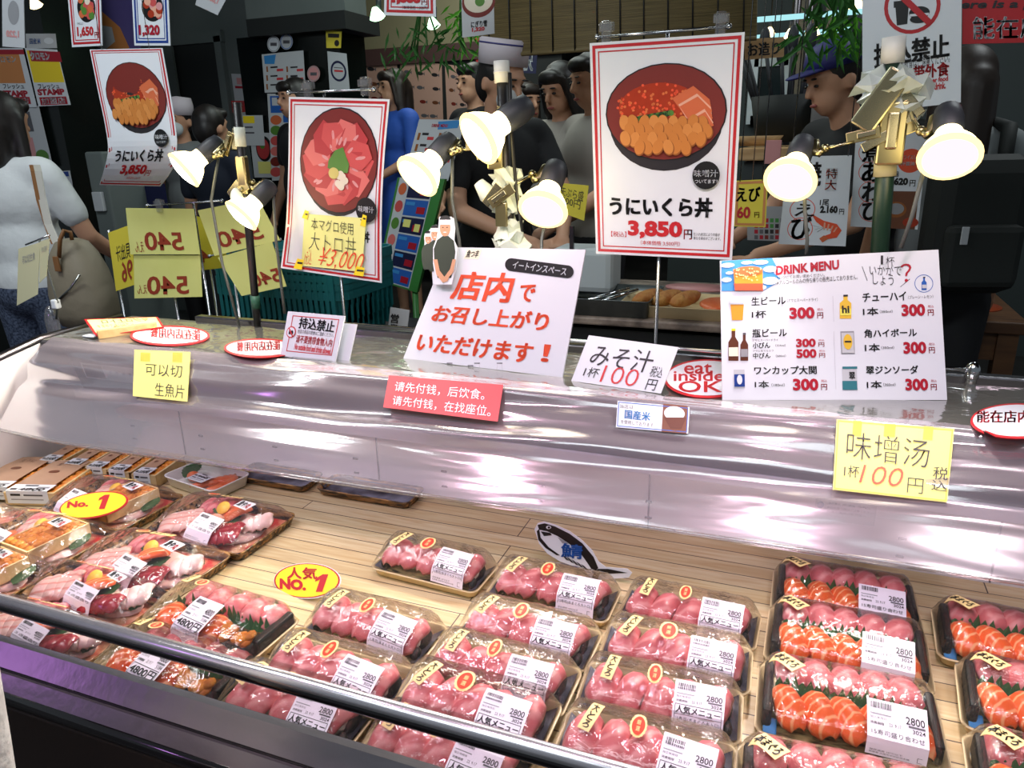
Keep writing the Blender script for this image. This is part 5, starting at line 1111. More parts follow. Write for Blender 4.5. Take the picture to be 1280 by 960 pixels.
# centre pole, wrapped in white plastic
t, a, b_ = pole('centre lamp pole with white cap, wrapped in white plastic film', (627, 84), (643, 440), LY, 'pole_black', .010)
part(t, 'white_cap', MB().tube([along(a, b_, .05), along(a, b_, -.02)], .0135, 'pvc_white', 16).tube([along(a, b_, .02), along(a, b_, .012)], .0142, 'pvc_white', 16))
part(t, 'brass_clip', MB().box(along(a, b_, .25)+V((-.014, -.012, 0)), (.03, .008, .085), 'brass', Matrix.Identity(4), .003).tube([along(a, b_, .19)+V((-.016, -.018, 0)), along(a, b_, .23)+V((-.006, -.018, 0)), along(a, b_, .27)+V((-.016, -.018, 0)), along(a, b_, .31)+V((-.010, -.018, 0))], .0022, 'socket', 6))
rr = random.Random(5)
def wrap(s0, s1, r, seed, off=(0, 0, 0), m='tape_white'):
    rr = random.Random(seed); rs = []; n = 9
    for i in range(n+1):
        c = along(a, b_, s0+(s1-s0)*i/n)+V(off)*(i/n); k = r*(.75+.5*rr.random())*(.75+.6*math.sin(PI*i/n)); ring = []
        for q in range(14):
            ph = 2*PI*q/14; e = k*(1+.35*rr.uniform(-1, 1)); ring.append(c+V((e*math.cos(ph), e*.8*math.sin(ph), .012*rr.uniform(-1, 1))))
        rs.append(ring)
    return MB().rings(rs, m, cap0=True, cap1=True, smooth=False)
part(t, 'plastic_wrap', wrap(.34, .48, .022, 3)); part(t, 'plastic_wrap', wrap(.50, .68, .021, 8, (.004, 0, 0))); part(t, 'loose_plastic', MB().tube([along(a, b_, .50), along(a, b_, .42)+V((-.035, -.01, 0)), along(a, b_, .38)+V((-.05, -.01, 0))], [.012, .017, .010], 'tape_white', 9)); part(t, 'brass_band', MB().box(along(a, b_, .49)+V((-.004, -.022, 0)), (.022, .008, .042), 'brass', None, .002))
part(t, 'power_cord', MB().tube([along(a, b_, .02)+V((.016, -.004, 0)), along(a, b_, .2)+V((.018, -.014, 0)), along(a, b_, .42)+V((.026, -.022, 0)), along(a, b_, .55)+V((.03, -.01, 0))], .0032, 'cord_black', 6))
lamp(520, 222, LY-.06, .043, (-.34, -.72, -.58), 'lit clip lamp left of the centre pole, lower of the two', (592, 186, LY-.02), cord=((565, 250), (574, 300), (580, 360)))
lamp(596, 175, LY-.08, .046, (-.55, -.68, -.48), 'uppermost lit clip lamp, directly left of the white capped centre pole', (624, 150, LY-.015))
lamp(678, 264, LY-.05, .043, (-.0, -.74, -.66), 'lit clip lamp right of the centre pole, below the long-haired woman', (632, 237, LY-.02), True, cord=((677, 300), (676, 360), (668, 410)))
# right green pole
t, a, b_ = pole('green lamp pole at right with white cap and brass clips', (1117, 56), (1088, 480), LY-.02, 'pole_green', .013)
part(t, 'white_cap', MB().tube([along(a, b_, .05), along(a, b_, -.02)], .0155, 'pvc_white', 16)); part(t, 'beige_tape', MB().tube([along(a, b_, .30), along(a, b_, .36)], .0155, 'tape_beige', 12))
part(t, 'plastic_wrap', wrap(.07, .20, .030, 21, (.01, 0, 0), 'bag_plastic')); part(t, 'brass_clip', MB().box(along(a, b_, .24)+V((.004, -.022, 0)), (.036, .010, .085), 'brass', None, .003).box(along(a, b_, .24)+V((.004, -.028, .004)), (.016, .008, .05), 'clip_metal', None, .003)); part(t, 'brass_clip', MB().box((0, 0, 0), (.034, .010, .085), 'clip_metal', TR(*(along(a, b_, .15)+V((-.014, -.028, 0))), 0, 0, .55), .003))
lamp(987, 227, LY-.10, .037, (-.15, -.80, -.58), 'lit clip lamp on the left arm of the green pole, beside the big poster', (1068, 177, LY-.05), True, cord=((1006, 262), (1009, 300), (1008, 318)))
lamp(1187, 198, LY-.14, .0375, (.0, -.76, -.64), 'rightmost and largest lit clip lamp, on the right arm of the green pole', (1143, 150, LY-.05), True, cord=((1158, 200), (1140, 270), (1126, 310)))
# ------------------------------------------------------------------ market hall behind the case
def wall_box(px0, px1, Y, depth, z0, z1, m, name='pillar', py=200):
    x0, x1 = at(px0, py, y=Y).x, at(px1, py, y=Y).x
    return struct(name, MB().box(((x0+x1)/2, Y+depth/2, (z0+z1)/2), (x1-x0, depth, z1-z0), m))
wall_box(-160, 92, 3.0, .3, 0, 3, 'pillar_black', 'pillar_left', 230)
wall_box(165, 350, 4.8, .3, 0, 3, 'wall_grey', 'wall_left', 60)
x0, x1 = at(232, 150, y=4.79).x, at(284, 150, y=4.79).x
d1 = struct('door_1', MB().box(((x0+x1)/2, 4.79, 1.02), (x1-x0, .03, 2.04), 'wall_dark')); part(d1, 'door_frame', MB().box((x0-.04, 4.78, 1.04), (.08, .05, 2.08), 'wall_grey').box((x1+.03, 4.78, 1.04), (.06, .05, 2.08), 'wall_grey').box(((x0+x1)/2, 4.78, 2.08), (x1-x0+.14, .05, .08), 'wall_grey'))
wall_box(308, 432, 4.3, .3, 0, 1.98, 'pillar_black', 'pillar_back', 150); wall_box(308, 432, 4.35, .25, 2.06, 3, 'wall_grey', 'pillar_back', 20)
q = at(375, 60, y=4.25); struct('trim_1', MB().box((q.x, 4.42, 2.02), (at(436, 60, y=4.25).x-at(314, 60, y=4.25).x, .4, .10), 'wall_dark'))
xa, xb = at(425, 60, y=6.4).x, at(700, 60, y=6.4).x
struct('wall_beige_back', MB().box(((xa+xb)/2, 6.5, 2.55), (xb-xa, .1, 1.1), 'wall_beige').box(((xa+xb)/2, 6.5, 1.1), (xb-xa, .1, 1.8), 'wall_dark')); struct('trim_2', MB().box(((xa+xb)/2, 6.44, 2.06), (xb-xa, .04, .14), 'band_maroon'))
def poster(name, label, c, Y, build=None, m='white', cat='poster', group=None, hang=None):
    sh = sheet_y(c, Y); sh.base(m, .002); 
    if build: build(sh)
    t = thing(name, label, cat, base_of(sh), group); sh.build(t)
    if hang:
        for x, y in hang: p_ = at(x, y, y=Y); part(t, 'hanging_thread', MB().tube([p_, V((p_.x, p_.y, 3.0))], .0015, 'wire', 5))
    return t
def rc(x0, y0, x1, y1, dx=0): return [(x0, y0), (x1, y0), (x1+dx, y1), (x0+dx, y1)]
# mural, purple with a pale-orange shape
mat('mural', (92, 82, 146), .6, noise=(2.2, (100, 90, 150)))
def mural(sh):
    sh.pp([(70, 2), (118, 6), (150, 34), (162, 60), (140, 66), (112, 46), (84, 40), (72, 30)], 'orangep', 'print', 1); sh.pp([(118, 30), (140, 34), (144, 52), (132, 62), (118, 58)], 'lightgrey', 'print', 2)
    sh.pp([(72, 40), (92, 66), (84, 70), (74, 62)], 'deepred', 'print', 2); sh.pp([(100, 132), (122, 118), (128, 124), (112, 136)], 'pinkp', 'print', 2)
poster('mural_panel', 'purple cartoon mural panel behind the curled poster', [(66, -30), (178, -30), (172, 178), (96, 178)], 3.6, mural, 'mural', 'mural')
# sticker posters on the black pillar
def stamp(sh):
    x0, x1 = 33, 85
    sh.rp((38, 64, 76, 103), 'gold', 'print', 1); sh.tp('クロモン', (38, 65, 62, 74), 'white', .05); sh.rp((38, 64, 76, 77), 'deepred', 'print', 1.5); sh.tp('クロモン', (39, 66, 62, 75), 'white', .05, lay=3); sh.tp('フレッシュ', (48, 105, 74, 111), 'ink', .05); sh.tp('STAMP', (47, 111, 81, 119), 'deepred', .06); sh.rp((50, 121, 84, 131), 'deepred', 'print', 1); sh.tp('加盟店', (52, 122, 82, 130), 'white', .04, lay=3)
poster('stamp_poster', 'right white and yellow stamp shop poster on the black pillar', [(31, 60), (71, 62), (88, 131), (48, 133)], 2.97, stamp)
def stamp2(sh):
    sh.rp((-4, 68, 28, 104), 'orangep', 'print', 1); sh.rp((-4, 62, 30, 68), 'deepred', 'print', 1); sh.tp('クロモン', (-6, 70, 20, 78), 'white', .05, lay=3); sh.tp('フレッシュ', (4, 105, 30, 111), 'ink', .05); sh.tp('STAMP', (3, 113, 35, 121), 'deepred', .06); sh.rp((6, 121, 38, 130), 'deepred', 'print', 1); sh.tp('加盟店', (8, 122, 36, 129), 'white', .04, lay=3)
poster('stamp_poster', 'left stamp shop poster on the black pillar, cut by the picture edge', [(-14, 60), (28, 60), (46, 134), (0, 134)], 2.965, stamp2)
def shopcard(sh): sh.rp((12, 140, 40, 165), 'greyline', 'print', 1); sh.ep(53, 195, 8, 8, 'leafp', 'print', 1); sh.rp((30, 172, 44, 200), 'pinkp', 'print', 1)
poster('shop_poster', 'long pale poster with green dot below the stamp posters', [(0, 134), (48, 132), (66, 208), (20, 210)], 2.972, shopcard, 'lightgrey')
poster('rice_notice', 'small pale blue rice notice at the top of the black pillar', [(32, 42), (69, 42), (71, 60), (33, 61)], 2.972, lambda sh: (sh.tp('国産米', (37, 48, 51, 55), 'midblue', .03), sh.ep(61, 51, 6, 4, 'white', 'print', 1)), 'lightgrey', 'notice')
poster('price_leaflet', 'small white leaflet with blue heading low on the black pillar', [(63, 215), (87, 213), (94, 250), (70, 250)], 2.972, lambda sh: (sh.rp((65, 215, 86, 221), 'blue', 'print', 1), sh.rp((70, 226, 84, 229), 'greyline', 'print', 1), sh.rp((71, 233, 85, 236), 'greyline', 'print', 1), sh.rp((76, 242, 88, 245), 'deepred', 'print', 1)), 'lightgrey', 'leaflet')
# hanging price menus at the top edge
def price_menu(x0, x1, y1, price, m, seed=1, tx=None):
    def f(sh):
        sh.border(.05*sh.w, .05*sh.w, m); sh.border(.13*sh.w, .02*sh.w, m); cx = (x0+x1)/2; w_ = x1-x0
        sh.ep(cx, y1-47, w_*.30, 18, 'black', 'bowl_picture', 1); rr = random.Random(seed)
        for i in range(14): sh.ep(cx+rr.uniform(-.2, .2)*w_, y1-47+rr.uniform(-11, 11), w_*.09, 5, rr.choice(('salmonp', 'tunap', 'radish', 'leafp')) if seed == 1 else rr.choice(('tunap', 'roe', 'salmonhi', 'pinkp')), 'bowl_picture', 2+.1*i)
        if price: sh.tp(price, (x0+w_*.20, y1-24, x0+w_*.74, y1-10), m if seed != 9 else 'red', .045); sh.tp('円', (x0+w_*.78, y1-17, x0+w_*.9, y1-10), m, .03); sh.tp('（税込）', (x0+w_*.2, y1-29, x0+w_*.4, y1-26), 'ink', 0)
    return f
poster('hanging_menu', 'hanging menu card with red frame priced 1,650 at top left', [(80, -60), (124, -60), (128, 57), (90, 59)], 1.9, price_menu(89, 127, 57, '1,650', 'red'), hang=((86, -56), (118, -56)), cat='menu')
def blue_menu(sh):
    price_menu(168, 213, 56, '', 'blue', 2)(sh); sh.tp('1,320', (174, 31, 200, 46), 'deepred', .045, lay=3)
poster('hanging_menu', 'hanging menu card with blue frame priced 1,320 at top left', [(162, -60), (208, -60), (213, 57), (168, 57)], 1.9, blue_menu, hang=((168, -56), (203, -56)), cat='menu')
poster('hanging_menu', 'pale hanging card seen from behind at the top left corner', [(2, -60), (28, -60), (31, 60), (3, 58)], 1.95, lambda sh: (sh.ep(17, 16, 7, 15, 'greyp', 'print', 1), sh.tp('1,220', (8, 38, 24, 48), 'pinkp', .05, mirror=True)), 'lightgrey', 'menu', hang=((8, -56), (24, -56)))
poster('hanging_menu', 'white tilted card seen from behind, top edge left of centre', [(256, -40), (296, -26), (272, 19), (244, 6)], 2.4, lambda sh: sh.tp('1,000', (258, -4, 274, 4), 'pinkp', .05, mirror=True), 'lightgrey', 'menu', hang=((270, -34), (290, -28)))
def m1000(sh): sh.border(.05*sh.w, .045*sh.w, 'red'); sh.border(.13*sh.w, .02*sh.w, 'red'); sh.tp('1,000', (490, -8, 526, 6), 'red', .08); sh.tp('円', (527, -1, 534, 6), 'red', .03); sh.tp('（本体価格 1,000円）', (503, 7, 535, 12), 'ink', 0)
poster('hanging_menu', 'hanging card with red frame priced 1,000 at the top centre', [(482, -90), (542, -90), (545, 21), (480, 19)], 1.9, m1000, hang=((488, -86), (536, -86)), cat='menu')
def soup(sh): sh.ep(598, 3, 21, 19, 'bowlbrown', 'bowl_picture', 1); sh.ep(598, 1, 18, 15, 'radish', 'bowl_picture', 2); sh.ep(600, 2, 6, 6, 'leafp', 'bowl_picture', 3); sh.tp('にぎり雪', (589, 26, 609, 34), 'ink', .03); sh.tp('1,320', (590, 34, 606, 40), 'red', .05)
poster('hanging_menu', 'curved hanging card with a bowl of soup at the top centre', [(575, -60), (616, -60), (618, 42), (578, 47)], 2.1, soup, 'lightgrey', 'menu', hang=((580, -56), (612, -56)))
# right: no outside food sign and red banner
sh = sheet_y([(1078, -70), (1203, -76), (1201, 128), (1078, 142)], 1.62)
t = thing('no_takeout_sign', 'large white sign with a red circle crossing out a cup and burger', 'sign', base_of(sh)); sh.base('white', .003)
c = sh.uv(1140, 8); sh.ell(c[0], c[1], .285, .285*sh.w/sh.h, 'red', 'ban_mark', 1); sh.ell(c[0], c[1], .245, .245*sh.w/sh.h, 'white', 'ban_mark', 2)
sh.pp([(1119, 7), (1136, 5), (1134, 30), (1121, 32)], 'black', 'cup_picture', 3); sh.pp([(1117, 2), (1138, 0), (1138, 8), (1117, 10)], 'black', 'cup_picture', 3.2); sh.ep(1149, 16, 13, 8, 'black', 'cup_picture', 3); sh.ep(1149, 24, 12, 5, 'black', 'cup_picture', 3.4); sh.rp((1137, 17, 1161, 20), 'white', 'cup_picture', 4)
sh.pp([(1115, -10), (1121, -16), (1166, 27), (1159, 32)], 'red', 'ban_mark', 5)
sh.tp('持込禁止', (1093, 49, 1186, 78), 'black', .05, tilt=-.18); sh.tp('他店の商品のご飲食はご遠慮ください。', (1093, 72, 1187, 86), 'ink', .01, tilt=-.5); sh.tp('请勿带外食', (1112, 82, 1186, 99), 'red', .05, tilt=-.15); sh.tp('Please do not bring other food', (1105, 100, 1185, 108), 'red', .04, tilt=-.3); sh.tp('or drinks here to eat or drink.', (1108, 107, 1182, 116), 'red', .04, tilt=-.3)
sh.build(t); part(t, 'hanging_thread', MB().tube([at(1090, -66, y=1.62), V((at(1090, -66, y=1.62).x, 1.62, 3))], .0015, 'wire', 5).tube([at(1190, -70, y=1.62), V((at(1190, -70, y=1.62).x, 1.62, 3))], .0015, 'wire', 5))
sh = sheet_y([(1203, -60), (1420, -60), (1420, 50), (1203, 55)], 1.75)
t = thing('red_banner', 'red banner with white and black lettering at the top right corner', 'banner', base_of(sh)); sh.base('red', .002)
sh.tp('There is a place', (1172, 0, 1330, 13), 'ink', .03, slant=.03); sh.tp('能在店内用餐', (1216, 20, 1400, 47), 'white', .03); sh.build(t)
part(t, 'hanging_thread', MB().tube([at(1230, -58, y=1.75), V((at(1230, -58, y=1.75).x, 1.75, 3))], .0015, 'wire', 5).tube([at(1400, -58, y=1.75), V((at(1400, -58, y=1.75).x, 1.75, 3))], .0015, 'wire', 5))
# prawn and abalone posters, yellow prawn card, icon chart
def ebi(sh):
    sh.tp('焼', (1008, 203, 1026, 232), 'ink', .05); sh.tp('え', (994, 255, 1018, 270), 'ink', .04); sh.tp('び', (989, 271, 1013, 299), 'ink', .04); sh.tp('特大', (1032, 212, 1046, 236), 'orange', .0); sh.rp((1032, 210, 1046, 238), 'lightgrey', 'print', 2.5); sh.vtext('特大', sh.bx((1032, 210, 1046, 238)), 'orange', .02, lay=4)
    for cx, cy in ((1003, 262), (1000, 286)): 
        a = sh.uv(cx, cy); b_ = sh.uv(cx+16, cy); c_ = sh.uv(cx, cy+14); sh.ring(a[0], a[1], b_[0]-a[0], c_[1]-a[1], .06, 'orange', 'print', 1)
    sh.tp('1尾', (1025, 249, 1036, 257), 'ink', .02); sh.tp('2,160', (1025, 257, 1047, 268), 'black', .06); sh.tp('円', (1049, 261, 1055, 268), 'black', .02)
    sh.pp([(1014, 267), (1030, 276), (1046, 280), (1052, 288), (1046, 297), (1034, 299), (1030, 295), (1038, 292), (1040, 286), (1030, 285), (1020, 277)], 'orange', 'prawn_picture', 2)
    for i in range(4): sh.pp([(1030+5*i, 278+i*2), (1032+5*i, 278+i*2), (1031+4*i, 287+i), (1029+4*i, 287+i)], 'salmonhi', 'prawn_picture', 3)
    for i in range(4): sh.pp([(1030-2*i, 284), (1031-2*i, 284), (1022-3*i, 290-3*i), (1021-3*i, 290-3*i)], 'ink', 'prawn_picture', 2)
    sh.pp([(1030, 294), (1036, 298), (1028, 303), (1024, 298)], 'salmonp', 'prawn_picture', 3)
poster('prawn_poster', 'white poster with a drawn red prawn priced 2,160, left of the green pole', [(985, 196), (1065, 194), (1057, 308), (973, 305)], 2.05, ebi, hang=((990, 197), (1060, 195)))
def awabi(sh):
    for ch, y in (('煮', 178), ('あ', 203), ('わ', 228), ('び', 251)):
        sh.tp(ch, (1078, y, 1102, y+24), 'black', .05, lay=3); a = sh.uv(1089, y+12); b_ = sh.uv(1105, y+12); c_ = sh.uv(1089, y+26); sh.ring(a[0], a[1], b_[0]-a[0], c_[1]-a[1], .05, 'orange', 'print', 1)
    sh.ep(1138, 201, 16, 15, 'orange', 'orange_badge', 1); sh.tp('スライスして', (1126, 194, 1149, 199), 'white', .02); sh.tp('肝醤油で', (1126, 202, 1149, 207), 'white', .02)
    sh.tp('1個', (1112, 214, 1123, 221), 'ink', .02); sh.tp('1,620', (1111, 222, 1135, 233), 'black', .06); sh.tp('円', (1137, 225, 1144, 233), 'black', .02)
    sh.rp((1104, 239, 1146, 286), 'brownp', 'abalone_picture', 1); sh.ep(1120, 262, 13, 10, 'uniline', 'abalone_picture', 2); sh.ep(1120, 261, 10, 7, 'greyp', 'abalone_picture', 3); sh.ep(1138, 278, 10, 6, 'roe', 'abalone_picture', 2)
poster('abalone_poster', 'white poster with large brush lettering priced 1,620, behind the green pole', [(1070, 166), (1161, 162), (1147, 287), (1063, 283)], 2.12, awabi, hang=((1076, 167), (1156, 163)))
poster('prawn_price_card', 'yellow orange-framed card with black brush lettering beside the big poster', [(919, 226), (960, 224), (957, 284), (917, 283)], 2.0, lambda sh: (sh.border(.003, .006, 'orangep'), sh.tp('えび', (921, 234, 950, 252), 'black', .04), sh.tp('60', (921, 258, 938, 273), 'red', .04), sh.tp('円', (943, 265, 949, 272), 'red', .02)), 'yellow_card2', 'price card', hang=((925, 227), (953, 226)))
def icons(sh):
    rr = random.Random(4)
    for j in range(4):
        for i in range(6): x, y = 943+6.5*i, 273+7*j; sh.rp((x, y, x+4.5, y+5), rr.choice(('deepred', 'greyline', 'bowlbrown', 'green', 'ink')), 'icon', 1)
poster('allergy_chart', 'grey chart of small square icons below the lamp beside the prawn poster', [(934, 258), (988, 258), (986, 302), (934, 300)], 2.3, icons, 'greyp', 'chart', hang=((938, 259), (984, 259)))
# wooden hanging sign and window of the far stall
poster('wooden_sign', 'brown wooden sign with brush lettering hung in front of the far windows', [(930, 49), (980, 46), (980, 71), (931, 75)], 3.2, lambda sh: sh.tp('お造り', (935, 53, 974, 69), 'black', .05), 'wood_block', 'sign', hang=((936, 50), (974, 47)))
mat('window_glass', (24, 38, 42), .12, .0); mat('frame_metal', (196, 206, 210), .4, .1); mat('shop_dim', (58, 66, 66), .7); mat('beige_post', (104, 98, 84), .6)
struct('wall_right', MB().box((.75, 5.2, 1.5), (3.2, .1, 3), 'shop_dim'))
def window(i, x0, x1, y0, y1):
    a, b_ = at(x0, y1, y=5.1), at(x1, y0, y=5.1); mx_, mz = (a+b_)/2, 0
    o = struct('window_%d' % i, MB().box(((a.x+b_.x)/2, 5.13, (a.z+b_.z)/2), (b_.x-a.x, .02, b_.z-a.z), 'window_glass')); g = MB(); w_ = .05
    for x in (a.x, b_.x): g.box((x, 5.11, (a.z+b_.z)/2), (w_, .05, b_.z-a.z+w_), 'frame_metal')
    for z in (a.z, b_.z): g.box(((a.x+b_.x)/2, 5.11, z), (b_.x-a.x, .05, w_), 'frame_metal')
    part(o, 'window_frame', g); return o
window(1, 938, 986, 76, 150); window(2, 1004, 1058, 76, 142)
struct('post', MB().box((at(994, 100, y=4.9).x, 4.9, 1.5), (.06, .06, 3), 'beige_post')); struct('post', MB().box((at(1030, 100, y=4.8).x, 4.8, 1.5), (.05, .05, 3), 'beige_post'))
t = thing('steel_post', 'pair of thin steel posts behind the wooden sign', 'post', (at(1001, 60, y=4.2).x, 4.2, 0)); x = at(1001, 60, y=4.2).x
part(t, 'post_tube', MB().tube([(x-.03, 4.2, 0), (x-.03, 4.2, 3)], .016, 'stainless_dark')); part(t, 'post_tube', MB().tube([(x+.03, 4.2, 0), (x+.03, 4.2, 3)], .016, 'stainless_dark'))
glow('cool_tube', (170, 230, 236), 1.1); glow('far_bulb', (255, 230, 170), 6.0); glow('far_green', (190, 255, 200), 5.0)
a, b_ = at(942, 25, y=4.0), at(1078, 14, y=4.0)
single('tube_light', MB().tube([a, b_], .012, 'cool_tube').tube([a, V((a.x, a.y, 3))], .003, 'cord_black', 5).tube([b_, V((b_.x, b_.y, 3))], .003, 'cord_black', 5), 'thin pale blue ceiling tube light behind the right sign', 'ceiling light', a)
a, b_ = at(930, 48, y=4.6), at(1070, 36, y=4.6); single('tube_light', MB().tube([a, b_], .012, 'cool_tube').tube([a, V((a.x, a.y, 3))], .003, 'cord_black', 5).tube([b_, V((b_.x, b_.y, 3))], .003, 'cord_black', 5), 'dim tube light above the far windows', 'ceiling light', a)
# bamboo blind
mat('bamboo', (120, 104, 66), .6, noise=(5, (92, 80, 50), (1, 60, 60)))
c = [(596, -40), (948, -70), (946, 44), (600, 68)]; sh = sheet_y(c, 2.75); t = thing('bamboo_blind', 'brown bamboo slat blind hanging above the people at the top centre', 'blind', base_of(sh))
tl, tr_, br, bl = [at(*q, y=2.75) for q in c]; n = 60; g = MB()
for i in range(n+1):
    s = i/n; a, b_ = tl*(1-s)+bl*s, tr_*(1-s)+br*s; g.tube([a, b_], .0042, 'bamboo', 5)
part(t, 'slat_panel', g)
for i in range(12):
    s = (i+.5)/12; a, b_ = tl*(1-s)+tr_*s, bl*(1-s)+br*s; part(t, 'binding_cord', MB().tube([a+V((0, -.006, 0)), b_+V((0, -.006, -.01))], .0028, 'cord_black', 5))
part(t, 'lower_rail', MB().tube([bl+V((0, 0, -.008)), br+V((0, 0, -.008))], .008, 'bamboo', 8))
# fish posters on the far wall
def fishes(seed):
    def f(sh):
        rr = random.Random(seed)
        for j in range(7):
            for i in range(3):
                u, v = .2+.3*i+rr.uniform(-.05, .05), .1+.12*j; sh.ell(u, v, .075, .016, rr.choice(('greyline', 'brownp', 'bowlbrown', 'ink')), 'chart_print', 1); sh.poly([(u+.07, v), (u+.11, v-.016), (u+.11, v+.016)], 'greyline', 'chart_print', 1)
    return f
mat('poster_pink', (196, 156, 140), .6)
for i, (x0, x1, y0, lb) in enumerate(((436, 496, 68, 'leftmost pinkish fish chart on the far wall'), (500, 552, 74, 'second pinkish fish chart on the far wall, behind the woman in blue'), (556, 596, 80, 'third pinkish fish chart on the far wall'), (600, 640, 86, 'rightmost pinkish fish chart on the far wall, behind the cooks'))):
    poster('fish_chart', lb, [(x0, y0), (x1, y0+6), (x1+4, 220), (x0+6, 220)], 6.44, fishes(i), 'poster_pink', 'chart', 'fish charts on the far wall')
# notices on the dark pillar and grey wall at the back
def drinkmini(sh):
    sh.pp([(330, 70), (345, 68), (343, 80), (331, 80)], 'skyblue', 'print', 1)
    for j in range(3):
        for i in range(2): x, y = 333+25*i, 83+11*j; sh.rp((x, y, x+2, y+7), 'uniline', 'print', 1); sh.rp((x+5, y, x+14, y+2), 'ink', 'print', 1); sh.rp((x+13, y+3, x+21, y+6), 'sign_red', 'print', 1)
poster('back_drink_menu', 'small drink menu posted on the dark pillar at the back', [(327, 68), (379, 63), (382, 114), (331, 116)], 4.27, drinkmini, 'lightgrey', 'menu')
def foodmini(sh):
    for j in range(6): sh.ep(345, 150+13*j, 7, 6, ('salmonp', 'leafp', 'tunap', 'tunap2', 'bowlbrown', 'tunap')[j], 'food_picture', 1); sh.rp((354, 144+13*j, 361, 153+13*j), 'midblue' if j < 2 else 'greyp', 'print', 1)
    sh.rp((338, 120, 361, 141), 'midblue', 'print', 1); sh.rp((340, 122, 352, 132), 'lightgrey', 'print', 2); sh.rp((353, 120, 358, 130), 'leafp', 'print', 2)
poster('food_menu', 'tall white menu with round dishes and blue header behind the left pole', [(334, 117), (368, 117), (372, 224), (340, 226)], 4.26, foodmini, 'lightgrey', 'menu')
for x, y, m, lb in ((342, 55, 'white', 'left round white sticker on the dark pillar'), (358, 52, 'lightgrey', 'right round blue-ringed sticker on the dark pillar'), (392, 92, 'pinkp', 'small pinkish round sticker on the dark pillar'), ):
    sh = sheet_y([(x-8, y-10), (x+8, y-10), (x+8, y+10), (x-8, y+10)], 4.268); disc(sh, m, .5, .5, 0, 'sticker', .6); sh.ring(.5, .5, .47, .47, .10, 'midblue' if m == 'lightgrey' else 'greyp', 'sticker', 1); sh.rect(.25, .42, .75, .62, 'greyline', 'sticker', 1)
    t = thing('round_sticker', lb, 'sticker', base_of(sh)); sh.build(t)
poster('yellow_notice', 'yellow notice on the corner of the dark pillar', [(407, 38), (427, 39), (426, 60), (408, 60)], 4.265, lambda sh: (sh.rp((410, 42, 424, 47), 'ink', 'print', 1), sh.ep(421, 54, 3, 4, 'ink', 'print', 1)), 'yellow_card2', 'notice')
def seal(sh): sh.ring(.52, .5, .40, .28, .22, 'navy', 'print', 1); sh.rect(.3, .47, .75, .52, 'sign_red', 'print', 1); sh.rect(.3, .40, .75, .42, 'greyline', 'print', 1)
poster('seal_notice', 'pale certificate with a dark ring seal on the pillar side', [(409, 64), (433, 67), (437, 112), (412, 112)], 4.262, seal, 'lightgrey', 'notice')
poster('calendar', 'white wall calendar with red bar on the grey wall', [(289, 92), (328, 94), (333, 160), (298, 160)], 4.795, lambda sh: (sh.rp((294, 108, 329, 111), 'deepred', 'print', 1), sh.rp((296, 98, 326, 106), 'pinkp', 'print', 1)), 'lightgrey', 'calendar')
poster('red_notice', 'red notice on the grey wall behind the left pole', [(275, 126), (309, 126), (308, 140), (276, 141)], 4.79, lambda sh: (sh.tp('请先付钱', (279, 128, 304, 133), 'pinkp', .02), sh.tp('在找座位', (279, 134, 304, 139), 'pinkp', .02)), 'sign_red', 'notice')
poster('bowl_leaflet', 'leaflet with a dark bowl of tuna and yellow note near the left pole', [(312, 166), (338, 166), (342, 222), (318, 222)], 4.285, lambda sh: (sh.ep(330, 186, 10, 16, 'black', 'bowl_picture', 1), sh.ep(329, 186, 8, 13, 'tunap3', 'bowl_picture', 2), sh.ep(328, 182, 3, 4, 'leafp', 'bowl_picture', 3), sh.rp((323, 202, 339, 217), 'note_yellow', 'yellow_note', 2)), 'lightgrey', 'leaflet')
poster('paper_notice', 'white notice with a yellow block behind the left pole', [(303, 144), (328, 144), (331, 182), (306, 182)], 4.28, lambda sh: (sh.rp((304, 145, 318, 154), 'gold', 'print', 1), sh.rp((306, 158, 316, 160), 'greyline', 'print', 1), sh.rp((306, 165, 318, 167), 'greyline', 'print', 1)), 'lightgrey', 'notice')
poster('yellow_slip', 'narrow yellow slip under the red notice', [(281, 153), (289, 153), (290, 172), (281, 172)], 4.79, lambda sh: sh.rp((283, 160, 288, 166), 'ink', 'print', 1), 'note_yellow', 'notice')
# cabinet, fuse box at left
q = at(133, 290, y=2.7); a, b_ = at(112, 230, y=2.7), at(158, 360, y=2.7)
t = thing('grey_cabinet', 'grey steel cabinet behind the leftmost hanging poster', 'cabinet', ((a.x+b_.x)/2, 2.8, 0))
part(t, 'cabinet_body', MB().box(((a.x+b_.x)/2, 2.85, .65), (b_.x-a.x, .3, 1.3), 'wall_grey', None, .01)); part(t, 'switch_plate', MB().box((at(124, 252, y=2.69).x, 2.69, at(124, 252, y=2.69).z), (.06, .02, .09), 'lightgrey', None, .004))
a, b_ = at(160, 230, y=2.9), at(222, 360, y=2.9)
single('navy_banner', MB().box(((a.x+b_.x)/2, 2.92, (a.z+b_.z)/2), (b_.x-a.x, .01, a.z-b_.z), 'navy'), 'dark navy cloth panel behind the yellow cards', 'cloth', ((a.x+b_.x)/2, 2.92, b_.z))
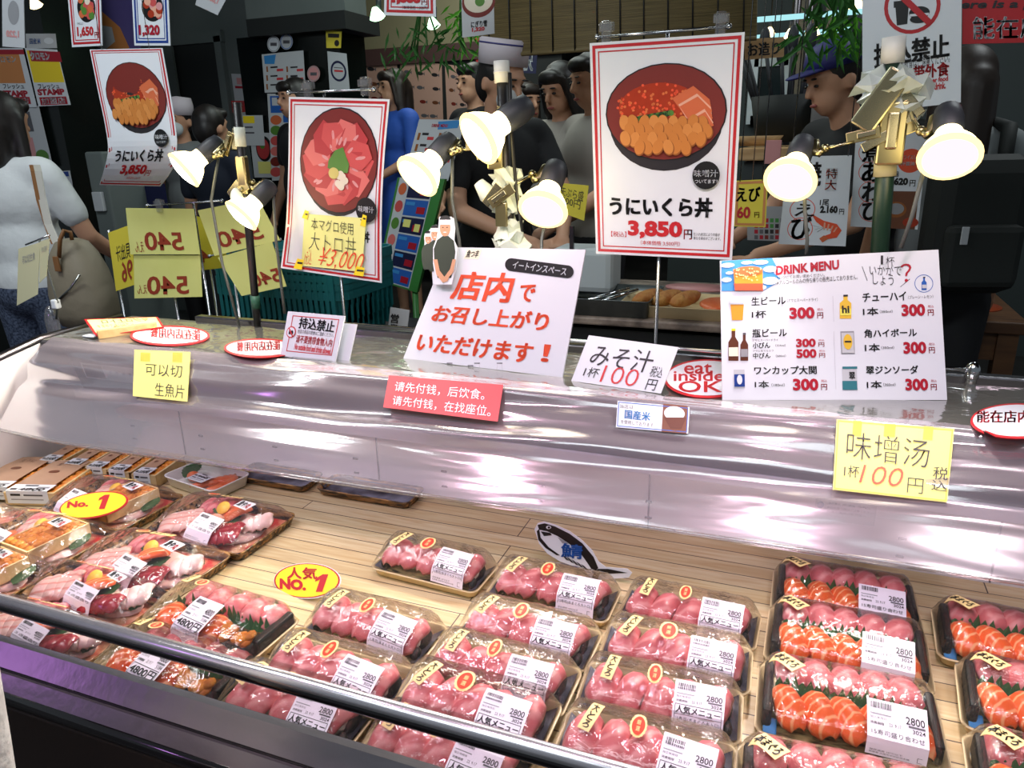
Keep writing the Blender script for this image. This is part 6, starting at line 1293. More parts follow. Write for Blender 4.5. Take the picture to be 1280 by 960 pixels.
# teal shopping baskets
mat('basket_teal', (30, 116, 122), .4)
bx0, bx1 = at(256, 395, y=1.75), at(432, 395, y=1.75); bw = bx1.x-bx0.x; zc = at(340, 416, y=1.75).z
sf = MB().box(((bx0.x+bx1.x)/2, 1.95, (zc-.04)/2), (bw+.2, .5, zc-.04), 'kick_dark'); single('basket_stool', sf, 'dark block carrying the stack of teal baskets', 'stand', ((bx0.x+bx1.x)/2, 1.95, 0))
def basket():
    g = MB(); W_, D_, H_ = bw*.94, .32, .17
    g.rings([rrect(W_*.86, D_*.86, .04, .0), rrect(W_*.87, D_*.87, .04, .02), rrect(W_*.97, D_*.97, .045, H_-.03), rrect(W_, D_, .05, H_-.028), rrect(W_, D_, .05, H_), rrect(W_-.016, D_-.016, .045, H_), rrect(W_*.95, D_*.95, .045, H_-.03), rrect(W_*.84, D_*.84, .04, .006)], 'basket_teal', cap0=True, cap1=True, smooth=False)
    for i in range(22):
        for s in (-1, 1): x = -W_*.42+W_*.84*i/21; g.box((x, s*(D_*.47+.004), H_*.48), (.008, .012, H_*.6), 'basket_teal')
    for i in range(9):
        for s in (-1, 1): g.box((s*(W_*.47+.002), -D_*.36+D_*.72*i/8, H_*.48), (.012, .008, H_*.6), 'basket_teal')
    return g
bb = basket(); cx, cy = (bx0.x+bx1.x)/2, 1.93
t = thing('shopping_basket', 'bottom teal shopping basket of the stack behind the case', 'basket', (0, 0, 0), 'stacked teal shopping baskets')
part(t, 'basket_body', bb); part(t, 'basket_handle', MB().tube([(-bw*.36, -.13, .172), (-bw*.34, -.10, .176), (bw*.34, -.10, .176), (bw*.36, -.13, .172)], .005, 'basket_teal', 6))
note_children(t); t.location = (cx, cy, zc-.04)
for i, lb in enumerate(('second teal shopping basket from the bottom of the stack', 'third teal shopping basket from the bottom of the stack', 'fourth teal shopping basket from the bottom of the stack', 'topmost teal shopping basket of the stack')):
    copy_tree(t, lb, (cx+.004*(i % 2), cy, zc-.04+.024*(i+1)), (0, 0, 0))
# leaning menu board, blue and white with green frame
def mb_(sh):
    rr = random.Random(9)
    sh.pp([(548, 152), (576, 150), (572, 160), (547, 162)], 'skyblue', 'print', 1); sh.tp('DRINK MENU', (540, 155, 560, 159), 'deepred', .03)
    for j in range(3):
        for i in range(2): x, y = 522+26*i-3*j, 166+14*j; sh.rp((x, y, x+3, y+9), 'uniline', 'print', 1); sh.rp((x+6, y, x+14, y+3), 'ink', 'print', 1); sh.rp((x+12, y+5, x+20, y+9), 'sign_red', 'print', 1)
poster('standing_menu', 'white drink menu sheet on the leaning board, behind the left centre lamps', [(524, 149), (582, 150), (560, 226), (505, 222)], 2.5, mb_, 'lightgrey', 'menu')
sh = sheet_y([(497, 222), (556, 224), (521, 366), (470, 350)], 2.46); t = thing('menu_board', 'leaning blue and white menu board with green edge, left of the centre pole', 'menu board', base_of(sh)); sh.base('green', .02)
sh.rect(.05, .0, .80, .985, 'lightgrey', 'print', 1)
for i in range(6):
    v = .03+.16*i; sh.rect(.28, v, .78, v+.145, ('navy', 'midblue', 'navy', 'midblue', 'navy', 'midblue')[i], 'panel', 2); sh.rect(.56, v+.06, .74, v+.12, 'deepred', 'panel', 3); sh.rect(.31, v+.02, .5, v+.05, 'skyblue', 'panel', 3); sh.ell(.16, v+.07, .085, .055, ('salmonp', 'tunap', 'leafp', 'tunap2', 'salmonhi', 'tunap3')[i], 'food_picture', 2)
sh.rect(.34, .37, .5, .44, 'note_yellow', 'yellow_note', 4); sh.rect(.6, .40, .72, .47, 'note_yellow', 'yellow_note', 4); sh.build(t)
a = sh.fn(.5, .3, -.02); part(t, 'board_leg', MB().tube([a, V((a.x, a.y+.5, 0))], .012, 'wood_block')); part(t, 'board_leg', MB().tube([sh.fn(.1, 1, -.02), V((sh.fn(.1, 1, 0).x-.05, 2.46, 0))], .012, 'green')); part(t, 'board_leg', MB().tube([sh.fn(.9, 1, -.02), V((sh.fn(.9, 1, 0).x, 2.46, 0))], .012, 'green'))
poster('dark_stand_sign', 'small dark sign with white characters low behind the acrylic plate', [(488, 384), (512, 388), (508, 420), (484, 418)], 1.9, lambda sh: sh.vtext('営業', (.1, .2, .5, .95), 'ink', .05), 'lightgrey', 'sign')
# stall with trays behind the big poster
a, b_ = at(640, 400, y=2.1), at(1010, 400, y=2.1); zt = at(780, 395, y=2.1).z
mat('stall_cloth', (168, 152, 138), .5, noise=(14, (96, 84, 76))); mat('steel_tray', (120, 128, 128), .3, .8); mat('tempura', (186, 116, 56), .6, bump=(60, .8), noise=(30, (206, 150, 80))); mat('box_white', (200, 208, 210), .5)
t = thing('stall_counter', 'low stall counter with patterned cloth top behind the centre signs', 'counter', ((a.x+b_.x)/2, 2.5, 0))
part(t, 'counter_body', MB().box(((a.x+b_.x)/2, 2.39, zt/2-.02), (b_.x-a.x, .60, zt-.04), 'wall_dark')); part(t, 'cloth_top', MB().box(((a.x+b_.x)/2, 2.38, zt-.012), (b_.x-a.x+.02, .64, .024), 'stall_cloth', None, .006))
def tr2(g, T): g.v = [tuple(T @ V(p)) for p in g.v]; return g
c = at(748, 390, y=2.2); c.z = zt
t = thing('steel_tray', 'grey serving tray with tongs and a white box on the stall counter', 'tray', c); part(t, 'tray', tr2(tray_mb(.36, .26, 'steel_tray', None, .05), Matrix.Translation(c)))
part(t, 'tongs', MB().tube([c+V((-.02, -.05, .03)), c+V((.08, .06, .05))], .006, 'chrome').tube([c+V((.02, -.06, .03)), c+V((.11, .05, .05))], .006, 'chrome'))
c2 = at(738, 372, y=2.26); single('white_box', MB().box((c2.x-.03, 2.32, zt+.10), (.20, .14, .14), 'box_white', None, .02), 'white plastic box standing in the grey serving tray', 'box', (c2.x-.03, 2.32, zt+.03))
c = at(852, 390, y=2.2); c.z = zt
t = thing('fried_food_tray', 'cream tray of fried skewers on the stall counter', 'food tray', c); part(t, 'tray', tr2(tray_mb(.34, .22, 'tray_cream_plain', None, .035), Matrix.Translation(c)))
for i in range(3): part(t, 'fried_skewer', MB().ell((0, 0, 0), (.026, .085, .022), 'tempura', Matrix.Translation(c+V((-.10+.055*i, .0, .04))) @ Matrix.Rotation(-.35, 4, 'Z'), 10, 8))
part(t, 'salmon_fillet', MB().ell(c+V((.10, 0, .03)), (.05, .08, .012), 'salmon_plain'))
q = at(873, 348, y=2.58); single('oval_plate_sign', MB().lathe([(0, .0), (.11, .0), (.11, .006), (0, .006)], 'pinkp', Matrix.Translation((q.x, 2.58, zt)) @ Matrix.Diagonal((1, .6, 1, 1)), 24), 'pinkish oval sign lying at the back of the stall counter', 'sign', (q.x, 2.58, zt))
poster('stall_price_card', 'yellow-green card with brush writing right of the centre lamp', [(694, 228), (736, 232), (730, 276), (692, 262)], 2.2, lambda sh: (sh.tp('天ぷら盛', (700, 236, 730, 248), 'ink', 0, tilt=.2), sh.tp('500円', (702, 248, 726, 258), 'ink', 0, tilt=.2)), 'yellow_card2', 'price card')
q = at(714, 300, y=2.21); struct('trim_3', MB().box((at(715, 262, y=2.24).x, 2.24, (zt+1.05)/2), (.012, .012, 1.05-zt), 'stainless_dark'))
# wooden table at right with a film-covered dish
mat('table_wood', (104, 70, 42), .5, noise=(5, (84, 54, 32), (1, 8, 8))); mat('disc_orange', (170, 74, 40), .4); mat('bowl_black', (22, 22, 24), .3)
zt2 = .70; tl, tr_, br, bl = at(1150, 330, z=zt2), at(1232, 322, z=zt2), at(1262, 396, z=zt2), at(1160, 398, z=zt2)
xm, ym, wx, wy = (bl.x+br.x)/2-.05, (bl.y+tl.y)/2, br.x-bl.x+.18, tl.y-bl.y
t = thing('wooden_table', 'brown wooden side table at the right behind the drink menu', 'table', (xm, ym, 0)); part(t, 'table_top', MB().box((xm, ym, zt2-.02), (wx, wy, .04), 'table_wood', None, .004)); part(t, 'apron', MB().box((xm, bl.y+.05, zt2-.09), (wx-.08, .025, .10), 'table_wood'))
for sx in (-1, 1):
    for sy in (-1, 1): part(t, 'leg', MB().box((xm+sx*(wx/2-.05), ym+sy*(wy/2-.05), (zt2-.04)/2), (.06, .06, zt2-.04), 'table_wood'))
c = at(1196, 350, z=zt2); T = Matrix.Translation((c.x, c.y+.04, zt2))
t = thing('covered_dish', 'round black dish covered with clear film on the wooden table', 'dish', (c.x, c.y+.04, zt2)); part(t, 'dish', MB().lathe([(0, .001), (.10, .001), (.145, .045), (.15, .055), (.14, .05), (.10, .012), (0, .012)], 'bowl_black', T, 36)); part(t, 'film_cover', MB().lathe([(.151, .052), (.150, .058), (.11, .066), (0, .070)], 'platter_film', T, 36))
c = at(1212, 383, z=zt2); single('orange_disc', MB().lathe([(0, .0), (.10, .0), (.10, .004), (0, .004)], 'disc_orange', Matrix.Translation((c.x, c.y, zt2)), 32), 'flat orange round mat on the wooden table', 'mat', (c.x, c.y, zt2))
c = at(1185, 374, z=zt2); single('wrapped_tongs', MB().box((c.x, c.y, zt2+.012), (.12, .03, .014), 'tape_white', None, .005), 'white wrapped tongs beside the orange mat', 'tongs', (c.x, c.y, zt2+.005))
# far stall: dark utensil basket, boxes, bag
q0, q1 = at(955, 178, y=3.4), at(1012, 178, y=3.4); zb = q0.z
t = thing('utensil_tub', 'dark tub bristling with black utensils in the far stall', 'tub', ((q0.x+q1.x)/2, 3.5, zb)); part(t, 'tub', MB().lathe([(.13, 0), (.16, .18), (.15, .18), (.12, .01), (0, .01)], 'wall_dark', Matrix.Translation(((q0.x+q1.x)/2, 3.5, zb)), 20))
rr = random.Random(12)
for i in range(11):
    p_ = V(((q0.x+q1.x)/2+rr.uniform(-.12, .12), 3.5+rr.uniform(-.06, .06), zb+.05)); d_ = V(((p_.x-(q0.x+q1.x)/2)*1.3, 0, .30+rr.uniform(0, .08))); part(t, 'utensil', MB().tube([p_, p_+d_], .008, 'socket').ell(p_+d_, (.022, .01, .05), 'socket'))
zs = at(990, 182, y=3.3).z
t = thing('far_counter', 'dim counter of the far stall under the utensil tub', 'counter', (.1, 3.6, 0)); a, b_ = at(925, 190, y=3.3), at(1085, 190, y=3.3); part(t, 'counter_top', MB().box(((a.x+b_.x)/2, 3.55, zs-.03), (b_.x-a.x, .6, .05), 'wood_block', None, .006)); part(t, 'counter_body', MB().box(((a.x+b_.x)/2, 3.57, (zs-.06)/2), (b_.x-a.x-.04, .55, zs-.06), 'shop_dim')); 
single('brown_paper_bag', MB().box((at(1024, 160, y=3.3).x, 3.36, zs+.10), (.07, .05, .20), 'greyp', None, .006), 'slim grey paper bag standing on the far counter', 'bag', (at(1024, 160, y=3.3).x, 3.36, zs))
single('bamboo_basket', MB().lathe([(0, .0), (.08, .0), (.11, .04), (.10, .04), (.07, .008), (0, .008)], 'wood_block', Matrix.Translation((at(948, 165, y=3.3).x, 3.42, zs)), 20), 'small bamboo bowl beside the utensil tub', 'bowl', (at(948, 165, y=3.3).x, 3.42, zs))
single('cardboard_label', MB().box((at(966, 188, y=2.9).x, 2.9, at(966, 190, y=2.9).z), (.055, .02, .08), 'pinkp', None, .002), 'small pinkish carton left of the right-hand lamp', 'carton', (at(966, 196, y=2.9).x, 2.9, at(966, 203, y=2.9).z))
# hanging greenery and far lamps
mat('leaf_green', (52, 104, 44), .5); mat('leaf_bright', (96, 170, 50), .5)
def bamboo_leaves(name, label, px, py, Y, w_, h_, n, m, seed):
    rr = random.Random(seed); c = at(px, py, y=Y); t = thing(name, label, 'plant', V((c.x, Y, c.z-h_)))
    st = MB(); g = MB()
    for k in range(5):
        e = c+V((rr.uniform(-w_, w_)*.7, rr.uniform(-.1, .1), -h_*rr.uniform(.4, .9))); st.tube([c+V((0, 0, .35)), c+V((0, 0, .1)), e], .004, 'leaf_green', 5)
    part(t, 'stem', st); 
    for k in range(n):
        p_ = c+V((rr.uniform(-w_, w_), rr.uniform(-.12, .12), -h_*rr.random())); L_ = rr.uniform(.05, .085); d_ = V((rr.uniform(-1, 1), rr.uniform(-.4, .4), -rr.uniform(.3, 1))).normalized(); s_ = d_.cross(V((0, 1, 0))).normalized()*L_*.09
        g.add([p_, p_+d_*L_*.4+s_, p_+d_*L_, p_+d_*L_*.4-s_, p_+d_*L_*.45+V((0, .006, 0))], [(0, 1, 4), (1, 2, 4), (2, 3, 4), (3, 0, 4)], m)
    o = part(t, 'foliage', g); o['kind'] = 'stuff'; return t
bamboo_leaves('hanging_bamboo', 'hanging bamboo leaves under the 1,000 card', 530, 26, 3.0, .16, .17, 70, 'leaf_green', 1)
bamboo_leaves('hanging_vine', 'bright green vine beside the soup card at the top', 577, 10, 3.2, .05, .16, 40, 'leaf_bright', 2)
bamboo_leaves('hanging_bamboo', 'dark bamboo leaves hanging left of the crossed-out cup sign', 1040, -34, 2.3, .08, .19, 60, 'leaf_green', 3)
bamboo_leaves('hanging_vine', 'brighter leaves below the dark bamboo, above the man in the blue cap', 1060, 14, 2.6, .05, .09, 40, 'leaf_bright', 4)
def far_lamp(px, py, Y, r, label, m='far_bulb'):
    c = at(px, py, y=Y); t = thing('ceiling_spot', label, 'lamp', c, 'small spot lamps hanging in the hall')
    part(t, 'bulb', MB().lathe([(0, -.3*r), (.7*r, -.2*r), (r, 0), (.5*r, .9*r), (.3*r, 1.2*r)], m, Matrix.Translation(c) @ Matrix.Rotation(.5, 4, 'X'), 16)); part(t, 'socket', MB().tube([c+V((0, .4*r, r*1.0)), c+V((0, .6*r, r*2.6))], r*.35, 'socket')); part(t, 'power_cord', MB().tube([c+V((0, .6*r, r*2.6)), V((c.x, c.y+.6*r, 3.0))], .004, 'cord_black', 5)); return t
far_lamp(472, 22, 4.0, .045, 'green-tinted spot lamp left of the 1,000 card', 'far_green'); far_lamp(542, 33, 4.2, .040, 'green-tinted spot lamp under the 1,000 card', 'far_green'); far_lamp(618, 48, 3.6, .022, 'small yellow bulb beside the soup card'); far_lamp(621, 10, 3.6, .024, 'small pale bulb at the top beside the soup card')
far_lamp(46, 8, 2.8, .03, 'small glowing bulb standing in for a light reflected high on the black pillar'); far_lamp(1070, 10, 4.4, .04, 'bright bulb at the top left of the crossed-out cup sign'); far_lamp(988, 46, 4.6, .035, 'pale bulb above the far windows'); far_lamp(1018, 42, 4.6, .03, 'right pale bulb above the far windows'); far_lamp(962, 43, 4.6, .03, 'left pale bulb above the wooden sign')  # first one: reflection on the black pillar, built as a glowing bulb
# blue noren with white character
poster('blue_noren', 'navy cloth with a white character behind the centre pole', [(626, 56), (672, 60), (670, 92), (630, 90)], 4.6, lambda sh: sh.tp('駅', (650, 66, 666, 88), 'lightgrey', .06), 'navy', 'cloth', hang=((632, 57), (668, 60)))
single('red_cloth', MB().box((at(605, 60, y=6.43).x, 6.435, at(605, 60, y=6.43).z), (.16, .01, .26), 'sign_red'), 'small red cloth flag on the far wall above the cooks', 'flag', at(605, 78, y=6.43))
# ------------------------------------------------------------------ people
mat('skin', (202, 152, 122), .55, sss=.05); mat('hair_black', (22, 19, 18), .45, noise=(40, (36, 30, 28), (1, 1, .2))); mat('hair_brown', (40, 30, 24), .5); mat('eye_dark', (24, 18, 16), .3); mat('lips', (160, 84, 78), .5)
mat('tee_white', (226, 230, 230), .8, bump=(7, .5, .03)); mat('denim_speckle', (38, 48, 68), .8, noise=(120, (92, 104, 128))); mat('dress_blue', (46, 92, 190), .7, bump=(6, .4, .03)); mat('cloth_black', (26, 27, 30), .8); mat('cloth_navy', (28, 36, 52), .8); mat('top_pale', (168, 162, 154), .8); mat('cap_white', (216, 206, 214), .6); mat('cap_stripe', (70, 70, 130), .6); mat('mask_white', (206, 212, 214), .7); mat('cap_blue', (38, 40, 110), .6); mat('grey_shirt', (128, 134, 134), .8); mat('pack_black', (34, 38, 36), .7); mat('sleeve_white', (206, 206, 202), .85, bump=(26, .5, .02)); mat('bag_taupe', (140, 130, 110), .6, bump=(12, .35, .02)); mat('strap_white', (198, 194, 184), .6); mat('strap_tan', (140, 96, 56), .55); mat('zip_metal', (200, 200, 196), .25, 1.0); mat('trousers_dark', (30, 30, 34), .8)
def fuse(name, caps, m, root, voxel=.011, parent=None, smooth=4):
    g = MB()
    for c in caps:
        if c[0] == 'e': g.ell((0, 0, 0), c[2], m, Matrix.Translation(c[1]) @ (c[3] if len(c) > 3 else Matrix.Identity(4)), 16, 12)
        else:
            p, q, r0, r1 = V(c[1]), V(c[2]), c[3], c[4]; d = (q-p); n = max(2, int(d.length/.03)); ax = d.normalized() if d.length > 1e-6 else V((0, 0, 1))
            pts = [p-ax*r0*.9, p-ax*r0*.6]+[p+d*(i/n) for i in range(n+1)]+[q+ax*r1*.6, q+ax*r1*.9]; rs = [r0*.42, r0*.8]+[r0+(r1-r0)*i/n for i in range(n+1)]+[r1*.8, r1*.42]
            g.tube(pts, rs, m, 12)
    o = part(root, name, g, parent); md = o.modifiers.new('r', 'REMESH'); md.mode = 'VOXEL'; md.voxel_size = voxel; md.use_smooth_shade = True
    s = o.modifiers.new('s', 'SMOOTH'); s.iterations = smooth; s.factor = .5
    dg = bpy.context.evaluated_depsgraph_get(); dg.update(); me = bpy.data.meshes.new_from_object(o.evaluated_get(dg)); o.modifiers.clear(); old = o.data; o.data = me; bpy.data.meshes.remove(old)
    me.materials.clear(); me.materials.append(MATS[m]); me.name = name
    for p in me.polygons: p.use_smooth = True; p.material_index = 0
    return o
def person(label, loc, H, face, shirt, pants, hair='short', hairm='hair_black', arms=None, look=(0, 0), hat=None, mask=False, skirt=False, sleeves=.55, lean=0., face_on=True, group=None, female=True):
    """local frame: faces -Y, stands on z=0; face = turn about z; look = (turn, tip) of the head"""
    k = H/1.70; loc = V(loc)
    t = thing('person', label, 'person', (0, 0, 0), group)
    S = .172 if female else .195
    sh_z, hip_z = 1.40, .90
    L = lambda x, y, z: V((x, y-lean*max(0, z-hip_z), z-.12*abs(lean)*max(0, z-hip_z)))*k
    dflt = {s: (L(s*(S+.05), .0, 1.12), L(s*(S+.06), -.10, .88)) for s in (-1, 1)}
    arms = {s: (tuple(L(*p) for p in arms[s]) if arms and s in arms else dflt[s]) for s in (-1, 1)}
    hc = L(0, -.015, 1.575); HM = Matrix.Translation(hc) @ Matrix.Rotation(look[0], 4, 'Z') @ Matrix.Rotation(look[1], 4, 'X')
    hp = lambda x, y, z: HM @ (V((x, y, z))*k)
    Hr = HM.to_3x3().to_4x4()
    caps = [('e', hp(0, .006, .018), (.076*k, .094*k, .098*k), Hr), ('e', hp(0, -.030, -.050), (.056*k, .058*k, .062*k), Hr), ('e', hp(0, -.052, -.088), (.024*k, .022*k, .020*k), Hr), ('c', hp(0, -.092, .005), hp(0, -.104, -.024), .010*k, .014*k), ('e', hp(0, -.078, -.062), (.026*k, .014*k, .012*k), Hr),
            ('e', hp(.078, .012, -.012), (.010*k, .020*k, .030*k), Hr), ('e', hp(-.078, .012, -.012), (.010*k, .020*k, .030*k), Hr), ('e', hp(0, -.080, .030), (.050*k, .014*k, .012*k), Hr),
            ('c', L(0, .012, 1.40), hp(0, .012, -.06), .056*k, .050*k),
            ('e', L(0, .0, 1.28), (S*.94*k, .105*k, .16*k)), ('e', L(0, 0, 1.08), (.140*k, .10*k, .16*k)), ('e', L(0, .01, .93), (.168*k, .115*k, .13*k)), ('c', L(-S+.02, .01, 1.385), L(S-.02, .01, 1.385), .055*k, .055*k)]
    for s in (-1, 1):
        sh, el, wr = L(s*S, .01, sh_z-.03), arms[s][0], arms[s][1]; d = (wr-el).normalized()
        caps += [('c', sh, el, .050*k, .038*k), ('c', el, wr, .038*k, .026*k), ('c', L(s*.09, .01, .88), L(s*.10, -.005, .48), .082*k, .055*k), ('c', L(s*.10, -.005, .48), L(s*.10, .02, .08), .054*k, .036*k), ('c', L(s*.10, .03, .04), L(s*.115, -.13, .03), .036*k, .030*k)]
        sd = d.cross(V((0, 0, 1))); sd = (sd if sd.length > .1 else V((1, 0, 0))).normalized(); nn = sd.cross(d); pc = wr+d*.055*k
        caps += [('c', wr, pc, .026*k, .030*k), ('e', pc, (.034*k, .034*k, .030*k))]
        for i, (o_, l_) in enumerate(((-.027, .062), (-.009, .074), (.009, .070), (.026, .056))):
            a = pc+sd*o_*k+d*.02*k; m1 = a+(d+nn*.15).normalized()*l_*.55*k; e = m1+(d+nn*.7).normalized()*l_*.5*k; caps += [('c', a, m1, .0105*k, .0100*k), ('c', m1, e, .0100*k, .0085*k)]
        tb = wr+d*.03*k+sd*s*.026*k; tm = tb+(d*.5+sd*s*.85).normalized()*.035*k; caps += [('c', tb, tm, .0125*k, .0115*k), ('c', tm, tm+(d+nn*.4).normalized()*.03*k, .0115*k, .0095*k)]
    fuse('body', caps, 'skin', t, .0095*k, smooth=3)
    if face_on:
        for s in (-1, 1):
            part(t, 'eye', MB().ell((0, 0, 0), (.0135*k, .006*k, .0055*k), 'eye_dark', Matrix.Translation(hp(s*.031, -.0865, .004)) @ Hr, 10, 6))
            part(t, 'eyebrow', MB().ell((0, 0, 0), (.019*k, .005*k, .004*k), hairm, Matrix.Translation(hp(s*.032, -.091, .028)) @ Hr, 10, 6))
        part(t, 'mouth', MB().ell((0, 0, 0), (.022*k, .006*k, .0065*k), 'lips', Matrix.Translation(hp(0, -.0905, -.060)) @ Hr, 10, 6))
    hcap = [('e', hp(0, .020, .034), (.086*k, .094*k, .094*k), Hr), ('e', hp(0, .052, -.01), (.076*k, .066*k, .088*k), Hr)]
    if hair == 'long': hcap += [('c', hp(s*.072, .015, .02), hp(s*.085, .01, -.30), .030*k, .036*k) for s in (-1, 1)]+[('c', hp(0, .075, 0), hp(0, .085, -.32), .070*k, .066*k), ('e', hp(0, -.066, .070), (.064*k, .034*k, .036*k), Hr)]+[('c', hp(s*.066, -.045, .06), hp(s*.082, -.02, -.10), .016*k, .018*k) for s in (-1, 1)]
    if hair == 'medium': hcap += [('c', hp(s*.072, .015, .02), hp(s*.082, .02, -.14), .028*k, .026*k) for s in (-1, 1)]+[('c', hp(0, .07, 0), hp(0, .07, -.13), .066*k, .055*k), ('e', hp(0, -.066, .066), (.066*k, .034*k, .036*k), Hr)]
    if hair == 'short' and not hat: hcap += [('e', hp(0, -.052, .074), (.070*k, .046*k, .036*k), Hr)]
    fuse('hair', hcap, hairm, t, .010*k)
    # clothes
    sc_ = [('e', L(0, .0, 1.28), ((S*.94+.016)*k, .122*k, .165*k)), ('e', L(0, 0, 1.08), (.160*k, .120*k, .18*k)), ('e', L(0, .01, .95), (.178*k, .128*k, .13*k)), ('c', L(-S+.02, .01, 1.385), L(S-.02, .01, 1.385), .064*k, .064*k)]
    for s in (-1, 1):
        sh, el, wr = L(s*S, .01, sh_z-.03), arms[s][0], arms[s][1]
        if sleeves <= 1: sc_.append(('c', sh, sh+(el-sh)*sleeves, .062*k, .060*k))
        else: sc_ += [('c', sh, el, .062*k, .050*k), ('c', el, el+(wr-el)*min(.9, sleeves-1), .050*k, .040*k)]
    if skirt: sc_ += [('c', L(0, .01, .95), L(0, .01, .55), .175*k, .21*k)]
    fuse('shirt' if not skirt else 'dress', sc_, shirt, t, .013*k, smooth=6)
    if not skirt:
        pc_ = [('e', L(0, .012, .90), (.180*k, .128*k, .12*k))]
        for s in (-1, 1): pc_ += [('c', L(s*.09, .01, .86), L(s*.10, -.005, .48), .098*k, .074*k), ('c', L(s*.10, -.005, .48), L(s*.10, .02, .12), .074*k, .066*k)]
        fuse('trousers', pc_, pants, t, .014*k, smooth=5)
    for s in (-1, 1): part(t, 'shoe', MB().ell((0, 0, 0), (.045*k, .125*k, .042*k), 'cloth_black', Matrix.Translation(L(s*.108, -.05, .036)), 12, 8))
    if mask: part(t, 'face_mask', MB().ell((0, 0, 0), (.064*k, .044*k, .050*k), 'mask_white', Matrix.Translation(hp(0, -.060, -.050)) @ Hr, 14, 9))
    if hat == 'chef':
        T = Matrix.Translation(hp(0, .012, .06)) @ Hr @ Matrix.Rotation(-.12, 4, 'X')
        o = part(t, 'cook_cap', MB().lathe([(.096*k, 0), (.098*k, .085*k), (.090*k, .092*k), (0, .080*k)], 'cap_white', T, 28)); part(t, 'cap_stripe', MB().lathe([(.0975*k, .070*k), (.0985*k, .070*k), (.0990*k, .076*k), (.098*k, .076*k)], 'cap_stripe', T, 28), o)
    if hat == 'cap':
        T = Matrix.Translation(hp(0, .008, .045)) @ Hr
        o = part(t, 'baseball_cap', MB().lathe([(.096*k, 0), (.096*k, .03*k), (.080*k, .065*k), (.045*k, .085*k), (0, .090*k)], 'cap_blue', T, 24)); part(t, 'cap_peak', MB().ell((0, -.10*k, .006*k), (.070*k, .075*k, .009*k), 'cap_blue', T, 18, 8), o)
    if hat == 'white': part(t, 'white_cap', MB().lathe([(.096*k, -.01*k), (.100*k, .05*k), (.092*k, .10*k), (0, .115*k)], 'cap_white', Matrix.Translation(hp(0, .012, .045)) @ Hr, 24))
    t.location = loc; t.rotation_euler = (0, 0, face); t['k'] = k; BASES[t.name] = V((0, 0, 0)); return t
def head_at(px, py, Y, H, frac=.927):
    """where to stand so that the head centre shows at this spot; floor height follows from the person's height"""
    p = at(px, py, y=Y); return V((p.x, Y, max(0, p.z-H*frac)))
def stand(px, Y, H_top_py):   # person whose crown shows at this height; returns foot point and height
    p = at(px, H_top_py, y=Y); return V((p.x, Y, 0)), p.z/.985
# woman in white tee with shoulder bag, seen from behind at far left
p = at(8, 205, y=1.92); Hh = p.z/.835
t = person('woman in white T-shirt and speckled blue trousers seen from behind at the far left', (p.x-.06, 1.98, 0), Hh, PI+.15, 'tee_white', 'denim_speckle', 'medium', arms={1: ((.235, -.06, 1.13), (.26, -.22, .99)), -1: ((-.250, -.06, 1.12), (-.26, -.26, .98))}, sleeves=.62, face_on=False)
# her bag hangs from the shoulder nearer the camera
bc = at(106, 350, y=1.68); t = thing('shoulder_bag', 'taupe nylon shoulder bag with tan trim on the back of the woman in white', 'bag', bc-V((0, 0, .15)))
q = []
for z, rx, ry in ((-.145, .05, .04), (-.140, .088, .065), (-.10, .108, .078), (-.04, .108, .080), (.03, .094, .074), (.085, .070, .06), (.118, .048, .042), (.128, .022, .02)):
    q.append([bc+V((-.02+.0*z+.07*(-z)*.5+rx*math.copysign(abs(math.cos(a))**.8, math.cos(a)), ry*math.sin(a), z)) for a in [2*PI*i/28 for i in range(28)]])
part(t, 'bag_body', MB().rings(q, 'bag_taupe', cap0=True, cap1=True))
part(t, 'zip', MB().tube([bc+V((-.02, -.084, -.045)), bc+V((.03, -.080, -.012)), bc+V((.065, -.066, .03))], .0035, 'zip_metal', 6)); part(t, 'bag_seam', MB().tube([bc+V((-.115, -.03, -.02)), bc+V((-.08, -.066, -.05)), bc+V((-.02, -.084, -.045))], .003, 'bag_taupe', 6))
part(t, 'leather_tag', MB().box(at(71, 330, y=1.60), (.022, .006, .045), 'strap_tan', None, .002)); part(t, 'carry_handle', MB().tube([at(74, 322, y=1.61), at(75, 300, y=1.61), at(80, 288, y=1.62), at(88, 290, y=1.64), at(90, 300, y=1.64)], .006, 'strap_tan', 8))
part(t, 'white_strap', MB().rings([[V(c)+d for d in (V((-.016, 0, 0)), V((-.016, -.004, 0)), V((.016, -.004, 0)), V((.016, 0, 0)))] for c in (at(46, 206, y=1.86), at(48, 214, y=1.80), at(53, 245, y=1.775), at(61, 280, y=1.74), at(72, 305, y=1.68))], 'strap_white', cap0=True, cap1=True, smooth=False)); part(t, 'tan_strap', MB().rings([[V(c)+d for d in (V((-.009, 0, 0)), V((-.009, -.004, 0)), V((.009, -.004, 0)), V((.009, 0, 0)))] for c in (at(40, 206, y=1.86), at(42, 214, y=1.80), at(49, 250, y=1.77), at(60, 285, y=1.74), at(68, 305, y=1.68))], 'strap_tan', cap0=True, cap1=True, smooth=False))
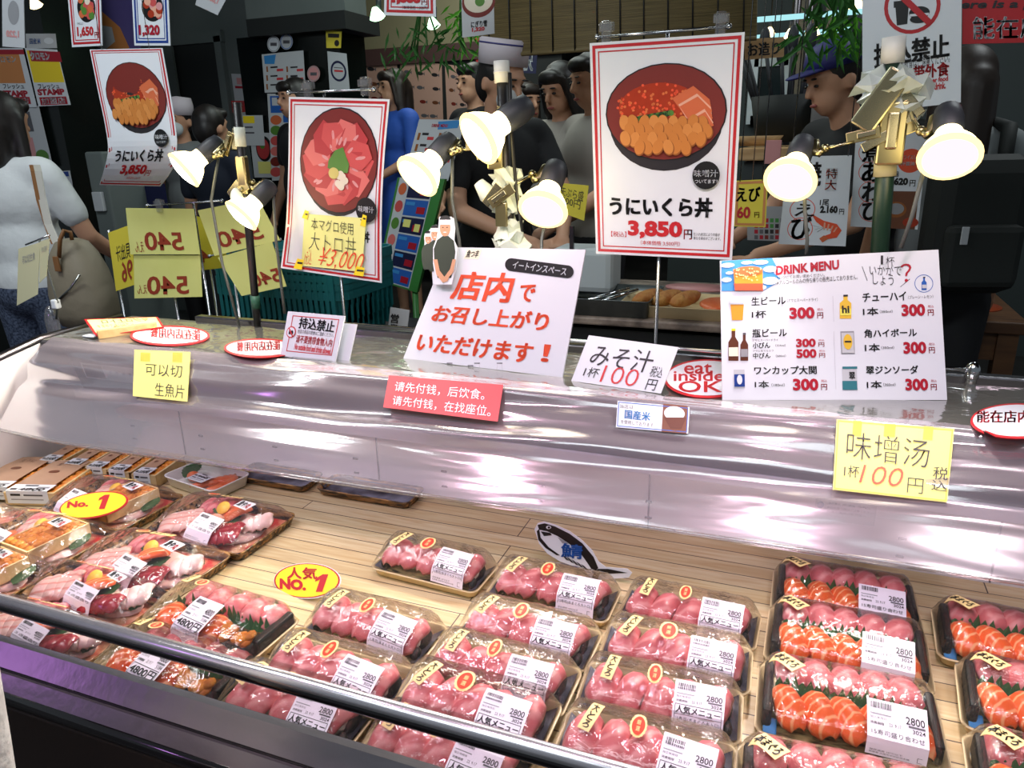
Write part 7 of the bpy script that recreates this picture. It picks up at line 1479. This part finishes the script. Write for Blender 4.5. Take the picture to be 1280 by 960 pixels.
# background people
f, H = stand(222, 3.9, 132); person('cook in white cap and face mask half hidden behind the curled poster', f, H, .15, 'grey_shirt', 'trousers_dark', 'short', hat='white', mask=True, female=False)
f, H = stand(259, 3.2, 136); person('person with short black hair and dark navy shirt seen from behind at left', f, H, PI-.1, 'cloth_navy', 'trousers_dark', 'short', female=False, face_on=False, sleeves=.6)
f, H = stand(368, 4.0, 102); person('person with dark hair mostly hidden behind the tuna bowl poster', f, H, -.4, 'cloth_black', 'trousers_dark', 'medium')
f, H = stand(492, 5.0, 90); person('woman with long dark hair in a blue dress behind the tuna bowl poster', f, H, -.55, 'dress_blue', 'dress_blue', 'long', 'hair_brown', skirt=True, sleeves=1.3, arms={-1: ((-.22, -.02, 1.13), (-.12, -.22, 1.02)), 1: ((.22, -.02, 1.13), (.12, -.22, 1.02))})
f, H = stand(592, 4.7, 83); person('man with black hair in a black shirt standing behind the cook in the pale cap', f, H, -.5, 'cloth_black', 'trousers_dark', 'short', female=False, sleeves=.7)
f, H = stand(612, 2.85, 78); person('cook in black with pale pink side cap and mask, head bent, behind the centre pole', (f.x, f.y, 0), H+.03, .9, 'cloth_black', 'trousers_dark', 'short', female=False, hat='chef', mask=True, look=(.25, .30), sleeves=.6, lean=.12, arms={-1: ((-.25, -.14, 1.10), (-.10, -.36, 1.0)), 1: ((.25, -.14, 1.12), (.08, -.38, 1.0))})
f, H = stand(656, 4.1, 106); person('person in black with short dark hair in profile, right of the centre pole', f, H, .9, 'cloth_black', 'trousers_dark', 'medium', 'hair_brown', sleeves=.6)
f, H = stand(702, 3.5, 84); person('woman with very long black hair and pale top looking down at the stall', f, H, -.35, 'top_pale', 'trousers_dark', 'long', look=(0, .28), sleeves=1.7, arms={-1: ((-.22, -.06, 1.10), (-.06, -.26, 1.05)), 1: ((.22, -.06, 1.10), (.06, -.26, 1.05))})
f, H = stand(744, 3.3, 70); person('man with dark hair beside the long-haired woman, partly behind the big poster', f, H, -.75, 'top_pale', 'trousers_dark', 'short', female=False, look=(0, .18), sleeves=.6, arms={-1: ((-.25, -.10, 1.12), (-.12, -.32, 1.02)), 1: ((.25, -.10, 1.12), (.14, -.30, .98))})
f, H = stand(1112, 2.95, 84); person('man in dark blue baseball cap bending over the far stall', f, H+.08, -.95, 'cloth_black', 'trousers_dark', 'short', 'hair_black', female=False, hat='cap', look=(-.1, .30), sleeves=.6, lean=.3, arms={-1: ((-.24, -.20, 1.10), (-.20, -.42, 1.0)), 1: ((.24, -.20, 1.10), (.12, -.44, 1.0))})
f, H = stand(1214, 2.75, 66); t = person('woman with long dark hair seen from behind at right, wearing a black backpack', f, H, PI+.25, 'grey_shirt', 'trousers_dark', 'long', 'hair_brown', face_on=False, sleeves=.6)
kk = H/1.7; Mx = Matrix.Translation(f) @ Matrix.Rotation(PI+.25, 4, 'Z'); c = Mx @ (V((0, .20, 1.14))*kk)
t = thing('backpack', 'black backpack on the woman seen from behind at the right', 'backpack', c-V((0, 0, .22)))
part(t, 'pack_body', MB().box((0, .20*kk, 1.14*kk), (.30*kk, .15*kk, .44*kk), 'pack_black', Mx, .05)); part(t, 'front_pocket', MB().box((0, .285*kk, 1.05*kk), (.23*kk, .05*kk, .20*kk), 'pack_black', Mx, .02)); part(t, 'zip_pull', MB().box((.07*kk, .318*kk, 1.12*kk), (.02, .006, .05), 'lightgrey', Mx, .002))
for s in (-1, 1): part(t, 'shoulder_strap', MB().tube([Mx @ (V((s*.10, .13, 1.30))*kk), Mx @ (V((s*.11, .10, 1.44))*kk), Mx @ (V((s*.12, -.02, 1.455))*kk), Mx @ (V((s*.13, -.13, 1.36))*kk)], [.020, .022, .020, .02], 'pack_black', 8))
# customer at the near left: only the sleeve and side of a white top enters the frame
t = person('customer in white long-sleeved top at the lower left corner, only an elbow in the picture', (-.850, .055, 0), 1.50, -PI/2, 'sleeve_white', 'trousers_dark', 'short', sleeves=1.95, face_on=False, arms={-1: ((-.27, .275, 1.09), (-.26, .27, .82)), 1: ((.25, -.04, 1.08), (.26, -.2, .9))})
bpy.data.objects.remove(_to)
for o in list(COL.objects):
    if o.type == 'MESH' and '_b' in o: del o['_b']
